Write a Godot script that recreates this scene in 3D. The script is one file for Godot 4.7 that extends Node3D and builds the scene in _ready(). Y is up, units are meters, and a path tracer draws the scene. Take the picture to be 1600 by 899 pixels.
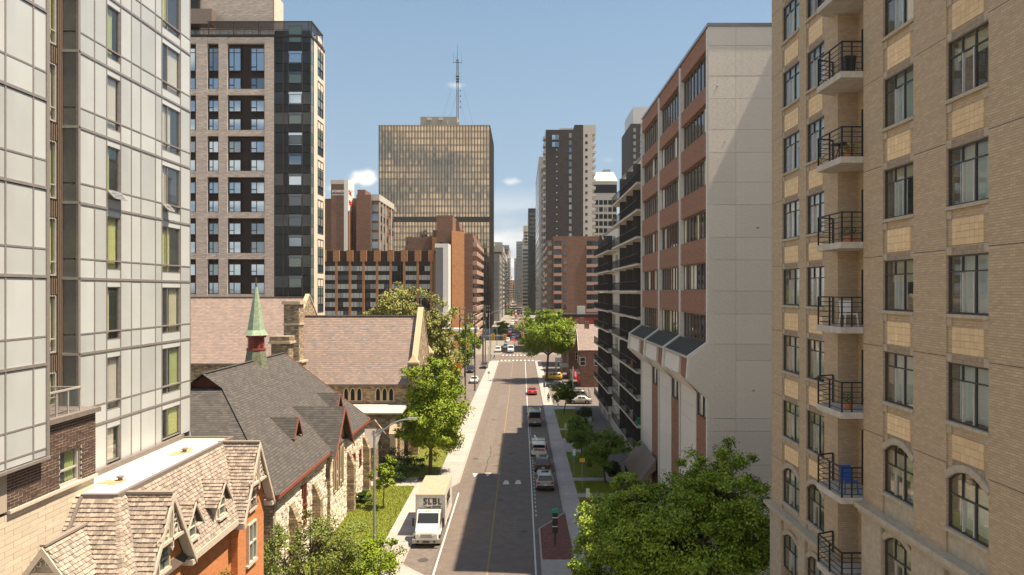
extends Node3D
# y is up, metres; depth d runs away from the camera along -z, x to the right of the lens. The street runs along d.
const EYE := 20.5
var rng := RandomNumberGenerator.new()
var mats := {}
var box_cache := {}
var names := {}
var origin := Vector3.ZERO


func _ready() -> void:
	rng.seed = 7
	# ---------- camera: level, 1100 px focal length over a 1600 px wide frame, the lens shifted a little ----------
	var cam := Camera3D.new()
	cam.name = "camera"
	cam.projection = Camera3D.PROJECTION_FRUSTUM
	cam.near = 0.5
	cam.far = 9000.0
	cam.size = 899.0 / 1100.0 * cam.near
	cam.frustum_offset = Vector2(-15.0, 5.5) / 1100.0 * cam.near
	cam.position = Vector3(0, EYE, 0)
	add_child(cam)
	cam.current = true
	# ---------- sky, sun, exposure ----------
	var world := WorldEnvironment.new()
	world.name = "world"
	var env := Environment.new()
	env.background_mode = Environment.BG_SKY
	env.tonemap_mode = Environment.TONE_MAPPER_LINEAR
	env.tonemap_exposure = 2.15
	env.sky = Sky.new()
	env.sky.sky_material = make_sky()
	env.background_energy_multiplier = 1.0
	env.sdfgi_enabled = true
	env.ssao_enabled = true
	env.ssil_enabled = true
	env.fog_enabled = true
	env.fog_density = 0.00006
	env.fog_light_color = Color(0.86, 0.88, 0.90)
	world.environment = env
	add_child(world)
	var sun := DirectionalLight3D.new()
	sun.name = "sun"
	sun.light_energy = 1.6
	sun.light_color = Color(1.0, 0.925, 0.815)
	sun.light_angular_distance = 0.53
	sun.shadow_enabled = true
	add_child(sun)
	sun.look_at_from_position(Vector3.ZERO, Vector3(-0.46, -1.0, -0.046), Vector3(0, 0, 1))
	# ---------- materials, then the setting, the buildings, the things ----------
	make_materials()
	build_ground()
	build_condo()
	build_house()
	build_hall()
	build_church()
	build_left_far()
	build_brown_flats()
	build_office()
	build_balcony_flats()
	build_right_far()
	build_street()
	build_vehicles()
	build_trees()
	build_people()


# ------------------------------------------------------------------ helpers
func w(x: float, y: float, d: float) -> Vector3:
	return Vector3(x, y, -d)


func rf(a: float, b: float) -> float:
	return rng.randf_range(a, b)


# collects faces; corners run counter-clockwise seen from outside
class Mb:
	var v := PackedVector3Array()
	var n := PackedVector3Array()
	var t := PackedVector2Array()
	var c := PackedColorArray()
	var tint := Color.WHITE
	var tinted := false

	func uv(p: Vector3, nn: Vector3, e: Vector3) -> Vector2:
		if absf(nn.x) > 0.9: return Vector2(-p.z * signf(nn.x), -p.y)
		if absf(nn.z) > 0.9: return Vector2(p.x * signf(nn.z), -p.y)
		if absf(nn.y) > 0.98: return Vector2(p.x, p.z)
		return Vector2(p.dot(e), -p.dot(nn.cross(e)))

	func tri(a: Vector3, b: Vector3, d: Vector3) -> void:
		var nn := (b - a).cross(d - a).normalized()
		var e := Vector3.UP.cross(nn).normalized()
		for p: Vector3 in [a, d, b]:
			v.append(p)
			n.append(nn)
			t.append(uv(p, nn, e))
			if tinted: c.append(tint)

	func quad(a: Vector3, b: Vector3, d: Vector3, f: Vector3) -> void:
		tri(a, b, d)
		tri(a, d, f)

	func box(lo: Vector3, hi: Vector3) -> void:
		var a := lo.min(hi)
		var b := lo.max(hi)
		var p := [Vector3(a.x, a.y, a.z), Vector3(b.x, a.y, a.z), Vector3(b.x, b.y, a.z), Vector3(a.x, b.y, a.z), Vector3(a.x, a.y, b.z), Vector3(b.x, a.y, b.z), Vector3(b.x, b.y, b.z), Vector3(a.x, b.y, b.z)]
		hexa(p)

	# eight corners: 0-3 the back ring, 4-7 the front ring
	func hexa(p: Array) -> void:
		quad(p[4], p[5], p[6], p[7])
		quad(p[1], p[0], p[3], p[2])
		quad(p[5], p[1], p[2], p[6])
		quad(p[0], p[4], p[7], p[3])
		quad(p[7], p[6], p[2], p[3])
		quad(p[0], p[1], p[5], p[4])

	func beam(a: Vector3, b: Vector3, wide: float, high: float, up := Vector3.UP) -> void:
		var f := (b - a).normalized()
		if absf(f.dot(up)) > 0.99: up = Vector3(1, 0, 0)
		var s := f.cross(up).normalized() * wide * 0.5
		var h := s.cross(f).normalized() * high * 0.5
		hexa([b - s - h, b + s - h, b + s + h, b - s + h, a - s - h, a + s - h, a + s + h, a - s + h])

	func tube(a: Vector3, b: Vector3, r0: float, r1: float, seg := 8, caps := true) -> void:
		var f := (b - a).normalized()
		var s := f.cross(Vector3.UP if absf(f.y) < 0.95 else Vector3.RIGHT).normalized()
		var h := s.cross(f).normalized()
		var ra := []
		var rb := []
		for i in seg:
			var q := s * cos(TAU * i / seg) + h * sin(TAU * i / seg)
			ra.append(a + q * r0)
			rb.append(b + q * r1)
		for i in seg:
			var j := (i + 1) % seg
			if r1 > 0.0005: smooth_quad(ra[i], rb[i], rb[j], ra[j], a, b)
			else: tri(ra[i], b, ra[j])
			if caps:
				tri(a, ra[i], ra[j])
				if r1 > 0.0005: tri(b, rb[j], rb[i])

	func smooth_quad(p0: Vector3, p1: Vector3, p2: Vector3, p3: Vector3, a: Vector3, b: Vector3) -> void:
		var order := [p0, p2, p1, p0, p3, p2]
		var ax := (b - a).normalized()
		for p: Vector3 in order:
			var q := p - a
			v.append(p)
			n.append((q - ax * q.dot(ax)).normalized())
			t.append(Vector2(p.x + p.z, -p.y))
			if tinted: c.append(tint)

	# a polygon in a plane (o, e1, e2), counter-clockwise, pushed back by -e1xe2*deep
	func slab(o: Vector3, e1: Vector3, e2: Vector3, poly: Array, deep: float) -> void:
		var flat := PackedVector2Array(poly)
		var idx := Geometry2D.triangulate_polygon(flat)
		var nn := e1.cross(e2).normalized()
		for i in range(0, idx.size(), 3):
			var q := [flat[idx[i]], flat[idx[i + 1]], flat[idx[i + 2]]]
			if (q[1] - q[0]).cross(q[2] - q[0]) < 0:
				var s = q[1]
				q[1] = q[2]
				q[2] = s
			var p := []
			for k: Vector2 in q: p.append(o + e1 * k.x + e2 * k.y)
			tri(p[0], p[1], p[2])
			tri(p[0] - nn * deep, p[2] - nn * deep, p[1] - nn * deep)
		for i in flat.size():
			var p := o + e1 * flat[i].x + e2 * flat[i].y
			var q2: Vector2 = flat[(i + 1) % flat.size()]
			var q := o + e1 * q2.x + e2 * q2.y
			quad(p - nn * deep, q - nn * deep, q, p)

	func mesh(shift := Vector3.ZERO) -> ArrayMesh:
		if shift != Vector3.ZERO:
			for i in v.size(): v[i] -= shift
		var a := []
		a.resize(Mesh.ARRAY_MAX)
		a[Mesh.ARRAY_VERTEX] = v
		a[Mesh.ARRAY_NORMAL] = n
		a[Mesh.ARRAY_TEX_UV] = t
		if tinted: a[Mesh.ARRAY_COLOR] = c
		var m := ArrayMesh.new()
		m.add_surface_from_arrays(Mesh.PRIMITIVE_TRIANGLES, a)
		return m


func numbered(called: String) -> String:
	names[called] = names.get(called, -1) + 1
	return called if names[called] == 0 else "%s_%03d" % [called, names[called]]


func thing(called: String, label: String, category: String, at: Vector3, group := "") -> Node3D:
	var o := Node3D.new()
	o.name = numbered(called)
	add_child(o)
	o.position = at
	origin = at
	o.set_meta("label", label)
	o.set_meta("category", category)
	if group: o.set_meta("group", group)
	return o


func put(m: Mb, called: String, mat: Material, parent: Node, kind := "") -> MeshInstance3D:
	# a mesh built in world coordinates, hung under a thing or part
	var o := MeshInstance3D.new()
	o.name = called
	parent.add_child(o, true)
	var base: Vector3 = parent.global_position if parent != self else Vector3.ZERO
	o.mesh = m.mesh(base)
	o.material_override = mat
	if kind: o.set_meta("kind", kind)
	if parent is MeshInstance3D: o.global_transform = Transform3D(Basis(), base)
	return o


func put_at(mesh: Mesh, called: String, mat: Material, parent: Node, xf: Transform3D) -> MeshInstance3D:
	var o := MeshInstance3D.new()
	o.name = called
	o.mesh = mesh
	o.material_override = mat
	parent.add_child(o, true)
	o.global_transform = xf
	return o


func struct(m: Mb, called: String, mat: Material, parent: Node = self) -> MeshInstance3D:
	var o := put(m, numbered(called) if parent == self else called, mat, parent)
	if parent == self: o.set_meta("kind", "structure")
	return o


# a wall plane: a runs along u, b up, c out of the wall
class Fc:
	var o := Vector3.ZERO
	var u := Vector3.RIGHT
	var n := Vector3.BACK

	func p(a: float, b: float, c := 0.0) -> Vector3:
		return o + u * a + Vector3.UP * b + n * c

	func basis() -> Basis:
		return Basis(u, Vector3.UP, n)


func face_front(d: float) -> Fc:   # looks at the camera; a = x
	var f := Fc.new()
	f.o = Vector3(0, 0, -d)
	return f


func face_right(x: float) -> Fc:   # looks to +x; a = depth
	var f := Fc.new()
	f.o = Vector3(x, 0, 0)
	f.u = Vector3(0, 0, -1)
	f.n = Vector3(1, 0, 0)
	return f


func face_left(x: float) -> Fc:    # looks to -x; a = -depth
	var f := Fc.new()
	f.o = Vector3(x, 0, 0)
	f.u = Vector3(0, 0, 1)
	f.n = Vector3(-1, 0, 0)
	return f


func face_dir(o: Vector3, u: Vector3) -> Fc:
	var f := Fc.new()
	f.o = o
	f.u = u.normalized()
	f.n = f.u.cross(Vector3.UP)
	return f


func box_mesh(s: Vector3) -> Mesh:
	var key := "%d %d %d" % [roundi(s.x * 1000), roundi(s.y * 1000), roundi(s.z * 1000)]
	if not box_cache.has(key):
		var m := Mb.new()
		m.box(-s * 0.5, s * 0.5)
		box_cache[key] = m.mesh()
	return box_cache[key]


func pc(parent: Node, called: String, f: Fc, a0: float, b0: float, c0: float, a1: float, b1: float, c1: float, mat: Material) -> MeshInstance3D:
	var s := Vector3(absf(a1 - a0), absf(b1 - b0), absf(c1 - c0))
	return put_at(box_mesh(s), called, mat, parent, Transform3D(f.basis(), f.p((a0 + a1) * 0.5, (b0 + b1) * 0.5, (c0 + c1) * 0.5)))


func fbox(m: Mb, f: Fc, a0: float, b0: float, c0: float, a1: float, b1: float, c1: float) -> void:
	var p := []
	for c in [minf(c0, c1), maxf(c0, c1)]:
		for q in [[minf(a0, a1), minf(b0, b1)], [maxf(a0, a1), minf(b0, b1)], [maxf(a0, a1), maxf(b0, b1)], [minf(a0, a1), maxf(b0, b1)]]:
			p.append(f.p(q[0], q[1], c))
	m.hexa(p)


# a window: frame and glazing bars as one mesh, one pane per light; cols and rows are inner fractions
func window(parent: Node, f: Fc, a0: float, b0: float, wide: float, high: float, cols: Array, rows: Array, bar: float, c: float, frame_mat: Material, glass: Variant, arch := 0.0, called := "window") -> MeshInstance3D:
	var key := "win %d %d %s %s %d %d" % [roundi(wide * 1000), roundi(high * 1000), cols, rows, roundi(bar * 1000), roundi(arch * 1000)]
	var local := Fc.new()
	if not box_cache.has(key):
		var m := Mb.new()
		var h := bar * 1.3
		fbox(m, local, 0, 0, 0, wide, bar, h)
		fbox(m, local, 0, bar, 0, bar, high, h)
		fbox(m, local, wide - bar, bar, 0, wide, high, h)
		if arch > 0.0:
			var seg := 8
			for i in seg:
				var q := []
				for k in [i, i + 1]:
					var x: float = wide * k / seg
					q.append(Vector3(x, high + arch * (1.0 - pow(2.0 * k / seg - 1.0, 2)), 0))
				m.beam(q[0] + Vector3(0, 0, h * 0.5), q[1] + Vector3(0, 0, h * 0.5), bar, h, Vector3.BACK)
		else: fbox(m, local, bar, high - bar, 0, wide - bar, high, h)
		for x: float in cols: fbox(m, local, x * wide - bar * 0.4, bar, 0.003, x * wide + bar * 0.4, high - (bar if arch == 0.0 else -arch * (1.0 - pow(2.0 * x - 1.0, 2)) + bar * 0.5), h - 0.003)
		for y: float in rows: fbox(m, local, bar, y * high - bar * 0.4, 0.006, wide - bar, y * high + bar * 0.4, h - 0.006)
		box_cache[key] = m.mesh()
	var o := put_at(box_cache[key], called, frame_mat, parent, Transform3D(f.basis(), f.p(a0, b0, c)))
	var xs := [0.0] + cols + [1.0]
	var ys := [0.0] + rows + [1.0]
	var k := 0
	for i in xs.size() - 1:
		for j in ys.size() - 1:
			var g: Material = glass[k % glass.size()] if glass is Array else glass
			k += 1
			var top: float = ys[j + 1] * high
			if arch > 0.0 and j == ys.size() - 2:
				var m := Mb.new()
				var poly := [Vector2(xs[i] * wide, ys[j] * high), Vector2(xs[i + 1] * wide, ys[j] * high)]
				for s in 7:
					var x: float = lerpf(xs[i + 1], xs[i], s / 6.0)
					poly.append(Vector2(x * wide, high + arch * (1.0 - pow(2.0 * x - 1.0, 2))))
				m.slab(Vector3.ZERO, Vector3.RIGHT, Vector3.UP, poly, 0.008)
				put_at(m.mesh(), "pane", g, o, Transform3D(f.basis(), f.p(a0, b0, c + 0.02)))
				continue
			pc(o, "pane", f, a0 + xs[i] * wide + 0.004, b0 + ys[j] * high + 0.004, c + 0.012, a0 + xs[i + 1] * wide - 0.004, b0 + top - 0.004, c + 0.02, g)
	return o


# ------------------------------------------------------------------ sky
func make_sky() -> Material:
	var hgt := 1024
	var wid := 2048
	var noise := FastNoiseLite.new()
	noise.seed = 11
	noise.frequency = 1.0
	noise.fractal_octaves = 6
	noise.fractal_gain = 0.55
	var big := FastNoiseLite.new()
	big.seed = 4
	big.frequency = 1.0
	big.fractal_octaves = 2
	var data := PackedFloat32Array()
	data.resize(wid * hgt * 3)
	# radiance by sine of the elevation, brighter towards the sun as clear air scatters it, added to fill the shade
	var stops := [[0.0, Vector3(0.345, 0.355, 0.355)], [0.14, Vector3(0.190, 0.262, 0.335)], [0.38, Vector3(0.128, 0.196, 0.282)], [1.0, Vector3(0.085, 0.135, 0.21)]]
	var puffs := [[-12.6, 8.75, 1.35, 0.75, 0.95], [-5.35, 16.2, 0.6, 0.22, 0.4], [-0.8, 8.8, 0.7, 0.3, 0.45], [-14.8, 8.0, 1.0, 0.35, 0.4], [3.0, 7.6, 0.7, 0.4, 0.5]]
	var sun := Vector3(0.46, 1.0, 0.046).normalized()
	for j in hgt:
		var el := (0.5 - (j + 0.5) / hgt) * PI
		var s := sin(el)
		var base: Vector3 = stops[3][1]
		for q in 3:
			if s >= stops[q][0] and s < stops[q + 1][0]: base = stops[q][1].lerp(stops[q + 1][1], (s - stops[q][0]) / (stops[q + 1][0] - stops[q][0]))
		for i in wid:
			var col := base
			var az := (i + 0.5) / wid * TAU
			var dir := Vector3(sin(az) * cos(el), s, -cos(az) * cos(el))
			if s < -0.01: col = Vector3(0.20, 0.185, 0.165)
			else:
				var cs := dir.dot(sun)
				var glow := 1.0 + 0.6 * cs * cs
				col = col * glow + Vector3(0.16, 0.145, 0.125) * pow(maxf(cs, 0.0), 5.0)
				# cumulus on a flat layer, thickened behind the camera for reflections and shade fill; thin streaks near the horizon
				var q := Vector2(dir.x, dir.z) / (s + 0.10)
				var c := noise.get_noise_2d(q.x * 1.6, q.y * 1.6) * 0.5 + 0.5
				var m := big.get_noise_2d(q.x * 0.7 + 40.0, q.y * 0.7) * 0.5 + 0.5
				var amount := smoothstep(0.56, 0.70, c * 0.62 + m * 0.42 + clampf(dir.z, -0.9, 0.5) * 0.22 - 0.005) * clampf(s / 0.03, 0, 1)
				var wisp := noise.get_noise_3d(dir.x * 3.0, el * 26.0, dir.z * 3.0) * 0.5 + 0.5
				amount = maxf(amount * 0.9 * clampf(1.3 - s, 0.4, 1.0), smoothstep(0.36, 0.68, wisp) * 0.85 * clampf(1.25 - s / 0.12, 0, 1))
				# a few small fair-weather puffs: azimuth, elevation, half width, half height in degrees
				if s > 0.1 and s < 0.32 and dir.z < 0:
					for p in puffs:
						var dx: float = (rad_to_deg(atan2(dir.x, -dir.z)) - p[0]) / p[2]
						var dy: float = (rad_to_deg(el) - p[1]) / p[3]
						if absf(dx) < 2.0 and absf(dy) < 2.0:
							var rr := sqrt(dx * dx + dy * dy * (1.0 if dy > 0 else 3.0)) + noise.get_noise_2d(dir.x * 40.0, s * 70.0) * 0.75
							amount = maxf(amount, smoothstep(1.15, 0.35, rr) * p[4])
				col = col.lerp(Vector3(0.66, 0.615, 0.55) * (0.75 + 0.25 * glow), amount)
			var k := (j * wid + i) * 3
			data[k] = col.x
			data[k + 1] = col.y
			data[k + 2] = col.z
	var im := Image.create_from_data(wid, hgt, false, Image.FORMAT_RGBF, data.to_byte_array())
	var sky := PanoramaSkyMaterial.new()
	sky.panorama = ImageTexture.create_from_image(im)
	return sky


# ------------------------------------------------------------------ textures and materials
func noise_tex(sd: int, freq: float, lo: float, hi: float, size := 256, octaves := 4) -> ImageTexture:
	var nz := FastNoiseLite.new()
	nz.seed = sd
	nz.frequency = freq
	nz.fractal_octaves = octaves
	var im := nz.get_seamless_image(size, size)
	im.convert(Image.FORMAT_L8)
	var b := im.get_data()
	for i in b.size(): b[i] = int(255.0 * pow(lerpf(lo, hi, b[i] / 255.0), 1.0 / 2.2))
	return ImageTexture.create_from_image(Image.create_from_data(size, size, false, Image.FORMAT_L8, b))


func noise_normal(sd: int, freq: float, strength: float, size := 256, octaves := 4) -> ImageTexture:
	var nz := FastNoiseLite.new()
	nz.seed = sd
	nz.frequency = freq
	nz.fractal_octaves = octaves
	var im := nz.get_seamless_image(size, size)
	im.convert(Image.FORMAT_RGBA8)
	im.bump_map_to_normal_map(strength)
	return ImageTexture.create_from_image(im)


# coursed units (bricks, blocks, slates) too small to pick apart: colour and relief; joint in pixels
func course_tex(sd: int, size: Vector2i, cols: int, rows: int, palette: Array, mortar: Color, jx: int, jy: int, grain: float, strength: float, bond := 0.5) -> Array:
	var r := RandomNumberGenerator.new()
	r.seed = sd
	var nz := FastNoiseLite.new()
	nz.seed = sd
	nz.frequency = 0.09
	var soft := nz.get_seamless_image(size.x, size.y)
	soft.convert(Image.FORMAT_L8)
	var nb := soft.get_data()
	var pick := []
	for i in cols * rows: pick.append([palette[r.randi() % palette.size()], r.randf_range(1.0 - grain, 1.0 + grain), r.randf()])
	var rgb := PackedByteArray()
	rgb.resize(size.x * size.y * 3)
	var hgt := PackedByteArray()
	hgt.resize(size.x * size.y * 4)
	var cw := float(size.x) / cols
	var rh := float(size.y) / rows
	for y in size.y:
		var row := int(y / rh)
		var fy := y - row * rh
		for x in size.x:
			var xx := fposmod(x + (row % 2) * bond * cw, size.x)
			var col := int(xx / cw)
			var fx := xx - col * cw
			var q: Array = pick[row * cols + col]
			var nv := nb[y * size.x + x] / 255.0
			var cc: Color
			var h := 0.0
			if fx < jx or fy < jy:
				cc = mortar * (0.85 + 0.3 * nv)
				h = 0.1
			else:
				cc = q[0] * (q[1] * (0.86 + 0.28 * nv) * r.randf_range(0.94, 1.06))
				h = 0.6 + 0.25 * q[2] + 0.1 * nv
			cc = cc.linear_to_srgb()
			var k := (y * size.x + x) * 3
			rgb[k] = clampi(int(cc.r * 255), 0, 255)
			rgb[k + 1] = clampi(int(cc.g * 255), 0, 255)
			rgb[k + 2] = clampi(int(cc.b * 255), 0, 255)
			k = (y * size.x + x) * 4
			var hb := clampi(int(h * 255), 0, 255)
			hgt[k] = hb
			hgt[k + 1] = hb
			hgt[k + 2] = hb
			hgt[k + 3] = 255
	var n := Image.create_from_data(size.x, size.y, false, Image.FORMAT_RGBA8, hgt)
	n.bump_map_to_normal_map(strength)
	return [ImageTexture.create_from_image(Image.create_from_data(size.x, size.y, false, Image.FORMAT_RGB8, rgb)), ImageTexture.create_from_image(n)]


func mt(key: String, col: Color, rough := 0.8, o := {}) -> StandardMaterial3D:
	var m := StandardMaterial3D.new()
	m.resource_name = key
	var a := col.a
	m.albedo_color = Color(col.r, col.g, col.b).linear_to_srgb()
	m.roughness = rough
	m.metallic = o.get("metal", 0.0)
	m.metallic_specular = o.get("spec", 0.5)
	if a < 1.0:
		m.transparency = BaseMaterial3D.TRANSPARENCY_ALPHA
		m.albedo_color.a = a
	if o.has("tex"): m.albedo_texture = o.tex
	if o.has("nrm"):
		m.normal_enabled = true
		m.normal_texture = o.nrm
		m.normal_scale = o.get("nscale", 1.0)
	if o.has("size"):
		var s = o.size
		m.uv1_scale = Vector3(1.0 / s.x, 1.0 / s.y, 1.0 / s.x) if s is Vector2 else Vector3.ONE / s
	if o.get("tri", false):
		m.uv1_triplanar = true
		m.uv1_world_triplanar = true
	if o.get("vcol", false): m.vertex_color_use_as_albedo = true
	if o.has("back"):
		m.backlight_enabled = true
		m.backlight = o.back
	mats[key] = m
	return m


func mv(key: String, col: Color, spread: float, count: int, rough := 0.8, o := {}) -> void:
	# a few tones of one material
	for i in count:
		var k := 1.0 + spread * (2.0 * i / maxf(1, count - 1) - 1.0)
		mt("%s%d" % [key, i], Color(col.r * k, col.g * (k * 0.98 + 0.02), col.b * (k * 0.95 + 0.05)), rough, o)


func pick(key: String, count: int) -> Material:
	return mats["%s%d" % [key, rng.randi() % count]]


func make_materials() -> void:
	var spots := noise_tex(3, 0.02, 0.72, 1.0, 256, 5)
	var fine := noise_tex(5, 0.11, 0.7, 1.0, 256, 3)
	var bump := noise_normal(8, 0.12, 2.0)
	var streak := noise_tex(12, 0.015, 0.8, 1.0, 256, 5)
	var conc := {"tex": spots, "nrm": bump, "nscale": 0.25, "size": 3.1, "tri": true}
	# ground
	mt("asphalt", Color(0.155, 0.123, 0.104), 0.85, {"tex": noise_tex(21, 0.012, 0.72, 1.0, 512, 6), "nrm": bump, "nscale": 0.4, "size": 9.0, "tri": true})
	mt("asphalt_old", Color(0.18, 0.148, 0.128), 0.9, {"tex": noise_tex(22, 0.02, 0.6, 1.0, 512, 6), "nrm": bump, "nscale": 0.4, "size": 7.0, "tri": true})
	mt("patch", Color(0.075, 0.07, 0.066), 0.85, {"tex": fine, "size": 2.0, "tri": true})
	mt("earth", Color(0.24, 0.22, 0.19), 0.95, {"tex": spots, "size": 12.0, "tri": true})
	for i in 4:
		var k: float = [0.90, 0.96, 1.0, 1.05][i]
		mt("paving%d" % i, Color(0.41 * k, 0.36 * k, 0.335 * k), 0.9, {"tex": noise_tex(30 + i, 0.03, 0.8, 1.0, 128, 5), "nrm": bump, "nscale": 0.25, "size": 2.3, "tri": true})
	mt("kerb", Color(0.38, 0.34, 0.31), 0.9, conc)
	mt("paint", Color(0.70, 0.68, 0.64), 0.8, {"tex": noise_tex(41, 0.06, 0.55, 1.0, 256, 5), "size": 1.3, "tri": true})
	mt("paint_yellow", Color(0.38, 0.27, 0.11), 0.8, {"tex": noise_tex(42, 0.06, 0.3, 1.0, 256, 5), "size": 1.3, "tri": true})
	mt("iron", Color(0.07, 0.06, 0.055), 0.7, {"tex": fine, "size": 0.4, "tri": true})
	mt("soil", Color(0.19, 0.215, 0.03), 0.95, {"tex": noise_tex(43, 0.05, 0.5, 1.0, 256, 5), "size": 3.0, "tri": true})
	mt("grass", Color(1, 1, 1), 0.75, {"vcol": true})
	mt("paver_red0", Color(0.20, 0.075, 0.06), 0.9, {"tex": fine, "size": 0.5, "tri": true})
	mt("paver_red1", Color(0.16, 0.065, 0.055), 0.9, {"tex": fine, "size": 0.5, "tri": true})
	mt("paver_red2", Color(0.24, 0.10, 0.075), 0.9, {"tex": fine, "size": 0.5, "tri": true})
	# masonry
	var tan := course_tex(51, Vector2i(512, 512), 8, 24, [Color(0.47, 0.36, 0.24), Color(0.44, 0.335, 0.22), Color(0.49, 0.38, 0.255), Color(0.45, 0.345, 0.23)], Color(0.35, 0.28, 0.20), 3, 4, 0.07, 5.0)
	mt("brick_tan", Color.WHITE, 0.9, {"tex": tan[0], "nrm": tan[1], "size": Vector2(1.72, 1.72)})
	mt("brick_soldier", Color(0.8, 0.8, 0.8), 0.9, {"tex": course_tex(52, Vector2i(256, 64), 24, 2, [Color(0.36, 0.29, 0.21), Color(0.42, 0.33, 0.24)], Color(0.27, 0.22, 0.165), 2, 2, 0.12, 4.0, 0.0)[0], "size": Vector2(1.72, 0.44)})
	var red := course_tex(53, Vector2i(512, 512), 8, 24, [Color(0.32, 0.15, 0.088), Color(0.28, 0.13, 0.078), Color(0.35, 0.165, 0.10)], Color(0.23, 0.15, 0.11), 4, 4, 0.12, 4.0)
	mt("brick_red", Color.WHITE, 0.9, {"tex": red[0], "nrm": red[1], "size": Vector2(1.9, 1.9)})
	mt("brick_rust", Color(0.62, 0.66, 0.68), 0.9, {"tex": red[0], "nrm": red[1], "size": Vector2(5.0, 6.0)})
	var orange := course_tex(54, Vector2i(512, 512), 8, 24, [Color(0.55, 0.20, 0.065), Color(0.50, 0.175, 0.055), Color(0.60, 0.225, 0.08)], Color(0.47, 0.24, 0.13), 3, 4, 0.1, 4.0)
	mt("brick_orange", Color.WHITE, 0.9, {"tex": orange[0], "nrm": orange[1], "size": Vector2(1.72, 1.72)})
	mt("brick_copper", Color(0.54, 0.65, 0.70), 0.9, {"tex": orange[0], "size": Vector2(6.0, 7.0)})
	var pale := course_tex(55, Vector2i(512, 512), 6, 32, [Color(0.53, 0.45, 0.385), Color(0.47, 0.40, 0.345), Color(0.58, 0.50, 0.43), Color(0.43, 0.365, 0.32)], Color(0.42, 0.36, 0.31), 2, 4, 0.16, 3.0)
	mt("brick_pale", Color.WHITE, 0.9, {"tex": pale[0], "nrm": pale[1], "size": Vector2(4.0, 5.0)})
	var grey := course_tex(56, Vector2i(256, 256), 6, 24, [Color(0.040, 0.034, 0.033), Color(0.048, 0.041, 0.040), Color(0.034, 0.029, 0.029)], Color(0.055, 0.048, 0.046), 2, 3, 0.15, 2.0)
	mt("brick_black", Color.WHITE, 0.9, {"tex": grey[0], "size": Vector2(6.0, 9.0)})
	var rubble := course_tex(57, Vector2i(512, 512), 9, 22, [Color(0.36, 0.27, 0.175), Color(0.28, 0.215, 0.145), Color(0.44, 0.34, 0.23), Color(0.20, 0.16, 0.115), Color(0.40, 0.29, 0.18)], Color(0.15, 0.12, 0.09), 4, 4, 0.25, 6.0, 0.37)
	mt("rubble", Color.WHITE, 0.95, {"tex": rubble[0], "nrm": rubble[1], "size": Vector2(4.6, 4.4)})
	mv("stone", Color(0.76, 0.68, 0.57), 0.2, 6, 0.95, {"tex": spots, "nrm": bump, "nscale": 0.8, "size": 0.9, "tri": true})
	mt("mortar", Color(0.24, 0.195, 0.15), 0.95, {"tex": fine, "size": 0.7, "tri": true})
	mv("ashlar", Color(0.60, 0.52, 0.41), 0.06, 4, 0.9, {"tex": noise_tex(75, 0.05, 0.86, 1.0, 256, 4), "nrm": bump, "nscale": 0.4, "size": 0.8, "tri": true})
	mv("brown_brick", Color(0.095, 0.055, 0.043), 0.22, 5, 0.85, {"tex": fine, "size": 0.35, "tri": true})
	mt("brown_mortar", Color(0.46, 0.39, 0.32), 0.95, {"tex": fine, "size": 0.5, "tri": true})
	mt("limestone", Color(0.48, 0.415, 0.32), 0.9, {"tex": spots, "nrm": bump, "nscale": 0.4, "size": 1.7, "tri": true})
	mt("sandstone", Color(0.55, 0.44, 0.29), 0.9, {"tex": spots, "nrm": bump, "nscale": 0.5, "size": 1.1, "tri": true})
	# roofs
	var black := course_tex(61, Vector2i(512, 512), 12, 24, [Color(0.072, 0.066, 0.062), Color(0.084, 0.077, 0.072), Color(0.066, 0.061, 0.058), Color(0.094, 0.086, 0.08)], Color(0.042, 0.039, 0.037), 1, 4, 0.12, 4.0, 0.37)
	mt("asphalt_shingle", Color.WHITE, 0.95, {"tex": black[0], "nrm": black[1], "size": Vector2(4.2, 5.3)})
	var slate := course_tex(62, Vector2i(512, 512), 14, 26, [Color(0.235, 0.172, 0.145), Color(0.255, 0.187, 0.157), Color(0.215, 0.162, 0.14), Color(0.265, 0.193, 0.157), Color(0.23, 0.175, 0.155)], Color(0.125, 0.095, 0.083), 1, 3, 0.12, 4.0)
	mt("slate", Color.WHITE, 0.7, {"tex": slate[0], "nrm": slate[1], "size": Vector2(6.2, 7.6)})
	mv("cedar", Color(0.37, 0.305, 0.255), 0.30, 7, 0.95, {"tex": noise_tex(63, 0.05, 0.65, 1.0, 128, 5), "nrm": bump, "nscale": 0.6, "size": 0.5, "tri": true})
	mt("cedar_under", Color(0.09, 0.07, 0.055), 0.95)
	mt("membrane", Color(0.66, 0.62, 0.55), 0.9, {"tex": noise_tex(64, 0.014, 0.72, 1.0, 256, 5), "size": 6.0, "tri": true})
	mt("rust_stain", Color(0.46, 0.33, 0.19), 0.95, {"tex": spots, "size": 1.0, "tri": true})
	mt("flashing", Color(0.20, 0.172, 0.155), 0.6, {"tex": streak, "size": 1.4, "tri": true})
	mt("copper_green", Color(0.36, 0.47, 0.33), 0.7, {"tex": noise_tex(65, 0.02, 0.45, 1.0, 256, 5), "size": 2.2, "tri": true})
	mt("copper_dark", Color(0.22, 0.24, 0.16), 0.7, {"tex": noise_tex(66, 0.02, 0.3, 1.0, 256, 5), "size": 1.7, "tri": true})
	mt("louvre_red", Color(0.30, 0.06, 0.04), 0.7, {"tex": fine, "size": 0.7, "tri": true})
	mt("trim_red", Color(0.28, 0.075, 0.05), 0.7, {"tex": fine, "size": 0.7, "tri": true})
	mt("trim_cream", Color(0.60, 0.53, 0.44), 0.6, {"tex": streak, "size": 0.9, "tri": true})
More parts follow.
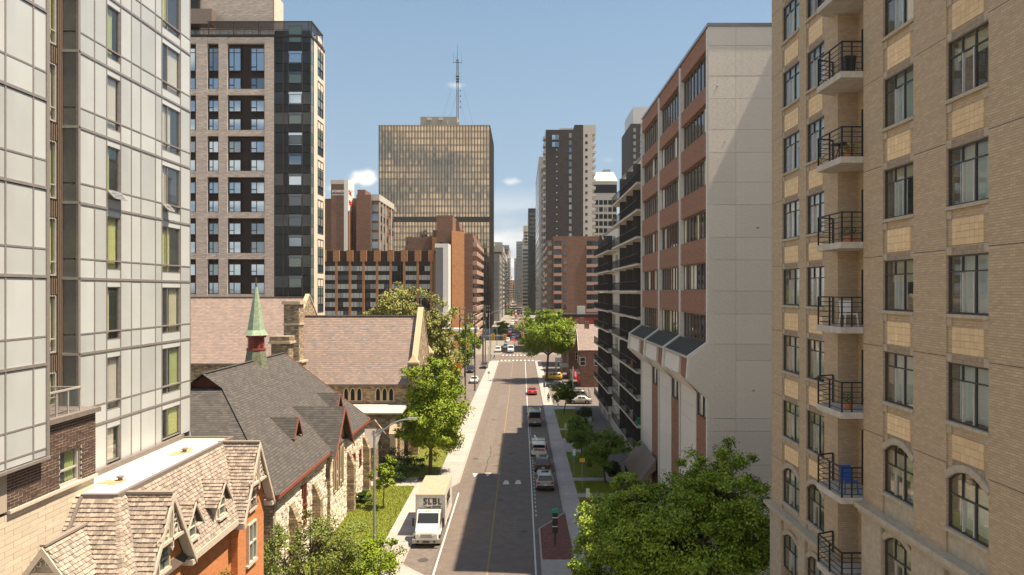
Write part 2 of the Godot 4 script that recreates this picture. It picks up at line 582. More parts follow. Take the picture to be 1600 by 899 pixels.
	# concrete and panels
	mt("concrete", Color(0.55, 0.51, 0.45), 0.9, conc)
	mt("concrete_dark", Color(0.36, 0.33, 0.28), 0.9, conc)
	mv("cast_panel", Color(0.76, 0.70, 0.62), 0.035, 4, 0.9, {"tex": noise_tex(73, 0.03, 0.9, 1.0, 256, 5), "nrm": noise_normal(74, 0.05, 3.0), "nscale": 0.5, "size": Vector2(5.0, 0.8), "tri": true})
	mt("white_paint", Color(0.76, 0.73, 0.67), 0.7, {"tex": streak, "size": 2.0, "tri": true})
	mv("cream_panel", Color(0.455, 0.482, 0.49), 0.10, 5, 0.3, {"tex": noise_tex(71, 0.008, 0.9, 1.0, 128, 3), "size": 3.0, "tri": true})
	mt("alu", Color(0.33, 0.30, 0.29), 0.45, {"metal": 0.35, "tex": streak, "size": 0.8, "tri": true})
	mt("alu_pale", Color(0.55, 0.53, 0.50), 0.4, {"metal": 0.3, "tex": streak, "size": 0.8, "tri": true})
	mt("corrugated", Color(0.24, 0.185, 0.15), 0.5, {"metal": 0.3, "tex": streak, "size": 0.9, "tri": true})
	mt("spandrel_grey", Color(0.21, 0.215, 0.21), 0.15, {"tex": streak, "size": 3.0, "tri": true})
	mt("spandrel_black", Color(0.028, 0.031, 0.030), 0.12, {"spec": 0.3})
	mt("panel_black", Color(0.045, 0.036, 0.033), 0.6, {"spec": 0.2, "tex": streak, "size": 2.0, "tri": true})
	mt("cream_clad", Color(0.66, 0.57, 0.46), 0.6, {"tex": streak, "size": 3.0, "tri": true})
	mt("tile_tan0", Color(0.76, 0.555, 0.32), 0.75, {"tex": fine, "size": 0.5, "tri": true})
	mt("tile_tan1", Color(0.72, 0.53, 0.305), 0.75, {"tex": fine, "size": 0.5, "tri": true})
	mt("tile_tan2", Color(0.79, 0.59, 0.35), 0.75, {"tex": fine, "size": 0.5, "tri": true})
	var tl := course_tex(72, Vector2i(128, 128), 4, 4, [Color(0.76, 0.555, 0.32), Color(0.72, 0.53, 0.305), Color(0.79, 0.59, 0.35)], Color(0.52, 0.39, 0.24), 2, 2, 0.05, 2.0, 0.0)
	mt("tile_field", Color.WHITE, 0.75, {"tex": tl[0], "nrm": tl[1], "size": Vector2(0.9, 0.9)})
	# glass
	mt("pane_clear", Color(0.10, 0.14, 0.13, 0.10), 0.02)
	mt("pane_teal", Color(0.12, 0.17, 0.155), 0.04, {"spec": 0.8})
	mt("pane_dark", Color(0.022, 0.026, 0.028), 0.03, {"spec": 0.55})
	mt("pane_blue", Color(0.03, 0.055, 0.08), 0.03, {"metal": 0.0, "spec": 0.95})
	mt("pane_mirror", Color(0.42, 0.50, 0.56), 0.03, {"metal": 0.85})
	mt("pane_mirror_dim", Color(0.20, 0.25, 0.29), 0.05, {"metal": 0.85})
	mt("pane_grey", Color(0.20, 0.215, 0.21), 0.12, {"spec": 0.6})
	mt("pane_office", Color(0.03, 0.034, 0.036), 0.03, {"spec": 0.85})
	mt("pane_sheer", Color(0.36, 0.385, 0.35), 0.15, {"spec": 0.6})
	mt("pink_band", Color(0.44, 0.29, 0.225), 0.9, conc)
	mt("pane_green", Color(0.10, 0.15, 0.13), 0.05, {"spec": 0.7})
	for i in 5:
		var k: float = [0.80, 0.92, 1.0, 1.08, 1.2][i]
		mt("bronze_pane%d" % i, Color(0.45 * k, 0.345 * k, 0.235 * k), 0.05, {"metal": 0.9})
	mt("bronze_spandrel", Color(0.30, 0.245, 0.19), 0.12, {"metal": 0.85})
	mt("bronze_metal", Color(0.065, 0.055, 0.047), 0.5, {"metal": 0.3})
	mt("interior", Color(0.52, 0.50, 0.46), 0.9)
	mt("sheer", Color(0.60, 0.70, 0.64), 0.9, {"back": Color(0.2, 0.22, 0.2)})
	mt("room_wall", Color(0.30, 0.28, 0.24), 0.9)
	for i in 4: mt("curtain%d" % i, [Color(0.62, 0.66, 0.28), Color(0.66, 0.63, 0.42), Color(0.70, 0.68, 0.60), Color(0.48, 0.55, 0.22)][i], 0.9, {"back": Color(0.2, 0.2, 0.1)})
	# metal, wood, paintwork
	mt("black_metal", Color(0.025, 0.022, 0.022), 0.45, {"metal": 0.2})
	mt("dark_frame", Color(0.045, 0.04, 0.038), 0.5)
	mt("galvanised", Color(0.42, 0.42, 0.41), 0.5, {"metal": 0.5, "tex": streak, "size": 1.0, "tri": true})
	mt("timber", Color(0.15, 0.105, 0.075), 0.9, {"tex": noise_tex(81, 0.03, 0.6, 1.0, 128, 4), "size": 1.5, "tri": true})
	mt("bark", Color(0.13, 0.10, 0.075), 0.95, {"tex": noise_tex(82, 0.06, 0.5, 1.0, 128, 4), "nrm": bump, "size": 0.6, "tri": true})
	mt("signal_yellow", Color(0.78, 0.42, 0.02), 0.5)
	mt("orange_sign", Color(0.80, 0.24, 0.02), 0.5)
	mt("sign_white", Color(0.75, 0.74, 0.70), 0.5)
	mt("sign_green", Color(0.03, 0.32, 0.18), 0.5)
	mt("sign_red", Color(0.55, 0.03, 0.03), 0.5)
	mt("flag_red", Color(0.62, 0.03, 0.05), 0.8, {"back": Color(0.3, 0.02, 0.02)})
	mt("slat_grey", Color(0.20, 0.20, 0.20), 0.6, {"metal": 0.2})
	mt("car_glass", Color(0.018, 0.021, 0.024), 0.04, {"spec": 0.5})
	mt("tyre", Color(0.02, 0.02, 0.02), 0.85)
	mt("rim", Color(0.45, 0.45, 0.45), 0.3, {"metal": 0.8})
	mt("tail_red", Color(0.45, 0.02, 0.02), 0.2)
	mt("head_clear", Color(0.75, 0.75, 0.72), 0.1)
	mt("plastic_dark", Color(0.03, 0.03, 0.03), 0.6)
	mt("chrome", Color(0.6, 0.6, 0.6), 0.2, {"metal": 0.95})
	var paints := {"silver": Color(0.42, 0.40, 0.37), "charcoal": Color(0.10, 0.09, 0.08), "white": Color(0.72, 0.71, 0.68), "grey": Color(0.30, 0.30, 0.29), "red": Color(0.48, 0.025, 0.03), "black": Color(0.018, 0.018, 0.02), "blue": Color(0.03, 0.08, 0.2), "taxi": Color(0.75, 0.42, 0.03)}
	for k: String in paints:
		var m := mt("car_" + k, paints[k], 0.35, {"metal": 0.25 if k in ["silver", "charcoal", "grey"] else 0.0})
		m.clearcoat_enabled = true
		m.clearcoat = 0.8
		m.clearcoat_roughness = 0.06
	mt("truck_roof", Color(0.42, 0.35, 0.245), 0.8, {"tex": noise_tex(91, 0.03, 0.7, 1.0, 256, 5), "size": 3.0, "tri": true})
	mt("truck_box", Color(0.72, 0.69, 0.63), 0.5, {"tex": streak, "size": 2.5, "tri": true})
	mt("skin", Color(0.45, 0.28, 0.2), 0.6)
	mt("cloth_dark", Color(0.06, 0.06, 0.07), 0.9)
	mt("cloth_brown", Color(0.22, 0.15, 0.10), 0.9)
	mt("hair_dark", Color(0.03, 0.02, 0.015), 0.8)
	mt("terracotta", Color(0.45, 0.16, 0.07), 0.8)
	mt("blue_plastic", Color(0.02, 0.10, 0.42), 0.4)
	mt("leaf", Color.WHITE, 0.55, {"vcol": true, "back": Color(0.14, 0.17, 0.02), "spec": 0.35})


# ------------------------------------------------------------------ ground, road, pavements
func sheet(m: Mb, x0: float, x1: float, d0: float, d1: float, y: float) -> void:
	m.quad(w(x0, y, d0), w(x1, y, d0), w(x1, y, d1), w(x0, y, d1))


func slabs(parent: Node, x0: float, x1: float, d0: float, d1: float, y: float, pitch: float) -> void:
	var d := d0
	while d < d1 - 0.1:
		var e := minf(d + pitch, d1)
		pc(parent, "paving_slab", face_front(0), x0, y - 0.10, -d - 0.008, x1, y + rf(-0.003, 0.003), -e + 0.008, pick("paving", 4))
		d = e


func lawn(called: String, label: String, poly: Array, y: float, blades: int) -> void:
	var m := Mb.new()
	var flat := []
	var lo := Vector2(1e9, 1e9)
	var hi := -lo
	for p: Vector2 in poly:
		flat.append(Vector2(p.x, p.y))
		lo = lo.min(p)
		hi = hi.max(p)
	m.slab(Vector3(0, y, 0), Vector3.RIGHT, Vector3(0, 0, -1), flat, 0.1)
	struct(m, called, mats.soil)
	var g := Mb.new()
	g.tinted = true
	var ring := PackedVector2Array(poly)
	for i in blades:
		var q := Vector2(rf(lo.x, hi.x), rf(lo.y, hi.y))
		if not Geometry2D.is_point_in_polygon(q, ring): continue
		var a := rf(0, TAU)
		var s := Vector3(cos(a), 0, sin(a)) * rf(0.02, 0.045)
		var lean := Vector3(rf(-0.05, 0.05), rf(0.05, 0.12), rf(-0.05, 0.05))
		var base := w(q.x, y, q.y)
		var k := rf(0.7, 1.25)
		g.tint = Color(0.22 * k, 0.265 * k * rf(0.9, 1.1), 0.022 * k)
		g.tri(base - s, base + s, base + lean)
	var o := put(g, numbered("grass"), mats.grass, self, "stuff")
	o.set_meta("label", label)
	o.set_meta("category", "grass")


func build_ground() -> void:
	var m := Mb.new()
	sheet(m, -3500, 3500, -400, 7000, -0.06)
	struct(m, "ground", mats.earth)
	m = Mb.new()
	sheet(m, -400, 400, 206, 227, -0.012)
	sheet(m, -400, 400, 428, 446, -0.012)
	struct(m, "cross_street", mats.asphalt_old)
	m = Mb.new()
	sheet(m, -6.6, 3.85, -60, 446, 0.0)
	m.quad(w(-6.6, 0, 446), w(3.85, 0, 446), w(-11, 0, 1500), w(-18, 0, 1500))
	var road := struct(m, "road", mats.asphalt)
	# layby, side lots
	m = Mb.new()
	m.slab(Vector3(0, -0.004, 0), Vector3.RIGHT, Vector3(0, 0, -1), [Vector2(-6.62, 50.2), Vector2(-6.62, 74.6), Vector2(-7.3, 73.2), Vector2(-8.85, 71.2), Vector2(-8.85, 52.4)].map(func(p): return p) , 0.05)
	struct(m, "parking_bay", mats.asphalt_old)
	m = Mb.new()
	sheet(m, -90, -9.25, 112, 206, -0.02)
	sheet(m, 5.65, 40, 124, 206, -0.02)
	sheet(m, 9.4, 13.2, 50, 124, -0.02)
	struct(m, "parking_lot", mats.asphalt_old)
	m = Mb.new()
	sheet(m, -6.62, -6.0, 76, 206, 0.004)
	sheet(m, -5.2, -3.9, 84, 121, 0.004)
	sheet(m, -1.9, -0.4, 58, 63.5, 0.004)
	sheet(m, -6.0, -4.6, 66, 69, 0.004)
	sheet(m, -4.4, -2.8, 128, 139, 0.004)
	put(m, "asphalt_patch", mats.asphalt_old, road)
	# pavements: a base and the single slabs
	m = Mb.new()
	sheet(m, -9.25, -6.75, 74.6, 206, 0.02)
	sheet(m, -11.2, -9.0, 30, 74.6, 0.02)
	sheet(m, -9.0, -6.75, 30, 50, 0.02)
	var left := struct(m, "pavement_left", mats.kerb)
	slabs(left, -9.2, -6.77, 75.0, 206, 0.13, 1.5)
	slabs(left, -11.15, -9.03, 40, 74.9, 0.13, 1.5)
	slabs(left, -9.02, -6.77, 36, 50.0, 0.13, 1.5)
	m = Mb.new()
	m.slab(Vector3(0, 0.13, 0), Vector3.RIGHT, Vector3(0, 0, -1), [Vector2(-6.76, 74.98), Vector2(-9.02, 74.98), Vector2(-9.02, 71.5), Vector2(-8.2, 72.0), Vector2(-7.35, 73.3)], 0.1)
	m.slab(Vector3(0, 0.13, 0), Vector3.RIGHT, Vector3(0, 0, -1), [Vector2(-6.78, 50.02), Vector2(-9.02, 52.4), Vector2(-9.02, 50.02)], 0.1)
	put(m, "paving_slab", mats.paving1, left)
	m = Mb.new()
	m.box(w(-6.75, -0.02, 74.7), w(-6.6, 0.135, 206))
	m.box(w(-6.75, -0.02, 20), w(-6.6, 0.135, 50))
	m.box(w(-9.0, -0.02, 52.4), w(-8.85, 0.135, 71.3))
	m.beam(w(-8.92, 0.06, 71.3), w(-7.3, 0.06, 73.3), 0.15, 0.155)
	m.beam(w(-7.3, 0.055, 73.3), w(-6.67, 0.055, 74.8), 0.15, 0.15)
	m.beam(w(-8.92, 0.06, 52.4), w(-6.67, 0.06, 50.0), 0.15, 0.155)
	put(m, "kerb", mats.kerb, left)
	m = Mb.new()
	sheet(m, 4.0, 5.6, 20, 206, 0.02)
	sheet(m, 1.6, 4.0, 30, 60, 0.02)
	var right := struct(m, "pavement_right", mats.kerb)
	slabs(right, 4.0, 5.6, 36, 206, 0.13, 1.8)
	slabs(right, 1.6, 3.98, 36, 53.4, 0.13, 1.5)
	m = Mb.new()
	m.box(w(3.85, -0.02, 64.6), w(3.99, 0.135, 206))
	m.box(w(1.45, -0.02, 30), w(1.59, 0.135, 60.4))
	m.beam(w(1.52, 0.055, 60.4), w(3.0, 0.055, 63.0), 0.15, 0.15)
	m.beam(w(3.0, 0.06, 63.0), w(3.92, 0.06, 64.7), 0.15, 0.15)
	put(m, "kerb", mats.kerb, right)
	# red pavers in the widened corner
	m = Mb.new()
	m.slab(Vector3(0, 0.09, 0), Vector3.RIGHT, Vector3(0, 0, -1), [Vector2(1.6, 53.45), Vector2(3.98, 53.45), Vector2(3.98, 64.5), Vector2(3.1, 62.9), Vector2(1.6, 60.3)], 0.08)
	var pav := put(m, "paver_bed", mats.mortar, right)
	var zone := PackedVector2Array([Vector2(1.62, 53.45), Vector2(3.96, 53.45), Vector2(3.96, 64.3), Vector2(3.1, 62.7), Vector2(1.62, 60.1)])
	var many := []
	for i in 3: many.append(Mb.new())
	var row := 0
	var d := 53.5
	var shown := 0
	while d < 64.3:
		var x := 1.66 - (0.12 if row % 2 else 0.0)
		while x < 3.9:
			if Geometry2D.is_point_in_polygon(Vector2(x + 0.11, d + 0.06), zone):
				var k := rng.randi() % 3
				if shown < 260:
					shown += 1
					pc(right, "paver", face_front(0), x, 0.08, -d, x + 0.225, 0.13 + rf(-0.003, 0.003), -d - 0.105, mats["paver_red%d" % k])
				else: many[k].box(w(x, 0.08, d), w(x + 0.225, 0.13, d + 0.105))
			x += 0.24
		d += 0.12
		row += 1
	for i in 3: put(many[i], "paver_field", mats["paver_red%d" % i], right, "stuff")
	# painted markings, a few millimetres over the road
	m = Mb.new()
	sheet(m, -2.56, -2.44, 30, 205, 0.006)
	put(m, "centre_line", mats.paint_yellow, road)
	m = Mb.new()
	sheet(m, 0.98, 1.10, 30, 204, 0.006)
	put(m, "lane_line", mats.paint, road)
	m = Mb.new()
	sheet(m, -6.45, -6.32, 40, 71.5, 0.006)
	put(m, "bay_line", mats.paint, road)
	d = 64.0
	while d < 126:
		m = Mb.new()
		sheet(m, 1.28, 1.38, d, d + 0.55, 0.006)
		put(m, "dash", mats.paint, road)
		d += 1.3
	for t in [[-5.17, 78.6, 1.0], [-3.77, 78.8, 1.0], [-1.66, 75.4, -1.0], [-0.38, 75.5, -1.0]]:
		m = Mb.new()
		var x: float = t[0]
		var e: float = t[1]
		if t[2] > 0: m.tri(w(x, 0.006, e - 1.1), w(x + 0.36, 0.006, e + 0.5), w(x - 0.36, 0.006, e + 0.5))
		else: m.quad(w(x - 0.36, 0.006, e - 0.8), w(x + 0.36, 0.006, e - 0.8), w(x + 0.2, 0.006, e + 0.7), w(x - 0.16, 0.006, e + 0.7))
		put(m, "hump_marking", mats.paint, road)
	for band in [[206.6, 209.2], [223.6, 226.2], [428.0, 431.0]]:
		var x := -6.2
		while x < 3.5:
			m = Mb.new()
			sheet(m, x, x + 0.55, band[0], band[1], 0.006)
			put(m, "crosswalk_bar", mats.paint, road)
			x += 1.15
	for bar in [[-6.4, -2.7, 203.6], [-2.3, 3.6, 229.2]]:
		m = Mb.new()
		sheet(m, bar[0], bar[1], bar[2], bar[2] + 0.5, 0.006)
		put(m, "stop_line", mats.paint, road)
	d = 232.0
	while d < 440:
		m = Mb.new()
		sheet(m, -2.55, -2.43, d, d + 3.0, 0.006)
		put(m, "dash", mats.paint, road)
		d += 9.0
	# manholes, a tar-filled crack
	for t in [[-1.5, 88.6, 0.42], [-5.6, 86.0, 0.36], [-7.5, 53.6, 0.40], [-2.1, 69.0, 0.3], [-0.6, 101.0, 0.4], [-4.4, 112.0, 0.4], [0.2, 60.0, 0.3]]:
		m = Mb.new()
		m.tube(w(t[0], 0.001, t[1]), w(t[0], 0.009, t[1]), t[2], t[2], 20)
		put(m, "manhole_cover", mats.iron, road)
	m = Mb.new()
	var px := -4.05
	d = 79.5
	while d < 93:
		var nx := px + rf(-0.14, 0.12)
		var g := rf(0.03, 0.09)
		m.quad(w(px - g, 0.007, d), w(px + g, 0.007, d), w(nx + g, 0.007, d + 1.0), w(nx - g, 0.007, d + 1.0))
		px = nx
		d += 1.0
	put(m, "tar_seam", mats.patch, road)
	# lawns
	lawn("lawn_left", "sunlit short grass between the stone hall and the pavement", [Vector2(-16.1, 44), Vector2(-11.2, 44), Vector2(-11.2, 73.6), Vector2(-16.1, 73.6)], 0.12, 26000)
	lawn("lawn_left", "yellow green grass verge round the street maple", [Vector2(-14, 77), Vector2(-9.25, 77), Vector2(-9.25, 111), Vector2(-14, 111)], 0.12, 9000)
	var y := 0.12
	for q in [[56.0, 69.5, "below the big leafy tree"], [71.0, 75.5, "at the signed path"], [77.0, 89.0, "under the small trees"], [97.5, 103.0, "next to the driveway"], [104.5, 121.5, "by the forecourt corner"]]:
		lawn("lawn_right", "shaded green lawn strip beside the pavement %s" % q[2], [Vector2(5.62, q[0]), Vector2(9.35, q[0]), Vector2(9.35, q[1]), Vector2(5.62, q[1])], y, 5000)
	m = Mb.new()
	for q in [[69.5, 71.0], [75.5, 77.0], [89.0, 97.5], [103.0, 104.5], [121.5, 124.0]]: sheet(m, 5.62, 9.35, q[0], q[1], 0.10)
	struct(m, "path", mats.paving0)
	m = Mb.new()
	sheet(m, -16.1, -11.2, 73.6, 77, 0.10)
	struct(m, "path", mats.paving1)


# ------------------------------------------------------------------ the panel-clad block on the near left
func curtain(parent: Node, f: Fc, a0: float, a1: float, b0: float, b1: float, c: float, mat: Material) -> void:
	var m := Mb.new()
	var steps := maxi(4, int((a1 - a0) / 0.06))
	for i in steps:
		var x0 := lerpf(a0, a1, float(i) / steps)
		var x1 := lerpf(a0, a1, float(i + 1) / steps)
		var z0 := c + (0.025 if i % 2 else -0.025)
		var z1 := c + (-0.025 if i % 2 else 0.025)
		m.quad(f.p(x0, b0, z0), f.p(x1, b0, z1), f.p(x1, b1, z1), f.p(x0, b1, z0))
	put(m, "curtain", mat, parent)


func brick_field(owner: Node, called: String, f: Fc, a0: float, a1: float, b0: float, b1: float, holes: Array, unit: Vector2, joint: float, deep: float, key: String, tones: int, most: int, order_near := true) -> void:
	# single units laid in running bond on the face; the nearest are parts, the rest one part
	var spots := []
	var row := 0
	var b := b0
	while b < b1 - 0.03:
		var top := minf(b + unit.y - joint, b1)
		var a := a0 - (unit.x * 0.5 if row % 2 else 0.0)
		while a < a1 - 0.02:
			var l := maxf(a, a0)
			var r := minf(a + unit.x - joint, a1)
			a += unit.x
			if r - l < 0.03: continue
			var ok := true
			for h: Rect2 in holes:
				if h.intersects(Rect2(l, b, r - l, top - b)):
					ok = false
					# trim at the opening's edge
					if l < h.position.x and h.position.x - l > 0.05: spots.append([l, h.position.x, b, top])
					elif r > h.end.x and r - h.end.x > 0.05: spots.append([h.end.x, r, b, top])
					break
			if ok: spots.append([l, r, b, top])
		b += unit.y
		row += 1
	spots.sort_custom(func(p, q): return p[0] < q[0] if order_near else p[0] > q[0])
	var rest := []
	for i in tones: rest.append(Mb.new())
	for i in spots.size():
		var s: Array = spots[i]
		var k := rng.randi() % tones
		var c := deep + snappedf(rf(-0.004, 0.004), 0.002)
		if i < most: pc(owner, called, f, s[0], s[2], -0.05, s[1], s[3], c, mats["%s%d" % [key, k]])
		else: fbox(rest[k], f, s[0], s[2], -0.05, s[1], s[3], c)
	for i in tones:
		if rest[i].v.size(): put(rest[i], called + "_field", mats["%s%d" % [key, i]], owner, "stuff")


func build_condo() -> void:
	var t := thing("apartment_block", "cream panelled apartment block with green curtains behind the shingled house", "building", w(-24, 0, 28))
	var m := Mb.new()
	m.box(w(-45, 0, 28.2), w(-21.2, 39.2, 37.5))
	m.box(w(-21.2, 0, 28.2), w(-17.95, 39.2, 28.35))
	m.box(w(-21.2, 0, 37.35), w(-17.95, 39.2, 37.5))
	for q in [12.8, 14.95, 17.97, 21.0, 24.03, 27.05, 30.08, 33.1, 36.13, 39.0]: m.box(w(-21.2, q - 0.2, 28.35), w(-17.92, q, 37.35))
	m.box(w(-45, 0, 8), w(-16.9, 13.4, 27.3))
	m.box(w(-45, 13.4, 8), w(-19.5, 15.8, 27.3))
	m.box(w(-45, 15.8, 8), w(-16.75, 39.2, 24.1))
	m.box(w(-45, 15.8, 24.1), w(-20.9, 39.2, 28.2))
	for q in [15.8, 17.97, 21.0, 24.03, 27.05, 30.08, 33.1, 36.13, 39.0]: m.box(w(-20.9, q - 0.2, 24.1), w(-18.56, q, 28.2))
	put(m, "structure_core", mats.interior, t)
	m = Mb.new()
	m.box(w(-45, 39.2, 8), w(-16.3, 39.6, 37.7))
	put(m, "roof", mats.alu, t)
	m = Mb.new()   # far end wall
	m.box(w(-45, 0, 37.5), w(-17.7, 39.2, 37.62))
	put(m, "end_wall", mats.cream_panel2, t)
	var levels := [13.0, 14.95, 17.97, 21.0, 24.03, 27.05, 30.08, 33.1, 36.13, 39.15]
	var f := face_right(-17.7)
	var cols := [28.12, 29.15, 30.0, 31.05, 31.9, 32.7, 34.0, 34.6, 35.2, 36.5, 37.55]
	for i in levels.size() - 1:
		var lo: float = levels[i]
		var hi: float = levels[i + 1]
		var split := lo + (0.80 if i > 0 else 0.0)
		# storey band and sub-band
		pc(t, "mullion", f, cols[0], hi - 0.05, -0.12, cols[10], hi + 0.05, 0.035, mats.alu)
		if i > 0: pc(t, "mullion", f, cols[0], split - 0.03, -0.12, cols[10], split + 0.03, 0.018, mats.alu)
		for k in cols.size() - 1:
			var a0: float = cols[k] + 0.03
			var a1: float = cols[k + 1] - 0.03
			if k in [2, 7, 8]: continue
			if i > 0: pc(t, "panel", f, a0, lo + 0.05, -0.10, a1, split - 0.03, 0.0 + rf(-0.004, 0.004), pick("cream_panel", 5))
			pc(t, "panel", f, a0, split + 0.03 if i > 0 else lo + 0.05, -0.10, a1, hi - 0.05, rf(-0.004, 0.004), pick("cream_panel", 5))
		# windows: column three (one light over an opening vent) and the paired column further along
		for q in [[2, 3, 0], [7, 9, 1]]:
			var a0: float = cols[q[0]] + 0.03
			var a1: float = cols[q[1]] - 0.03
			var top := hi - 0.32
			var bot := lo + 0.40 if i > 0 else lo + 0.12
			pc(t, "panel", f, a0, top, -0.10, a1, hi - 0.05, -0.002, mats.cream_panel4)
			if i > 0: pc(t, "panel", f, a0, lo + 0.05, -0.10, a1, bot, -0.002, mats.cream_panel3)
			var hgt := top - bot
			var wn := window(t, f, a0, bot, a1 - a0, hgt, [0.32] if q[2] else [], [clampf((split - bot) / hgt, 0.1, 0.9)] if i > 0 else [], 0.055, -0.1, mats.alu, mats.pane_clear)
			var cm: Material = [mats.curtain0, mats.curtain1, mats.curtain2, mats.curtain3, mats.curtain0][rng.randi() % 5]
			var half := rf(0.35, 0.9)
			if rng.randf() < 0.5: curtain(wn, f, a0 + 0.05, lerpf(a0, a1, half), bot + 0.08, top - 0.05, -0.17, cm)
			else: curtain(wn, f, lerpf(a1, a0, half), a1 - 0.05, bot + 0.08, top - 0.05, -0.17, cm)
			if [i, q[2]] in [[4, 0], [4, 1]]:   # vents pushed open
				var p0 := f.p(a0 + 0.04, split - 0.04, 0.02)
				var vb := Mb.new()
				var e := f.u * ((a1 - a0) * (0.92 if q[2] == 0 else 0.3))
				var dn := Vector3(0.30, -0.30, 0)
				for s in [[p0, p0 + e], [p0 + dn, p0 + e + dn], [p0, p0 + dn], [p0 + e, p0 + e + dn]]: vb.beam(s[0], s[1], 0.06, 0.06)
				var vent := put(vb, "vent_sash", mats.alu_pale, t)
				vb = Mb.new()
				vb.quad(p0, p0 + dn, p0 + e + dn, p0 + e)
				put(vb, "pane", mats.pane_mirror, vent)
	for k in cols.size():
		var c: float = cols[k]
		if k == 8: continue
		pc(t, "mullion", f, c - 0.03, 13.0, -0.12, c + 0.03, 39.15, 0.022, mats.alu)
	# return of the main block, looking at the camera: grey glazed panels
	var r := face_front(28.08)
	for i in range(1, levels.size() - 1):
		pc(t, "grey_panel", r, -18.30, levels[i] + 0.05, -0.1, -17.76, levels[i] + 0.75, 0.0, mats.spandrel_grey)
		pc(t, "grey_panel", r, -18.30, levels[i] + 0.82, -0.1, -17.76, levels[i + 1] - 0.05, 0.0, mats.spandrel_grey)
		pc(t, "mullion", r, -18.34, levels[i + 1] - 0.05, -0.1, -17.66, levels[i + 1] + 0.05, 0.05, mats.alu_pale)
	pc(t, "mullion", r, -17.76, 13.0, -0.1, -17.66, 39.15, 0.04, mats.alu)
	# the recess: ribbed metal and tall windows
	var g := face_right(-18.35)
	for i in range(1, levels.size() - 1):
		var lo: float = maxf(levels[i], 15.9)
		var hi: float = levels[i + 1]
		var x := 24.3
		while x < 27.75:   # ribbed spandrel under each window
			pc(t, "rib", g, x, hi - 0.62, -0.1, x + 0.07, hi, 0.03, mats.corrugated)
			x += 0.13
		var wn := window(t, g, 26.2, lo + 0.1, 1.55, hi - 0.75 - lo, [], [0.24], 0.06, -0.08, mats.alu_pale, mats.pane_clear)
		curtain(wn, g, 26.8, 27.7, lo + 0.2, hi - 0.8, -0.16, mats["curtain%d" % [0, 3, 1][i % 3]])
		pc(t, "grey_panel", g, 24.2, lo + 0.1, -0.15, 26.15, hi - 0.65, -0.05, mats.spandrel_grey)
	for k in 3: pc(t, "rib", g, 27.79 + k * 0.1, 15.9, -0.15, 27.85 + k * 0.1, 39.1, 0.05, mats.corrugated)
	pc(t, "ribbed_backing", g, 27.76, 15.9, -0.2, 28.1, 39.1, -0.17, mats.corrugated)
	# the bay that stands forward at the frame's edge
	var n := face_right(-16.3)
	var nc := [12.0, 13.3, 14.6, 15.9, 17.2, 18.5, 19.8, 21.0, 22.2, 23.47, 24.12]
	var nl := [14.8, 18.0, 21.0, 24.03, 27.05, 30.08, 33.1, 36.13, 39.15]
	for i in nl.size() - 1:
		pc(t, "mullion", n, nc[0], nl[i + 1] - 0.05, -0.15, nc[10], nl[i + 1] + 0.05, 0.04, mats.alu)
		var cuts := [nl[i] + 0.02, nl[i] + 0.95, nl[i + 1] - 0.05]
		if i == 0: cuts = [14.83, 15.12, 16.0, 17.95]
		for j in cuts.size() - 1:
			if j > 0: pc(t, "mullion", n, nc[0], cuts[j] - 0.03, -0.15, nc[10], cuts[j] + 0.03, 0.015, mats.alu)
			for k in nc.size() - 1:
				pc(t, "panel", n, nc[k] + 0.03, cuts[j] + 0.03, -0.12, nc[k + 1] - 0.03, cuts[j + 1] - 0.03, rf(-0.003, 0.003), pick("cream_panel", 5))
	for c: float in nc: pc(t, "mullion", n, c - 0.03, 14.8, -0.15, c + 0.03, 39.15, 0.026, mats.alu)
	pc(t, "corner_post", n, 24.1, 14.78, -0.3, 24.24, 39.15, 0.05, mats.alu)
	pc(t, "mullion", n, nc[0], 14.72, -0.3, 24.24, 14.82, 0.08, mats.alu)
	# base: brown brick over pale ashlar
	var b := face_right(-16.56)
	pc(t, "brick_backing", b, 12, 13.40, -0.22, 25.25, 15.82, -0.008, mats.brown_mortar)
	pc(t, "brick_backing", b, 26.45, 13.40, -0.22, 27.32, 15.82, -0.008, mats.brown_mortar)
	pc(t, "brick_backing", b, 25.25, 14.72, -0.22, 26.45, 15.82, -0.008, mats.brown_mortar)
	brick_field(t, "brick", b, 18.0, 27.35, 13.42, 15.82, [Rect2(25.25, 13.4, 1.2, 1.32), Rect2(20.6, 13.4, 2.05, 1.25)], Vector2(0.37, 0.1), 0.022, 0.0, "brown_brick", 5, 300, false)
	pc(t, "coping", b, 24.26, 15.82, -2.0, 27.45, 16.0, 0.16, mats.flashing)
	pc(t, "sill", b, 22.7, 13.30, -0.2, 27.4, 13.41, 0.07, mats.trim_cream)
	var w1 := window(t, b, 25.27, 13.42, 1.16, 1.28, [], [0.42], 0.07, -0.2, mats.alu_pale, mats.pane_clear)
	curtain(w1, b, 25.9, 26.4, 13.5, 14.65, -0.26, mats.curtain3)
	var w2 := window(t, b, 20.62, 13.42, 2.0, 1.2, [0.5], [0.42], 0.07, -0.16, mats.alu_pale, mats.pane_clear)
	curtain(w2, b, 21.6, 22.5, 13.5, 14.6, -0.22, mats.curtain2)
	var s := face_right(-16.62)
	brick_field(t, "stone_block", s, 16.0, 27.35, 8.6, 13.3, [], Vector2(0.78, 0.195), 0.012, 0.0, "ashlar", 4, 290, false)
	pc(t, "stone_backing", s, 12, 0, -0.22, 27.33, 13.3, -0.008, mats.mortar)
	# roof-terrace railing: posts, rails, glass
	var rail := Mb.new()
	for d in [24.5, 25.15, 25.8, 26.5]: rail.box(w(-16.66, 16.0, d - 0.025), w(-16.61, 16.9, d + 0.025))
	rail.box(w(-17.5, 16.0, 26.47), w(-17.45, 16.9, 26.52))
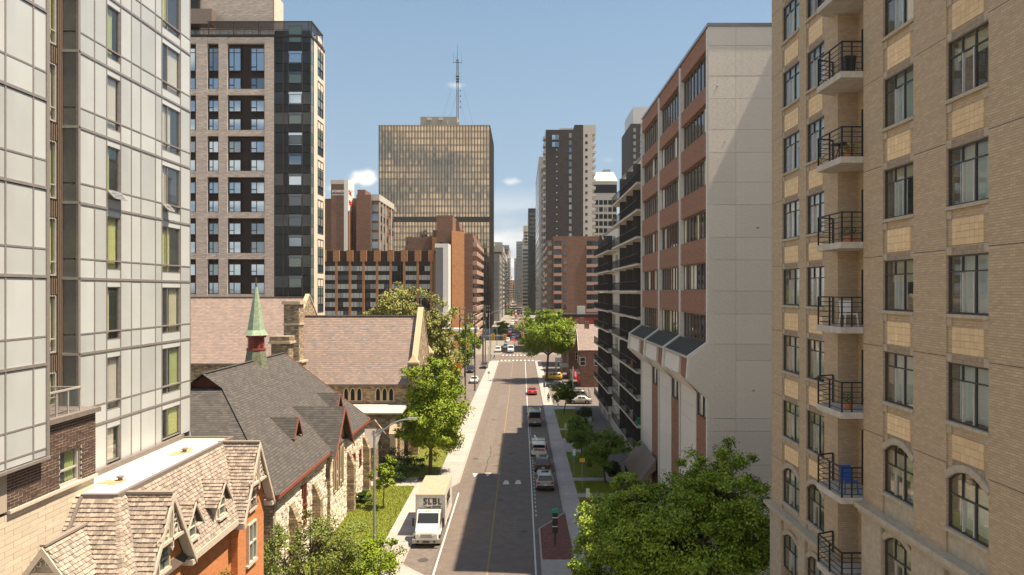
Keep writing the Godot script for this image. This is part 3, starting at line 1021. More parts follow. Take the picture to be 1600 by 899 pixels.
	rail.box(w(-16.68, 16.86, 24.3), w(-16.59, 16.92, 26.54))
	rail.box(w(-18.3, 16.86, 26.46), w(-16.69, 16.91, 26.53))
	var rl := put(rail, "railing", mats.alu_pale, t)
	rail = Mb.new()
	rail.box(w(-16.64, 16.08, 24.3), w(-16.63, 16.84, 26.45))
	rail.box(w(-18.2, 16.08, 26.49), w(-16.7, 16.84, 26.5))
	put(rail, "glass_panel", mats.pane_clear, rl)


# ------------------------------------------------------------------ the shingled mansard house
# shingles on a plane: o, e1 along the course, e2 up the slope; only those whose middle lies in the outline
func shingle(owner: Node, o: Vector3, e1: Vector3, e2: Vector3, poly: Array, most: int, wide := 0.14, course := 0.165) -> int:
	var ring := PackedVector2Array(poly)
	var lo := Vector2(1e9, 1e9)
	var hi := -lo
	for p: Vector2 in poly:
		lo = lo.min(p)
		hi = hi.max(p)
	var nn := e1.cross(e2).normalized()
	var under := Mb.new()
	under.slab(o, e1, e2, poly, 0.06)
	put(under, "roof_deck", mats.cedar_under, owner)
	var rest := []
	for i in 7: rest.append(Mb.new())
	var used := 0
	var v := lo.y
	while v < hi.y:
		var u := lo.x - rf(0, wide)
		var drop := rf(-0.006, 0.006)
		while u < hi.x:
			var wd := wide * rf(0.7, 1.25)
			var mid := Vector2(u + wd * 0.5, v + course * 0.5)
			if Geometry2D.is_point_in_polygon(mid, ring):
				var k := rng.randi() % 7
				var th := rf(0.034, 0.055)
				var m: Mb = Mb.new() if used < most else rest[k]
				var a := o + e1 * (u + 0.005) + e2 * (v + drop)
				var b := o + e1 * (u + wd - 0.005) + e2 * (v + drop + rf(-0.008, 0.008))
				var up := e2 * (course + 0.02)
				# thick butt below, thin top under the next course
				m.quad(a + nn * th, b + nn * th, b + up + nn * 0.004, a + up + nn * 0.004)
				m.quad(a, b, b + nn * th, a + nn * th)
				m.quad(b, b + up, b + up + nn * 0.004, b + nn * th)
				m.quad(a + up, a, a + nn * th, a + up + nn * 0.004)
				if used < most:
					used += 1
					put(m, "shingle", mats["cedar%d" % k], owner)
			u += wd
		v += course
	for i in 7:
		if rest[i].v.size(): put(rest[i], "shingle_field", mats["cedar%d" % i], owner, "stuff")
	return used


func barge(owner: Node, apex: Vector3, foot_a: Vector3, foot_b: Vector3, out: Vector3, wide: float, mat: Material) -> void:
	# two sloping boards under a gable's edge, with a thin lip above
	for ft: Vector3 in [foot_a, foot_b]:
		var m := Mb.new()
		var dir := (ft - apex).normalized()
		var drop := Vector3(0, -wide, 0)
		var th := out * 0.07
		var p := [apex + drop, ft + drop * 0.8, ft, apex, apex + drop + th, ft + drop * 0.8 + th, ft + th, apex + th]
		if (dir.cross(Vector3.UP)).dot(out) > 0: p = [p[1], p[0], p[3], p[2], p[5], p[4], p[7], p[6]]
		m.hexa(p)
		put(m, "barge_board", mat, owner)


func build_house() -> void:
	var t := thing("mansard_house", "orange brick house with weathered cedar shingle mansard and carved white gables", "house", w(-14.5, 0, 31))
	var eave := 9.7
	var topy := 12.85
	var xr := -13.5   # street eave
	var xt := -15.05  # edge of the flat roof
	var d0 := 26.2    # near edge of the flat roof
	var de := 23.9    # near eave
	var d1 := 36.2
	var m := Mb.new()
	m.box(w(-17.6, 0, 24.35), w(-13.95, eave, 36.5))
	put(m, "wall", mats.brick_orange, t)
	# flat roof with a raised edge, stains and two vents
	m = Mb.new()
	m.quad(w(-17.68, topy, d0), w(xt, topy, d0), w(xt, topy, d1 + 0.3), w(-17.68, topy, d1 + 0.3))
	var fr := put(m, "flat_roof", mats.membrane, t)
	m = Mb.new()
	m.box(w(-16.4, topy - 0.22, d0 - 0.06), w(xt + 0.06, topy + 0.09, d0 + 0.12))
	m.box(w(xt - 0.12, topy - 0.22, d0 + 0.12), w(xt + 0.06, topy + 0.09, d1 + 0.3))
	m.box(w(-17.68, topy - 0.2, d1 + 0.3), w(xt + 0.06, topy + 0.09, d1 + 0.45))
	m.box(w(-17.68, topy, 28.2), w(-17.5, topy + 0.22, d1 + 0.3))
	put(m, "roof_edge", mats.flashing, t)
	for q in [[-16.2, 28.4], [-16.0, 33.4]]:
		m = Mb.new()
		m.tube(w(q[0], topy, q[1]), w(q[0], topy + 0.14, q[1]), 0.09, 0.09, 10)
		m.tube(w(q[0], topy + 0.14, q[1]), w(q[0], topy + 0.18, q[1]), 0.15, 0.15, 10)
		put(m, "roof_vent", mats.flashing, t)
		for k in 5:
			m = Mb.new()
			var ring := []
			for i in 11: ring.append(Vector2.from_angle(TAU * i / 11.0) * rf(0.18, 0.42))
			m.slab(w(q[0] + rf(-0.5, 0.3), topy + 0.004 + k * 0.003, q[1] + rf(-0.5, 0.9)), Vector3.RIGHT, Vector3(0, 0, -1), ring, 0.002)
			put(m, "stain", mats.rust_stain, fr)
	# street slope
	var up := Vector3(xt - xr, topy - eave, 0)
	var len := up.length()
	var roof := Mb.new()
	roof.quad(w(xr, eave - 0.05, de), w(xr, eave - 0.05, d1), w(xt, topy - 0.06, d1), w(xt, topy - 0.06, d0))
	roof.quad(w(-17.6, eave - 0.05, de), w(xr, eave - 0.05, de), w(xt, topy - 0.06, d0), w(-17.6, topy - 0.06, d0))
	put(roof, "roof", mats.cedar_under, t)
	shingle(t, w(xr, eave, 0), Vector3(0, 0, -1), up / len, [Vector2(28.6, 0), Vector2(33.4, 0), Vector2(35.4, len - 0.1), Vector2(26.9, len - 0.1), Vector2(26.9, len * 0.9)], 0)
	shingle(t, w(xr, eave, 0), Vector3(0, 0, -1), up / len, [Vector2(de, 0), Vector2(25.2, 0.4), Vector2(26.6, len - 0.1), Vector2(d0, len - 0.1)], 0)
	# camera-side slope
	var upc := Vector3(0, topy - eave, -(d0 - de))
	var lc := upc.length()
	shingle(t, w(0, eave, de), Vector3.RIGHT, upc / lc, [Vector2(-17.4, 0), Vector2(xr, 0), Vector2(xt, lc - 0.12), Vector2(-16.9, lc - 0.12)], 170)
	# hip caps
	for i in 26:
		var a := w(xr, eave, de).lerp(w(xt, topy, d0), i / 26.0)
		var b := w(xr, eave, de).lerp(w(xt, topy, d0), (i + 1.35) / 26.0)
		m = Mb.new()
		var lift := Vector3(0.6, 0.5, 0.6).normalized()
		var s1 := Vector3(-0.16, -0.03, 0.02)
		var s2 := Vector3(0.02, -0.03, -0.16)
		m.quad(a + s1 + lift * 0.05, a + lift * 0.07, b + lift * 0.045, b + s1 + lift * 0.02)
		m.quad(a + lift * 0.07, a + s2 + lift * 0.05, b + s2 + lift * 0.02, b + lift * 0.045)
		m.quad(a + s1, a, a + lift * 0.07, a + s1 + lift * 0.05)
		put(m, "hip_cap", pick("cedar", 7), t)
	m = Mb.new()   # flashing against the tall block
	m.beam(w(-16.34, eave + 0.2, de + 0.1), w(-16.34, topy, d0 - 0.05), 0.10, 0.16)
	put(m, "flashing_strip", mats.flashing, t)
	# the two street gables
	var gi := 0
	for q in [[26.75, 12.8, 1.86, 3.1, -13.25], [35.45, 12.86, 2.05, 3.45, -13.2]]:
		var rd: float = q[0]
		var ry: float = q[1]
		var hw: float = q[2]
		var dr: float = q[3]
		var xf: float = q[4]
		var g := Mb.new()
		g.quad(w(xf, ry - dr, rd - hw), w(xf, ry, rd), w(xt - 0.15, ry, rd), w(xr - 0.05, ry - dr, rd - hw))
		g.quad(w(xf, ry, rd), w(xf, ry - dr, rd + hw), w(xr - 0.05, ry - dr, rd + hw), w(xt - 0.15, ry, rd))
		var gb := put(g, "gable_roof", mats.cedar_under, t)
		var e2 := Vector3(0, dr, -hw).normalized()
		var sl := Vector2(dr, hw).length()
		shingle(t, w(0, ry - dr, rd - hw) + Vector3(0, 0.02, 0.012), Vector3.RIGHT, e2, [Vector2(xr + 0.02, 0), Vector2(xf, 0), Vector2(xf, sl - 0.02), Vector2(xt - 0.05, sl - 0.02)], 110 if gi == 0 else 0)
		var e3 := Vector3(0, dr, hw).normalized()
		shingle(t, w(0, ry - dr, rd + hw) + Vector3(0, 0.02, -0.012), Vector3.LEFT, e3, [Vector2(-xf, 0), Vector2(-xr, 0), Vector2(-xt, sl - 0.02), Vector2(-xf, sl - 0.02)], 0)
		m = Mb.new()   # ridge cap, valley flashing
		m.beam(w(xt - 0.2, ry + 0.05, rd), w(xf + 0.03, ry + 0.05, rd), 0.24, 0.09)
		put(m, "ridge_cap", mats.cedar1, t)
		m = Mb.new()
		m.beam(w(xr + 0.02, ry - dr, rd - hw - 0.05), w(xt, ry + 0.02, rd - 0.1), 0.18, 0.05, Vector3(0.8, 0.5, 0.5))
		put(m, "valley_flashing", mats.flashing, t)
		# soffit, front wall, carved boards
		var ap := w(xf, ry + 0.03, rd)
		var fa := w(xf, ry - dr, rd - hw)
		var fb := w(xf, ry - dr, rd + hw)
		barge(gb, ap, fa, fb, Vector3.RIGHT, 0.30, mats.trim_cream)
		var wallx := xf - 0.42
		m = Mb.new()
		m.slab(w(wallx, 0, 0), Vector3(0, 0, -1), Vector3.UP, [Vector2(rd - hw + 0.35, 0), Vector2(rd + hw - 0.35, 0), Vector2(rd + hw - 0.35, ry - dr + 0.4), Vector2(rd, ry - 0.2), Vector2(rd - hw + 0.35, ry - dr + 0.4)], 0.35)
		put(m, "gable_wall", mats.brick_orange, t)
		m = Mb.new()
		var cy := ry - dr * 0.56
		m.beam(w(xf - 0.03, cy, rd - hw * 0.56), w(xf - 0.03, cy, rd + hw * 0.56), 0.09, 0.12)
		m.beam(w(xf - 0.03, cy - 0.28, rd), w(xf - 0.03, ry - 0.3, rd), 0.08, 0.09)
		m.tube(w(xf - 0.03, cy - 0.28, rd), w(xf - 0.03, cy - 0.42, rd), 0.07, 0.02, 8)
		var orn := put(m, "collar_beam", mats.trim_cream, gb)
		# fretwork: a thin board pierced by rings
		m = Mb.new()
		for side in [-1.0, 1.0]:
			for k in [[0.20, 0.30, 0.15], [0.42, 0.18, 0.12], [0.16, 0.72, 0.13], [0.10, 1.10, 0.09], [0.60, 0.12, 0.07], [0.34, 0.52, 0.10]]:
				var cc := w(xf - 0.05, cy + 0.06 + k[1], rd + side * k[0] * hw * 0.62 / 0.7)
				for i in 12:
					var p0: Vector3 = cc + Vector3(0, cos(TAU * i / 12), sin(TAU * i / 12)) * k[2]
					var p1: Vector3 = cc + Vector3(0, cos(TAU * (i + 1) / 12), sin(TAU * (i + 1) / 12)) * k[2]
					m.beam(p0, p1, 0.03, 0.045)
			m.beam(w(xf - 0.05, cy + 0.05, rd + side * 0.06), w(xf - 0.05, ry - 0.5, rd + side * 0.08), 0.03, 0.04)
		put(m, "fretwork", mats.trim_cream, gb)
		m = Mb.new()   # the solid board behind the carving
		m.slab(w(xf - 0.09, 0, 0), Vector3(0, 0, -1), Vector3.UP, [Vector2(rd - hw * 0.53, cy + 0.05), Vector2(rd + hw * 0.53, cy + 0.05), Vector2(rd, ry - 0.28)], 0.03)
		put(m, "gable_board", mats.trim_cream, gb)
		for side in [-1.0, 1.0]:
			for k in [[0.20, 0.30, 0.075], [0.42, 0.18, 0.06], [0.16, 0.72, 0.065], [0.10, 1.10, 0.045], [0.34, 0.52, 0.05]]:
				m = Mb.new()
				var hc := w(xf - 0.088, cy + 0.06 + k[1], rd + side * k[0] * hw * 0.62 / 0.7)
				m.tube(hc, hc + Vector3(0.006, 0, 0), k[2], k[2], 10)
				put(m, "hole_shade", mats.cedar_under, gb)  # dark disc on the uncut board, painted as the shade inside a hole
		var fw := face_right(wallx)
		var wy := 6.9 if gi else 6.6
		var hole := window(t, fw, rd - 0.62, wy, 1.05, 2.0, [0.5], [0.5], 0.09, 0.015, mats.trim_cream, mats.pane_green)
		pc(hole, "sill", fw, rd - 0.74, wy - 0.12, 0.0, rd + 0.56, wy - 0.004, 0.14, mats.trim_cream)
		var up_win := window(t, fw, rd - 0.42, ry - dr + 0.15, 0.84, 0.95, [], [0.5], 0.07, 0.015, mats.trim_cream, mats.pane_green)
		pc(up_win, "sill", fw, rd - 0.52, ry - dr + 0.03, 0.0, rd + 0.52, ry - dr + 0.146, 0.12, mats.trim_cream)
		for q2 in [-1.0, 1.0]:   # boarded soffits under the overhang
			m = Mb.new()
			var u := Vector3(0, -0.09, 0)
			m.quad(w(xf - 0.4, ry, rd) + u, w(xf - 0.01, ry, rd) + u, w(xf - 0.01, ry - dr, rd + q2 * hw) + u, w(xf - 0.4, ry - dr, rd + q2 * hw) + u)
			put(m, "soffit", mats.trim_cream, gb)
		m = Mb.new()   # boxed corner returns of the eave
		m.box(w(xf - 0.5, ry - dr - 0.24, rd - hw - 0.02), w(xf + 0.03, ry - dr - 0.02, rd - hw + 0.32))
		m.box(w(xf - 0.5, ry - dr - 0.24, rd + hw - 0.32), w(xf + 0.03, ry - dr - 0.02, rd + hw + 0.02))
		put(m, "eave_return", mats.trim_cream, gb)
		gi += 1
	# eave board along the street side and the near side
	m = Mb.new()
	m.box(w(xr - 0.1, eave - 0.30, 28.65), w(xr + 0.08, eave - 0.01, 33.35))
	m.box(w(xr - 0.45, eave - 0.33, 28.65), w(xr - 0.1, eave - 0.24, 33.35))
	m.box(w(-17.3, eave - 0.30, de - 0.08), w(xr + 0.08, eave - 0.01, de + 0.1))
	put(m, "eave_board", mats.trim_cream, t)
	# two small dormers on the street slope
	for q in [[29.15, 11.77], [32.05, 11.88]]:
		var rd: float = q[0]
		var ry: float = q[1]
		var hw := 0.78
		var xf := -13.52
		var xb := xr - (ry - eave) * 0.492
		var dr := 1.05
		var xfoot := xr - (ry - dr - eave) * 0.492
		m = Mb.new()
		m.slab(w(xf - 0.2, 0, 0), Vector3(0, 0, -1), Vector3.UP, [Vector2(rd - 0.5, 10.2), Vector2(rd + 0.5, 10.2), Vector2(rd + 0.5, ry - 0.7), Vector2(rd, ry - 0.1), Vector2(rd - 0.5, ry - 0.7)], 0.9)
		var dm := put(m, "dormer", mats.trim_cream, t)
		m = Mb.new()
		m.quad(w(xf, ry - dr, rd - hw), w(xf, ry, rd), w(xb, ry, rd), w(xfoot, ry - dr, rd - hw))
		m.quad(w(xf, ry, rd), w(xf, ry - dr, rd + hw), w(xfoot, ry - dr, rd + hw), w(xb, ry, rd))
		put(m, "dormer_roof", mats.cedar_under, dm)
		var sl := Vector2(dr, hw).length()
		shingle(t, w(0, ry - dr + 0.02, rd - hw), Vector3.RIGHT, Vector3(0, dr, -hw).normalized(), [Vector2(xfoot, 0), Vector2(xf + 0.02, 0), Vector2(xf + 0.02, sl), Vector2(xb, sl)], 0)
		shingle(t, w(0, ry - dr + 0.02, rd + hw), Vector3.LEFT, Vector3(0, dr, hw).normalized(), [Vector2(-xf - 0.02, 0), Vector2(-xfoot, 0), Vector2(-xb, sl), Vector2(-xf - 0.02, sl)], 0)
		barge(dm, w(xf, ry + 0.02, rd), w(xf, ry - dr, rd - hw), w(xf, ry - dr, rd + hw), Vector3.RIGHT, 0.14, mats.trim_cream)
		var fw := face_right(xf - 0.2)
		window(t, fw, rd - 0.32, 10.28, 0.64, 0.85, [], [0.5], 0.06, 0.01, mats.trim_cream, mats.pane_green, 0.0, "dormer_window")
		pc(dm, "sill", fw, rd - 0.45, 10.14, 0.0, rd + 0.45, 10.24, 0.18, mats.trim_cream)
	# the dormer that looks at the camera
	var rx := -15.85
	var ry := 12.0
	var hw := 1.0
	var dr := 1.35
	var df := 23.3
	var db := de + (ry - eave) * (d0 - de) / (topy - eave)
	var dfoot := de + (ry - dr - eave) * (d0 - de) / (topy - eave)
	m = Mb.new()
	m.slab(w(0, 0, df + 0.3), Vector3.RIGHT, Vector3.UP, [Vector2(rx - 0.65, 9.5), Vector2(rx + 0.65, 9.5), Vector2(rx + 0.65, ry - 0.95), Vector2(rx, ry - 0.12), Vector2(rx - 0.65, ry - 0.95)], 1.0)
	var dm := put(m, "dormer", mats.trim_cream, t)
	m = Mb.new()
	m.quad(w(rx, ry, df), w(rx + hw, ry - dr, df), w(rx + hw, ry - dr, dfoot), w(rx, ry, db))
	m.quad(w(rx - hw, ry - dr, df), w(rx, ry, df), w(rx, ry, db), w(rx - hw, ry - dr, dfoot))
	put(m, "dormer_roof", mats.cedar_under, dm)
	var sl := Vector2(dr, hw).length()
	shingle(t, w(rx + hw, ry - dr + 0.02, 0), Vector3(0, 0, -1), Vector3(-hw, dr, 0).normalized(), [Vector2(df, 0), Vector2(dfoot, 0), Vector2(db, sl), Vector2(df, sl)], 20)
	shingle(t, w(rx - hw, ry - dr + 0.02, 0), Vector3(0, 0, 1), Vector3(hw, dr, 0).normalized(), [Vector2(-dfoot, 0), Vector2(-df, 0), Vector2(-df, sl), Vector2(-db, sl)], 0)
	m = Mb.new()
	m.beam(w(rx, ry + 0.06, df - 0.02), w(rx, ry + 0.06, db), 0.2, 0.08)
	put(m, "ridge_cap", mats.cedar1, dm)
	barge(dm, w(rx, ry + 0.02, df), w(rx - hw, ry - dr, df), w(rx + hw, ry - dr, df), Vector3.BACK, 0.3, mats.trim_cream)
	var fw := face_front(df + 0.3)
	window(t, fw, rx - 0.4, 9.55, 0.8, 1.05, [0.5], [], 0.08, 0.01, mats.trim_cream, mats.pane_green, 0.0, "dormer_window")
	m = Mb.new()
	for side in [-1.0, 1.0]:
		for k in [[0.16, 0.55, 0.09], [0.34, 0.72, 0.07], [0.08, 0.36, 0.06]]:
			var cc := w(rx + side * k[0], ry - k[1], df + 0.02)
			for i in 10: m.beam(cc + Vector3(cos(TAU * i / 10), sin(TAU * i / 10), 0) * k[2], cc + Vector3(cos(TAU * (i + 1) / 10), sin(TAU * (i + 1) / 10), 0) * k[2], 0.03, 0.04, Vector3.BACK)
	m.beam(w(rx - 0.62, ry - 0.88, df + 0.03), w(rx + 0.62, ry - 0.88, df + 0.03), 0.05, 0.08)
	put(m, "fretwork", mats.trim_cream, dm)


# ------------------------------------------------------------------ the stone hall with the black roof and the copper spirelet
func lancet(x: float, y0: float, wide: float, high: float) -> Array:
	# pointed-arch outline, counter-clockwise
	var out := [Vector2(x - wide * 0.5, y0), Vector2(x + wide * 0.5, y0), Vector2(x + wide * 0.5, y0 + high - wide)]
	for i in range(1, 6):
		var a := i / 6.0
		out.append(Vector2(x + wide * 0.5 * (1.0 - a * a * 0.7 - a * 0.3), y0 + high - wide + wide * sin(a * PI * 0.5)))
	out.append(Vector2(x, y0 + high))
	for i in range(5, 0, -1):
		var a := i / 6.0
		out.append(Vector2(x - wide * 0.5 * (1.0 - a * a * 0.7 - a * 0.3), y0 + high - wide + wide * sin(a * PI * 0.5)))
	out.append(Vector2(x - wide * 0.5, y0 + high - wide))
	return out


func lancet_window(parent: Node, f: Fc, x: float, y0: float, wide: float, high: float, frame: Material, glass: Material) -> void:
	var m := Mb.new()
	var outer := lancet(x, y0 - 0.08, wide + 0.3, high + 0.25)
	var inner := lancet(x, y0, wide, high)
	for i in outer.size():
		var j := (i + 1) % outer.size()
		var p := [f.p(outer[i].x, outer[i].y, 0.09), f.p(outer[j].x, outer[j].y, 0.09), f.p(inner[j].x, inner[j].y, 0.09), f.p(inner[i].x, inner[i].y, 0.09)]
		m.quad(p[0], p[1], p[2], p[3])
		m.quad(f.p(outer[i].x, outer[i].y, 0.0), f.p(outer[j].x, outer[j].y, 0.0), p[1], p[0])
		m.quad(p[3], p[2], f.p(inner[j].x, inner[j].y, 0.0), f.p(inner[i].x, inner[i].y, 0.0))
	var o := put(m, "window", frame, parent)
	m = Mb.new()
	m.slab(f.p(0, 0, 0.02), f.u, Vector3.UP, inner, 0.01)
	put(m, "pane", glass, o)


func ashlar_wall(owner: Node, f: Fc, a0: float, a1: float, b0: float, b1: float, holes: Array, most: int, far_first := false) -> void:
	# rough stones of uneven size in uneven courses
	var spots := []
	var b := b0
	while b < b1:
		var ch := rf(0.16, 0.34)
		var top := minf(b + ch - 0.02, b1)
		var a := a0 - rf(0, 0.4)
		while a < a1:
			var wd := rf(0.3, 0.85)
			var l := maxf(a, a0)
			var r := minf(a + wd - 0.02, a1)
			a += wd
			if r - l < 0.06: continue
			var ok := true
			for h: Rect2 in holes:
				if h.intersects(Rect2(l, b, r - l, top - b)): ok = false
			if ok: spots.append([l, r, b, top])
		b += ch
	spots.sort_custom(func(p, q): return p[2] > q[2])
	var rest := []
	for i in 6: rest.append(Mb.new())
	for i in spots.size():
		var s: Array = spots[i]
		var k := rng.randi() % 6
		var deep := rf(0.0, 0.075)
		var m: Mb = Mb.new() if i < most else rest[k]
		# a rough face: the middle stands proud of the edges
		var e := 0.025
		var q := []
		for c in [[-0.06, 0.0], [deep, e]]:
			for p in [[s[0] + c[1], s[2] + c[1]], [s[1] - c[1], s[2] + c[1]], [s[1] - c[1], s[3] - c[1]], [s[0] + c[1], s[3] - c[1]]]: q.append(f.p(p[0] + rf(-0.01, 0.01), p[1] + rf(-0.01, 0.01), c[0] + rf(0, 0.02)))
		m.hexa(q)
		if i < most: put(m, "stone", mats["stone%d" % k], owner)
	for i in 6:
		if rest[i].v.size(): put(rest[i], "stone_field", mats["stone%d" % i], owner, "stuff")


func build_hall() -> void:
	var t := thing("stone_hall", "stone church hall with black shingle roof, red trim and green copper spirelet", "building", w(-20, 0, 60))
	var xr := -24.6
	var ry := 14.1
	var xe := -15.7
	var ey := 7.3
	var d0 := 45.3
	var d1 := 72.9
	var dg := 54.6   # foot of the little gable above the hip
	var hipy := 13.0
	var slope := (ry - ey) / (xe - xr)
	var m := Mb.new()
	m.box(w(-33.0, 0, 46.0), w(-16.25, 7.2, 72.5))
	m.slab(w(0, 0, 46.0), Vector3.RIGHT, Vector3.UP, [Vector2(-33, 7.2), Vector2(-16.25, 7.2), Vector2(-17, 7.3), Vector2(-32.2, 7.3)], 26.5)
	m.slab(w(0, 0, 72.2), Vector3.RIGHT, Vector3.UP, [Vector2(-33, 7.0), Vector2(-16.3, 7.0), Vector2(xr, ry - 0.3)], 0.3)
	put(m, "wall", mats.rubble, t)
	# roof planes
	var half := (hipy - ey) / slope   # how far the hip's top corner lies from the eave
	var hl := w(xe - half, hipy, dg)
	var hr := w(2 * xr - xe + half, hipy, dg)
	m = Mb.new()
	m.quad(w(xe, ey, d0), w(xe, ey, d1), w(xr, ry, d1), hl)
	m.tri(hl, w(xr, ry, d1), w(xr, ry, dg + 1.1))
	m.quad(w(xr, ry, d1), w(2 * xr - xe, ey, d1), w(2 * xr - xe, ey, d0), hr)
	m.tri(w(xr, ry, dg + 1.1), w(xr, ry, d1), hr)
	m.quad(w(2 * xr - xe, ey, d0), w(xe, ey, d0), hl, hr)
	var roof := put(m, "roof", mats.asphalt_shingle, t)
	m = Mb.new()   # thickness under the eaves
	m.quad(w(xe, ey - 0.02, d0), w(xe, ey - 0.02, d1), w(xe - 0.6, ey - 0.1, d1), w(xe - 0.6, ey - 0.1, d0))
	put(m, "soffit", mats.trim_red, t)
	m = Mb.new()   # gablet: dark red triangle with overhanging roof
	m.tri(hr + Vector3(0, 0, -0.3), hl + Vector3(0, 0, -0.3), w(xr, ry - 0.05, dg + 0.3))
	var gab := put(m, "gablet", mats.trim_red, t)
	m = Mb.new()
	m.quad(hl, w(xr, ry + 0.02, dg + 1.1), w(xr, ry + 0.02, dg - 0.4), hl + Vector3(0.3, -0.2, 0.3))
	m.quad(w(xr, ry + 0.02, dg + 1.1), hr, hr + Vector3(-0.3, -0.2, 0.3), w(xr, ry + 0.02, dg - 0.4))
	put(m, "gablet_roof", mats.asphalt_shingle, gab)
	m = Mb.new()   # red fascia along the eave and the far verge
	m.box(w(xe - 0.05, ey - 0.24, d0), w(xe + 0.04, ey + 0.01, 57.6))
	m.box(w(xe - 0.05, ey - 0.24, 64.3), w(xe + 0.04, ey + 0.01, d1))
	m.box(w(2 * xr - xe, ey - 0.24, d0 - 0.05), w(xe + 0.04, ey + 0.01, d0 + 0.05))
	m.beam(w(xe, ey - 0.1, d1 + 0.03), w(xr, ry - 0.1, d1 + 0.03), 0.08, 0.24)
	put(m, "fascia", mats.trim_red, t)
	for q in [[hl + Vector3(0.02, 0.03, 0.02), w(xe, ey + 0.03, d0)], [w(xr, ry + 0.03, dg), w(xr, ry + 0.03, d1)]]:
		m = Mb.new()
		m.beam(q[0], q[1], 0.3, 0.06)
		put(m, "ridge_strip", mats.asphalt_shingle, t)
	# street wall, stone by stone
	var f := face_right(-16.2)
	var holes := [Rect2(58.6, 3.6, 0.55, 5.0), Rect2(60.3, 3.6, 0.55, 5.4), Rect2(62.0, 3.6, 0.55, 5.0), Rect2(67.4, 2.9, 0.9, 2.0), Rect2(52.0, 3.0, 0.8, 3.2), Rect2(70.0, 2.9, 0.9, 1.8)]
	ashlar_wall(t, f, 46.2, 72.5, 0.1, 7.1, holes, 300)
	# the cross gable in the street wall
	var gd := 61.0
	var gy := 10.5
	var gh := 3.25
	var gdr := 3.9
	var xf := -15.3
	var xb := xe - (gy - ey) / slope
	m = Mb.new()
	m.slab(w(-15.9, 0, 0), Vector3(0, 0, -1), Vector3.UP, [Vector2(gd - 2.6, 0), Vector2(gd + 2.6, 0), Vector2(gd + 2.6, 7.2), Vector2(gd, gy - 0.25), Vector2(gd - 2.6, 7.2)], 0.5)
	put(m, "gable_wall", mats.rubble, t)
	ashlar_wall(t, face_right(-15.9), gd - 2.6, gd + 2.6, 0.1, 7.1, [Rect2(gd - 1.5, 3.4, 0.6, 3.9), Rect2(gd - 0.3, 3.4, 0.6, 4.5), Rect2(gd + 0.9, 3.4, 0.6, 3.9)], 0)
	for k in [-1.2, 0.0, 1.2]: lancet_window(t, face_right(-15.88), gd + k, 3.5, 0.46, 4.0 if k == 0.0 else 3.4, mats.sandstone, mats.pane_dark)
	m = Mb.new()
	m.quad(w(xf, gy - gdr, gd - gh), w(xf, gy, gd), w(xb, gy, gd), w(xe - 0.02, gy - gdr + 0.4, gd - gh + 0.3))
	m.quad(w(xf, gy, gd), w(xf, gy - gdr, gd + gh), w(xe - 0.02, gy - gdr + 0.4, gd + gh - 0.3), w(xb, gy, gd))
	var gr := put(m, "gable_roof", mats.asphalt_shingle, t)
	barge(gr, w(xf, gy + 0.02, gd), w(xf, gy - gdr, gd - gh), w(xf, gy - gdr, gd + gh), Vector3.RIGHT, 0.34, mats.trim_red)
	# two small dormers
	for q in [[55.6, 10.55], [68.4, 10.6]]:
		var dx0: float = xe - (q[1] - ey) / slope
		var dxf := -17.65
		var hw := 1.0
		var dr := 1.55
		var foot: float = xe - (q[1] - dr - ey) / slope
		m = Mb.new()
		m.quad(w(dxf, q[1] - dr, q[0] - hw), w(dxf, q[1], q[0]), w(dx0, q[1], q[0]), w(foot, q[1] - dr, q[0] - hw))
		m.quad(w(dxf, q[1], q[0]), w(dxf, q[1] - dr, q[0] + hw), w(foot, q[1] - dr, q[0] + hw), w(dx0, q[1], q[0]))
		var dr_o := put(m, "dormer", mats.asphalt_shingle, t)
		m = Mb.new()
		m.slab(w(dxf - 0.35, 0, 0), Vector3(0, 0, -1), Vector3.UP, [Vector2(q[0] - 0.7, q[1] - 2.2), Vector2(q[0] + 0.7, q[1] - 2.2), Vector2(q[0] + 0.7, q[1] - 1.3), Vector2(q[0], q[1] - 0.2), Vector2(q[0] - 0.7, q[1] - 1.3)], 0.9)
		put(m, "dormer_wall", mats.louvre_red, dr_o)
		barge(dr_o, w(dxf, q[1] + 0.02, q[0]), w(dxf, q[1] - dr, q[0] - hw), w(dxf, q[1] - dr, q[0] + hw), Vector3.RIGHT, 0.2, mats.trim_red)
		for k in 4: pc(dr_o, "louvre", face_right(dxf - 0.35), q[0] - 0.4 + k * 0.03, q[1] - 1.75 + k * 0.24, 0.0, q[0] + 0.4 - k * 0.03, q[1] - 1.6 + k * 0.24, 0.08, mats.trim_red)
	# windows and buttresses of the street wall
	for q in [[67.4, 2.9, 0.9, 2.0], [70.0, 2.9, 0.9, 1.8], [52.0, 3.0, 0.8, 3.2]]:
		var wn := window(t, f, q[0], q[1], q[2], q[3], [0.5], [0.5], 0.08, -0.02, mats.trim_red, mats.pane_dark)
		pc(wn, "lintel", f, q[0] - 0.2, q[1] + q[3] + 0.005, 0.0, q[0] + q[2] + 0.2, q[1] + q[3] + 0.28, 0.09, mats.sandstone)
	for dd in [49.2, 54.6, 65.4, 72.0]:
		m = Mb.new()
		m.box(w(-16.2, 0, dd - 0.4), w(-15.5, 4.4, dd + 0.4))
		m.hexa([w(-16.2, 4.4, dd + 0.4), w(-15.5, 4.4, dd + 0.4), w(-16.0, 5.6, dd + 0.4), w(-16.2, 5.6, dd + 0.4), w(-16.2, 4.4, dd - 0.4), w(-15.5, 4.4, dd - 0.4), w(-16.0, 5.6, dd - 0.4), w(-16.2, 5.6, dd - 0.4)])
		put(m, "buttress", mats.rubble, t)
	# the spirelet astride the ridge
	var sx := xr
	var sd := 65.2
	m = Mb.new()
	oct(m, sx, sd, 12.9, 1.22, 15.05, 0.86)
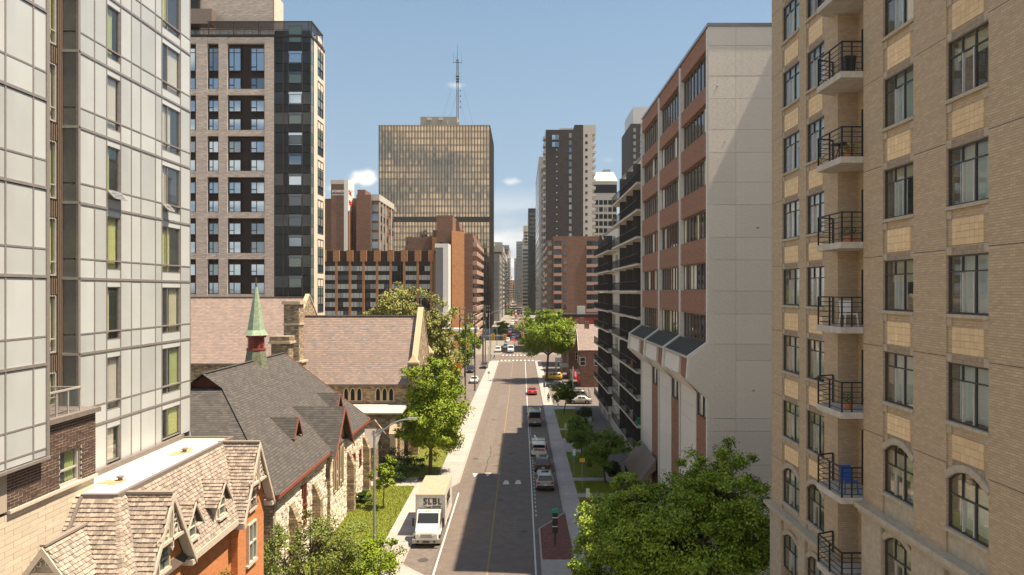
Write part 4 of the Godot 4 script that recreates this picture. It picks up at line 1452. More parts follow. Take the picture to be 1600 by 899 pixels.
	var sp := put(m, "spirelet_skirt", mats.copper_dark, t)
	m = Mb.new()
	oct(m, sx, sd, 15.05, 0.92, 15.22, 0.92)
	oct(m, sx, sd, 15.22, 0.74, 16.3, 0.74)
	oct(m, sx, sd, 16.2, 0.9, 16.42, 1.0)
	var drum := put(m, "spirelet_drum", mats.louvre_red, t)
	for k in 8:
		var a := TAU * (k + 0.5) / 8
		var dir := Vector3(cos(a), 0, sin(a))
		var side := Vector3(-sin(a), 0, cos(a))
		for j in 5:
			m = Mb.new()
			m.beam(w(sx, 15.36 + j * 0.17, sd) + dir * 0.72 - side * 0.18, w(sx, 15.36 + j * 0.17, sd) + dir * 0.72 + side * 0.18, 0.09, 0.05)
			put(m, "louvre", mats.trim_red, drum)
	m = Mb.new()
	oct(m, sx, sd, 16.42, 1.12, 16.9, 0.82)
	oct(m, sx, sd, 16.9, 0.82, 20.9, 0.13)
	put(m, "spire", mats.copper_green, t)
	m = Mb.new()
	m.tube(w(sx, 20.8, sd), w(sx, 21.75, sd), 0.06, 0.03, 6)
	m.tube(w(sx, 21.0, sd), w(sx, 21.2, sd), 0.16, 0.08, 8)
	m.beam(w(sx - 0.22, 21.5, sd), w(sx + 0.22, 21.5, sd), 0.05, 0.05)
	put(m, "finial", mats.copper_dark, t)
	# chimney behind the ridge's far end
	m = Mb.new()
	m.box(w(-26.2, 8, 73.6), w(-24.4, 15.0, 75.2))
	m.box(w(-26.35, 15.2, 73.5), w(-24.25, 15.75, 75.3))
	var ch := put(m, "chimney", mats.rubble, t)
	m = Mb.new()
	m.box(w(-26.45, 14.98, 73.4), w(-24.15, 15.2, 75.4))
	put(m, "chimney_band", mats.sandstone, ch)


func oct(m: Mb, x: float, d: float, y0: float, r0: float, y1: float, r1: float) -> void:
	for i in 8:
		var a0 := TAU * i / 8
		var a1 := TAU * (i + 1) / 8
		var c0 := Vector3(cos(a0), 0, -sin(a0))
		var c1 := Vector3(cos(a1), 0, -sin(a1))
		var b := w(x, y0, d)
		var t := w(x, y1, d)
		m.quad(b + c0 * r0, b + c1 * r0, t + c1 * r1, t + c0 * r1)
		m.tri(t, t + c0 * r1, t + c1 * r1)


# ------------------------------------------------------------------ the church beyond it
func pitched(m: Mb, x0: float, x1: float, de: float, ey: float, dr: float, ry: float) -> void:
	# a saddle roof whose ridge runs along x
	m.quad(w(x0, ey, de), w(x1, ey, de), w(x1, ry, dr), w(x0, ry, dr))
	m.quad(w(x1, ey, 2 * dr - de), w(x0, ey, 2 * dr - de), w(x0, ry, dr), w(x1, ry, dr))


func gable_end(owner: Node, x: float, de: float, ey: float, dr: float, ry: float, thick: float, rise: float, called: String) -> void:
	var m := Mb.new()
	m.slab(w(x, 0, 0), Vector3(0, 0, -1), Vector3.UP, [Vector2(de, 0), Vector2(2 * dr - de, 0), Vector2(2 * dr - de, ey + rise), Vector2(dr, ry + rise), Vector2(de, ey + rise)], thick)
	put(m, called, mats.rubble, owner)
	m = Mb.new()
	m.beam(w(x - thick * 0.5, ey + rise + 0.08, de - 0.1), w(x - thick * 0.5, ry + rise + 0.08, dr), thick + 0.16, 0.2)
	m.beam(w(x - thick * 0.5, ey + rise + 0.08, 2 * dr - de + 0.1), w(x - thick * 0.5, ry + rise + 0.08, dr), thick + 0.16, 0.2)
	put(m, "coping", mats.sandstone, owner)


func build_church() -> void:
	var t := thing("church", "large stone church with pinkish slate roofs and pointed windows behind the hall", "church", w(-30, 0, 95))
	var m := Mb.new()
	m.box(w(-29.3, 0, 88.4), w(-13.7, 8.8, 101.6))
	m.box(w(-70, 0, 87.0), w(-29.3, 11.6, 107.0))
	m.box(w(-27.5, 0, 84.4), w(-14.6, 5.9, 88.4))
	put(m, "wall", mats.rubble, t)
	m = Mb.new()
	pitched(m, -29.3, -13.9, 88, 8.85, 95, 17.1)
	put(m, "chancel_roof", mats.slate, t)
	m = Mb.new()
	pitched(m, -70, -29.5, 86.4, 11.6, 97, 19.6)
	put(m, "nave_roof", mats.slate, t)
	m = Mb.new()
	m.beam(w(-29.2, 17.16, 95), w(-13.8, 17.16, 95), 0.35, 0.14)
	m.beam(w(-70, 19.66, 97), w(-29.6, 19.66, 97), 0.4, 0.14)
	m.box(w(-29.3, 8.7, 87.85), w(-14.0, 8.86, 88.05))
	m.box(w(-70, 11.45, 86.25), w(-29.6, 11.62, 86.45))
	put(m, "ridge_and_gutter", mats.flashing, t)
	m = Mb.new()   # slipped and darker slates here and there
	for i in 14:
		var x := rf(-28, -15)
		var a := rf(0.1, 0.9)
		var p := w(x, lerpf(8.85, 17.1, a) + 0.03, lerpf(88, 95, a))
		var e := Vector3(0, 8.25, -7).normalized() * 0.28
		m.quad(p, p + Vector3(rf(0.3, 0.9), 0, 0), p + Vector3(0.6, 0, 0) + e, p + e)
	put(m, "slate_repair", mats.spandrel_grey, t)
	gable_end(t, -13.3, 88, 8.9, 95, 17.3, 0.6, 0.9, "street_gable")
	gable_end(t, -29.3, 86.6, 11.5, 97, 19.6, 0.4, 0.35, "nave_gable")
	# street gable: tall window, corner piers with caps, cross
	var f := face_right(-13.28)
	for k in [-1.6, 0.0, 1.6]: lancet_window(t, f, 95 + k, 5.0, 1.0, 6.5 if k == 0.0 else 5.4, mats.sandstone, mats.pane_dark)
	for dd in [88.0, 102.0]:
		m = Mb.new()
		m.box(w(-14.1, 0, dd - 0.6), w(-12.9, 11.4, dd + 0.6))
		var pier := put(m, "pier", mats.rubble, t)
		m = Mb.new()
		m.box(w(-14.2, 11.4, dd - 0.7), w(-12.8, 11.65, dd + 0.7))
		m.hexa([w(-14.1, 11.65, dd + 0.6), w(-12.9, 11.65, dd + 0.6), w(-13.45, 12.6, dd + 0.1), w(-13.55, 12.6, dd + 0.1), w(-14.1, 11.65, dd - 0.6), w(-12.9, 11.65, dd - 0.6), w(-13.45, 12.6, dd - 0.1), w(-13.55, 12.6, dd - 0.1)])
		put(m, "cap", mats.sandstone, pier)
	m = Mb.new()
	m.beam(w(-13.6, 18.2, 95), w(-13.6, 19.9, 95), 0.14, 0.14)
	m.beam(w(-13.6, 19.3, 94.55), w(-13.6, 19.3, 95.45), 0.14, 0.14)
	put(m, "cross", mats.copper_dark, t)
	# clerestory triplets
	var c := face_front(88.38)
	for g in [-21.2, -17.2]:
		for k in [-0.82, 0.0, 0.82]: lancet_window(t, c, g + k, 6.75, 0.5, 1.5, mats.sandstone, mats.pane_dark)
		pc(t, "sill_band", c, g - 1.4, 6.48, 0.0, g + 1.4, 6.62, 0.15, mats.spandrel_grey)
	m = Mb.new()   # low aisle roof
	m.hexa([w(-27.6, 5.95, 88.38), w(-14.3, 5.95, 88.38), w(-14.3, 6.35, 88.38), w(-27.6, 6.35, 88.38), w(-27.6, 5.8, 83.9), w(-14.3, 5.8, 83.9), w(-14.3, 5.97, 83.9), w(-27.6, 5.97, 83.9)])
	put(m, "aisle_roof", mats.trim_cream, t)
	m = Mb.new()
	m.box(w(-27.5, 3.9, 84.1), w(-14.6, 4.15, 84.39))
	put(m, "string_course", mats.sandstone, t)
	var a := face_front(84.4)
	for x in [-24.0, -20.6, -17.4]: lancet_window(t, a, x, 1.2, 0.8, 2.3, mats.sandstone, mats.pane_dark)
	for x in [-22.3, -18.9, -15.3]:
		m = Mb.new()
		m.box(w(x - 0.4, 0, 83.2), w(x + 0.4, 3.6, 84.4))
		m.hexa([w(x - 0.4, 3.6, 84.4), w(x + 0.4, 3.6, 84.4), w(x + 0.4, 5.2, 84.4), w(x - 0.4, 5.2, 84.4), w(x - 0.4, 3.6, 83.2), w(x + 0.4, 3.6, 83.2), w(x + 0.4, 5.0, 84.2), w(x - 0.4, 5.0, 84.2)])
		put(m, "buttress", mats.sandstone, t)
	# square turret where nave and chancel meet
	m = Mb.new()
	m.box(w(-28.6, 0, 84.2), w(-26.4, 11.9, 86.3))
	m.box(w(-28.5, 12.1, 84.3), w(-26.7, 18.9, 86.2))
	var tur := put(m, "turret", mats.rubble, t)
	for q in [[-28.75, 11.9, 84.05, -26.2, 12.1, 86.4], [-28.6, 16.4, 84.2, -26.6, 16.6, 86.3], [-28.7, 18.9, 84.1, -26.5, 19.3, 86.4]]:
		m = Mb.new()
		m.box(w(q[0], q[1], q[2]), w(q[3], q[4], q[5]))
		put(m, "turret_band", mats.sandstone, tur)
	# lean-to porch between hall and church
	m = Mb.new()
	m.box(w(-18.2, 0, 75.5), w(-15.8, 3.6, 79.5))
	m.slab(w(0, 0, 79.3), Vector3.RIGHT, Vector3.UP, [Vector2(-18.4, 0), Vector2(-14.9, 0), Vector2(-14.9, 3.8), Vector2(-16.6, 6.0), Vector2(-18.4, 5.0)], 0.4)
	var po := put(m, "porch", mats.rubble, t)
	m = Mb.new()
	m.hexa([w(-18.4, 4.9, 79.2), w(-15.6, 4.9, 79.2), w(-15.6, 5.0, 79.2), w(-18.4, 5.0, 79.2), w(-18.4, 3.6, 75.2), w(-15.6, 3.6, 75.2), w(-15.6, 3.72, 75.2), w(-18.4, 3.72, 75.2)])
	put(m, "porch_roof", mats.flashing, po)
	var pw := face_front(75.5)
	window(t, pw, -17.6, 1.4, 0.5, 1.6, [], [0.5], 0.06, 0.01, mats.trim_red, mats.pane_dark)
	window(t, pw, -16.6, 1.4, 0.5, 1.6, [], [0.5], 0.06, 0.01, mats.trim_red, mats.pane_dark)


# ------------------------------------------------------------------ far facades
# a regular field of windows: each a mesh of its own up to «most», the rest joined by tone
func window_grid(owner: Node, f: Fc, a0: float, pitch_a: float, cols: int, b0: float, pitch_b: float, rows: int, wide: float, high: float, glass: Array, most: int, c := 0.0, called := "window", frame: Material = null, tilt := 0.0) -> void:
	var rest := {}
	var used := 0
	for j in range(rows - 1, -1, -1):
		for i in cols:
			var x := a0 + i * pitch_a
			var y := b0 + j * pitch_b
			var g: Material = glass[rng.randi() % glass.size()]
			if used < most:
				used += 1
				var q := pc(owner, called, f, x, y, c - 0.05, x + wide, y + high, c, g)
				if tilt > 0.0: q.rotate_object_local(Vector3(rf(-1, 1), rf(-1, 1), 0).normalized(), rf(-tilt, tilt))
				if frame:
					pc(q, "sill", f, x - 0.05, y - 0.12, c - 0.05, x + wide + 0.05, y - 0.002, c + 0.06, frame)
					pc(q, "frame", f, x + wide * 0.5 - 0.035, y + 0.01, c + 0.001, x + wide * 0.5 + 0.035, y + high - 0.01, c + 0.04, frame)
			else:
				if not rest.has(g): rest[g] = Mb.new()
				var m: Mb = rest[g]
				var s := Vector3(rf(-1, 1), rf(-1, 1), 0) * tilt
				m.quad(f.p(x, y, c), f.p(x + wide, y, c + s.x * wide), f.p(x + wide, y + high, c + s.x * wide + s.y * high), f.p(x, y + high, c + s.y * high))
	for g: Material in rest: put(rest[g], called + "_field", g, owner, "stuff")


func solid(owner: Node, called: String, mat: Material, x0: float, x1: float, y0: float, y1: float, d0: float, d1: float) -> MeshInstance3D:
	var m := Mb.new()
	m.box(w(x0, y0, d0), w(x1, y1, d1))
	return put(m, called, mat, owner)


func build_left_far() -> void:
	build_brick_tower()
	build_hotel()
	build_bronze_tower()
	# the street's left side, far off
	var rows := [
		["grey glass office block just past the bronze tower", 480.0, 540.0, 46.0, "pane_grey", "alu", -15.0],
		["brown ribbed office block, third along the left of the far street", 552.0, 610.0, 56.0, "bronze_pane1", "concrete_dark", -14.6],
		["pale concrete office slab far down the left side", 622.0, 700.0, 54.0, "pane_dark", "concrete", -14.2],
		["slim red brick block far down the left side", 715.0, 800.0, 62.0, "pane_dark", "brick_rust", -14.3],
		["dark glass tower at the far left end of the street", 820.0, 960.0, 74.0, "pane_blue", "alu", -14.9],
		["low cream block closing the left row of the far street", 990.0, 1240.0, 44.0, "pane_dark", "cream_clad", -16.2],
	]
	for r in rows: far_block(r[0], r[6] - 34.0, r[6], r[1], r[2], r[3], r[4], r[5], true)


func far_block(label: String, x0: float, x1: float, d0: float, d1: float, hgt: float, glass: String, wall: String, on_left: bool) -> void:
	var t := thing("office_block", label, "building", w((x0 + x1) * 0.5, 0, d0), "blocks lining the far street")
	solid(t, "wall", mats[wall], x0, x1, 0, hgt, d0, d1)
	solid(t, "roof_house", mats[wall], x0 + 8, x1 - 8, hgt, hgt + 4, d0 + 8, d1 - 8)
	var storey := 3.6
	var f := face_front(d0 - 0.06)
	for j in int((hgt - 8) / storey):
		pc(t, "window_band", f, x0 + 1.0, 6 + j * storey, -0.05, x1 - 1.0, 8.1 + j * storey, 0.0, mats[glass])
		var s := face_right(x1 + 0.06) if on_left else face_left(x0 - 0.06)
		if on_left: pc(t, "window_band", s, d0 + 1.5, 6 + j * storey, -0.05, d1 - 1.5, 8.1 + j * storey, 0.0, mats[glass])
		else: pc(t, "window_band", s, -d1 + 1.5, 6 + j * storey, -0.05, -d0 - 1.5, 8.1 + j * storey, 0.0, mats[glass])


func build_brick_tower() -> void:
	var t := thing("brick_tower", "tall pale brick apartment tower with black panels and dark glass corner", "building", w(-44, 0, 116))
	var front := face_front(112.0)
	var top := 61.3
	solid(t, "core", mats.panel_black, -66, -33.7, 0, top - 0.4, 112.5, 119.5)
	# brick piers and bands
	var xs := [[-66.0, -56.0], [-51.8, -50.0], [-48.2, -46.8], [-40.9, -39.4]]
	for p in xs: solid(t, "brick_pier", mats.brick_pale, p[0], p[1], 0, top, 111.9, 113)
	var base := 20.0
	for k in range(-3, 7):
		var y := base + 6.53 * k if k < 6 else 60.0
		for s in [[-56.0, -51.8], [-50.0, -48.2], [-46.8, -40.9]]: solid(t, "brick_band", mats.brick_pale, s[0] + 0.002, s[1] - 0.002, y - 0.95 if k < 6 else 59.9, y if k < 6 else top, 111.94, 113)
	# windows, two storeys between bands
	for k in range(-2, 6):
		var y := base + 6.53 * k
		var tall := k == 5
		for s in [[-55.5, -53.9], [-53.7, -52.0], [-49.9, -48.3], [-46.7, -44.75], [-43.2, -41.0]]:
			for j in 2:
				var b0: float = y + 0.02 + j * (2.95 if not tall else 2.9)
				var high := 1.85 if not (tall and j == 1) else 3.7
				var wn := window(t, front, s[0], b0, s[1] - s[0], high, [0.42], [] if not (tall and j == 1) else [0.8], 0.09, -0.28, mats.dark_frame, [mats.pane_mirror, mats.pane_mirror_dim, mats.pane_mirror, mats.pane_mirror][rng.randi() % 4])
				pc(wn, "vent_sash", front, s[0] + 0.1, b0 + 0.62, -0.2, s[0] + (s[1] - s[0]) * 0.38, b0 + 0.72, -0.12, mats.dark_frame)
	# dark glass corner
	var gx := [-39.4, -37.95, -37.15, -34.9, -33.6]
	for j in 18:
		var y := 3.5 + j * 3.25
		if y > 59: break
		for i in 4:
			pc(t, "glass_panel", front, gx[i] + 0.05, y + 0.05, -0.3, gx[i + 1] - 0.05, y + 1.2, 0.0, mats.spandrel_black)
			pc(t, "glass_panel", front, gx[i] + 0.05, y + 1.28, -0.3, gx[i + 1] - 0.05, y + 3.2, 0.0 + rf(-0.01, 0.01), mats.pane_mirror if i == 2 and j > 10 and j % 2 == 0 else (mats.pane_blue if i == 2 else [mats.spandrel_black, mats.pane_dark][rng.randi() % 2]))
		if j > 3: window(t, front, gx[2] + 0.1, y + 1.35, 2.05, 1.45 if j < 17 else 2.6, [], [], 0.06, 0.02, mats.dark_frame, [mats.pane_mirror, mats.pane_blue, mats.pane_green, mats.pane_mirror_dim][rng.randi() % 4])
	for x: float in gx: pc(t, "mullion", front, x - 0.05, 0, -0.35, x + 0.05, top, 0.06, mats.dark_frame)
	# street side: glazed strip, then cream cladding with window slots
	var s := face_right(-33.5)
	for j in 18:
		var y := 3.5 + j * 3.25
		pc(t, "glass_panel", s, 112.05, y, -0.3, 113.2, y + 1.2, 0.0, mats.spandrel_grey)
		pc(t, "glass_panel", s, 112.05, y + 1.28, -0.3, 113.2, y + 3.2, 0.0, mats.pane_green)
		if j % 2 == 0:
			var wn := window(t, s, 115.4, y + 0.5, 3.2, 5.6, [0.5], [0.24, 0.5, 0.76], 0.1, -0.02, mats.dark_frame, [mats.pane_blue, mats.pane_grey, mats.pane_green, mats.pane_blue])
			wn.set_meta("label", "tall dark window slot in cream cladding")
	pc(t, "cream_cladding", s, 113.25, 0, -0.3, 115.35, top, 0.05, mats.cream_clad)
	pc(t, "cream_cladding", s, 118.65, 0, -0.3, 119.6, top, 0.05, mats.cream_clad)
	for j in 10: pc(t, "cream_cladding", s, 115.35, 2.6 + j * 6.5 - 1.05, -0.3, 118.65, 4.0 + j * 6.5, 0.045, mats.cream_clad)
	pc(t, "mullion", s, 113.18, 0, -0.3, 113.26, top, 0.07, mats.dark_frame)
	# penthouse, terrace rail, slatted canopy
	solid(t, "penthouse", mats.brick_pale, -52.5, -40.5, top - 0.4, top + 8, 115, 119.4)
	solid(t, "penthouse_glazing", mats.spandrel_black, -58, -52.5, top - 0.4, top + 7, 114.4, 119.4)
	var pf := face_right(-40.48)
	pc(t, "cream_cladding", pf, 115.0, top - 0.4, -0.1, 119.4, top + 8, 0.05, mats.cream_clad)
	solid(t, "canopy_edge", mats.corrugated, -58, -49.6, top + 2.0, top + 4.4, 112.6, 114.4)
	var m := Mb.new()
	for x in range(-50, -33, 4): m.box(w(x, top, 112.2), w(x + 0.12, top + 2.1, 112.32))
	m.box(w(-50, top + 2.0, 111.9), w(-33.3, top + 2.16, 112.1))
	m.box(w(-33.5, top + 2.0, 112.1), w(-33.3, top + 2.16, 118))
	m.box(w(-50, top + 2.0, 117.9), w(-33.3, top + 2.16, 118.1))
	for p in [[-33.5, 112.0], [-33.5, 115.0], [-33.5, 117.9]]: m.box(w(p[0], top, p[1]), w(p[0] + 0.14, top + 2.1, p[1] + 0.14))
	var can := put(m, "canopy_frame", mats.dark_frame, t)
	for i in 60:
		var x := -49.8 + i * 0.272
		m = Mb.new()
		m.box(w(x, top + 2.02, 112.1), w(x + 0.15, top + 2.12, 117.9))
		put(m, "slat", mats.dark_frame, can)
	m = Mb.new()
	m.box(w(-56, top + 0.9, 112.3), w(-33.6, top + 0.96, 112.36))
	for i in 18: m.box(w(-56 + i * 1.3, top - 0.3, 112.3), w(-55.95 + i * 1.3, top + 0.92, 112.35))
	var rl := put(m, "terrace_rail", mats.black_metal, t)
	m = Mb.new()
	m.box(w(-56, top - 0.3, 112.4), w(-33.6, top + 0.85, 112.42))
	put(m, "glass_panel", mats.pane_clear, rl)
	m = Mb.new()
	m.box(w(-66, top - 0.4, 111.85), w(-33.4, top, 119.6))
	put(m, "parapet", mats.panel_black, t)


func build_hotel() -> void:
	# low slab: copper pilasters, dark bands, curtained windows
	var t := thing("hotel_slab", "low hotel slab with copper coloured pilasters and dark window bands", "building", w(-48, 0, 238))
	var f := face_front(235)
	solid(t, "core", mats.panel_black, -68, -28.9, 0, 33.9, 235.4, 252)
	for i in 10:
		var x := -70.9 + i * 4.53
		if x < -68.5: continue
		pc(t, "pilaster", f, x - 0.38, 0, -0.4, x + 0.38, 30.4, 0.35, mats.brick_copper)
		pc(t, "parapet_block", f, x - 1.05, 30.4, -0.4, x + 1.05, 34.2, 0.4, mats.brick_copper)
		if i == 9: continue
		for j in 9:
			var y := 3.2 + j * 3.0
			for k in 2:
				var a := x + 0.42 + k * 1.86
				var wn := pc(t, "window", f, a, y, -0.35, a + 1.8, y + 1.62, -0.02, [mats.pane_sheer, mats.pane_sheer, mats.pane_grey, mats.pane_dark, mats.pane_sheer][rng.randi() % 5])
				pc(wn, "mullion", f, a + 0.85, y + 0.02, -0.019, a + 0.95, y + 1.6, 0.06, mats.dark_frame)
	pc(t, "corner_glazing", f, -30.6, 0, -0.4, -29.3, 31.5, 0.1, mats.pane_green)
	solid(t, "end_pilaster", mats.brick_copper, -29.3, -28.5, 0, 33.0, 234.6, 236)
	# white concrete portal and dark wall beside it
	solid(t, "dark_wall", mats.slat_grey, -28.5, -26.0, 0, 34.9, 233.2, 240)
	solid(t, "white_pier", mats.white_paint, -26.0, -24.2, 0, 36.2, 232.8, 240)
	solid(t, "white_beam", mats.white_paint, -28.7, -26.0, 34.9, 36.2, 232.8, 240)
	# entrance canopy at the cross street
	var c := thing("hotel_canopy", "flat pale entrance canopy on posts at the crossing", "canopy", w(-18, 0, 229))
	solid(c, "roof_slab", mats.white_paint, -29, -14, 7.6, 8.3, 228.5, 233)
	solid(c, "roof_slab", mats.trim_cream, -26, -15.5, 4.6, 5.3, 226.5, 231)
	for x in [-25.0, -20.5, -16.2]: solid(c, "post", mats.white_paint, x, x + 0.4, 0, 7.6, 229.5, 230)
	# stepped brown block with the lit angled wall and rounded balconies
	t = thing("brick_hotel_block", "stepped brown brick block with orange angled wall and stacked balconies", "building", w(-25, 0, 255))
	solid(t, "wall", mats.brick_rust, -41, -30.2, 0, 39.8, 252, 275)
	solid(t, "lift_tower", mats.brick_rust, -30.2, -24.5, 0, 47.4, 250, 268)
	solid(t, "roof_house", mats.brick_rust, -31.8, -30.2, 39.8, 42.4, 253, 262)
	solid(t, "parapet_block", mats.brick_copper, -31.8, -30.25, 33.8, 39.7, 249.7, 252)
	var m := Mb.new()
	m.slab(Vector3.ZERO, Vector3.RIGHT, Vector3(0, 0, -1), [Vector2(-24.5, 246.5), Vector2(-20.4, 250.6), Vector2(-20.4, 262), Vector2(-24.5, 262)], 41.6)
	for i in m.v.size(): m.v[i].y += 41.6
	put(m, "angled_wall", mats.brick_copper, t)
	m = Mb.new()
	m.slab(w(0, 0, 262), Vector3.RIGHT, Vector3.UP, [Vector2(-24.5, 41.0), Vector2(-20.4, 41.0), Vector2(-21.6, 43.0), Vector2(-22.8, 43.0), Vector2(-23.4, 46.4), Vector2(-24.5, 47.0)], 12)
	put(m, "stepped_wall", mats.brick_rust, t)
	solid(t, "wall", mats.brick_rust, -20.4, -17.4, 0, 41.0, 250.6, 300)
	window(t, face_front(250), -29.2, 36.6, 1.2, 1.3, [], [], 0.1, 0.01, mats.dark_frame, mats.pane_dark)
	window(t, face_front(250), -27.2, 36.6, 1.2, 1.3, [], [], 0.1, 0.01, mats.dark_frame, mats.pane_grey)
	for j in 11:
		var y := 3.4 + j * 3.3
		for k in 4:
			var d := 251.0 + k * 12.0
			solid(t, "balcony", mats.pink_band, -17.4, -15.9, y, y + 1.5, d, d + 10.5)
			solid(t, "window", mats.pane_dark, -17.42, -17.36, y + 1.6, y + 3.1, d + 0.3, d + 10)
	# the taller hotel wing with its signs
	t = thing("hotel_tower", "brown brick hotel tower with red script sign on its white fin", "building", w(-64, 0, 275))
	solid(t, "wall", mats.brick_rust, -78, -72.6, 0, 56.2, 272, 300)
	solid(t, "sign_tower", mats.brick_rust, -72.6, -67.6, 0, 61.2, 268, 276)
	solid(t, "white_crown", mats.concrete, -72.7, -67.5, 61.2, 62.8, 267.8, 277)
	solid(t, "white_fin", mats.white_paint, -67.6, -66.2, 0, 62.8, 267.7, 277)
	solid(t, "sign_board", mats.sign_white, -66.2, -65.9, 51, 62.8, 267.7, 277)
	solid(t, "copper_strip", mats.brick_copper, -66.2, -65.6, 0, 50.8, 267.9, 277)
	solid(t, "wall", mats.brick_rust, -65.6, -63.4, 0, 56.5, 273, 300)
	solid(t, "wall", mats.brick_rust, -63.2, -57.6, 0, 57.4, 269, 305)
	solid(t, "roof_house", mats.brick_rust, -63.0, -60.0, 57.4, 59.4, 270, 280)
	solid(t, "wall", mats.brick_rust, -57.6, -54.9, 0, 55.2, 270.2, 300)
	solid(t, "concrete_crown", mats.concrete, -57.7, -54.5, 55.2, 57.6, 269.8, 301)
	f = face_front(270.15)
	for j in 12: pc(t, "window", f, -57.4, 12 + j * 3.55, -0.05, -55.0, 14.6 + j * 3.55, 0.04, [mats.pane_green, mats.pane_mirror_dim, mats.pane_grey][j % 3])
	var s := face_right(-54.88)
	for k in 5:
		pc(t, "pier", s, 271.0 + k * 6.0, 0, -0.1, 272.0 + k * 6.0, 55.1, 0.25, mats.brick_copper if k == 3 else mats.concrete)
		for j in 12: pc(t, "window", s, 272.2 + k * 6.0, 12 + j * 3.55, -0.1, 276.6 + k * 6.0, 14.3 + j * 3.55, 0.05, [mats.pane_grey, mats.pane_dark][rng.randi() % 2])
	lettering(t, "HOMEWOOD", 0.95, face_front(267.9), -72.2, 58.0, 0.14, mats.sign_white)
	lettering(t, "SUITES BY HILTON", 0.5, face_front(267.9), -72.2, 56.9, 0.14, mats.sign_white)
	# the red script is too small to read: looping strokes in two lines
	for row in [[268.2, 57.6, 2, 1.5], [268.4, 53.6, 5, 1.6]]:
		for k in row[2]:
			var q := Mb.new()
			var a: float = row[0] + k * 1.9
			var pts := []
			for i in 9: pts.append(Vector2(a + 1.9 * i / 8.0 + sin(i * 1.7 + k) * 0.3, row[1] - k * 0.25 + row[3] * (0.5 + 0.5 * sin(i * 1.15 + k * 2.1))))
			for i in 8: q.beam(w(-65.85, pts[i].y, pts[i].x), w(-65.85, pts[i + 1].y, pts[i + 1].x), 0.12, 0.5)
			put(q, "sign_stroke", mats.sign_red, t)


func lettering(owner: Node, words: String, high: float, f: Fc, a: float, b: float, c: float, mat: Material, called := "lettering") -> MeshInstance3D:
	var tm := TextMesh.new()
	tm.text = words
	var ft := SystemFont.new()
	ft.font_names = PackedStringArray(["Droid Sans"])
	ft.font_weight = 700
	tm.font = ft
	tm.font_size = 64
	tm.pixel_size = high / 46.0
	tm.depth = 0.06
	tm.horizontal_alignment = HORIZONTAL_ALIGNMENT_LEFT
	return put_at(tm, called, mat, owner, Transform3D(f.basis(), f.p(a, b + high * 0.5, c)))


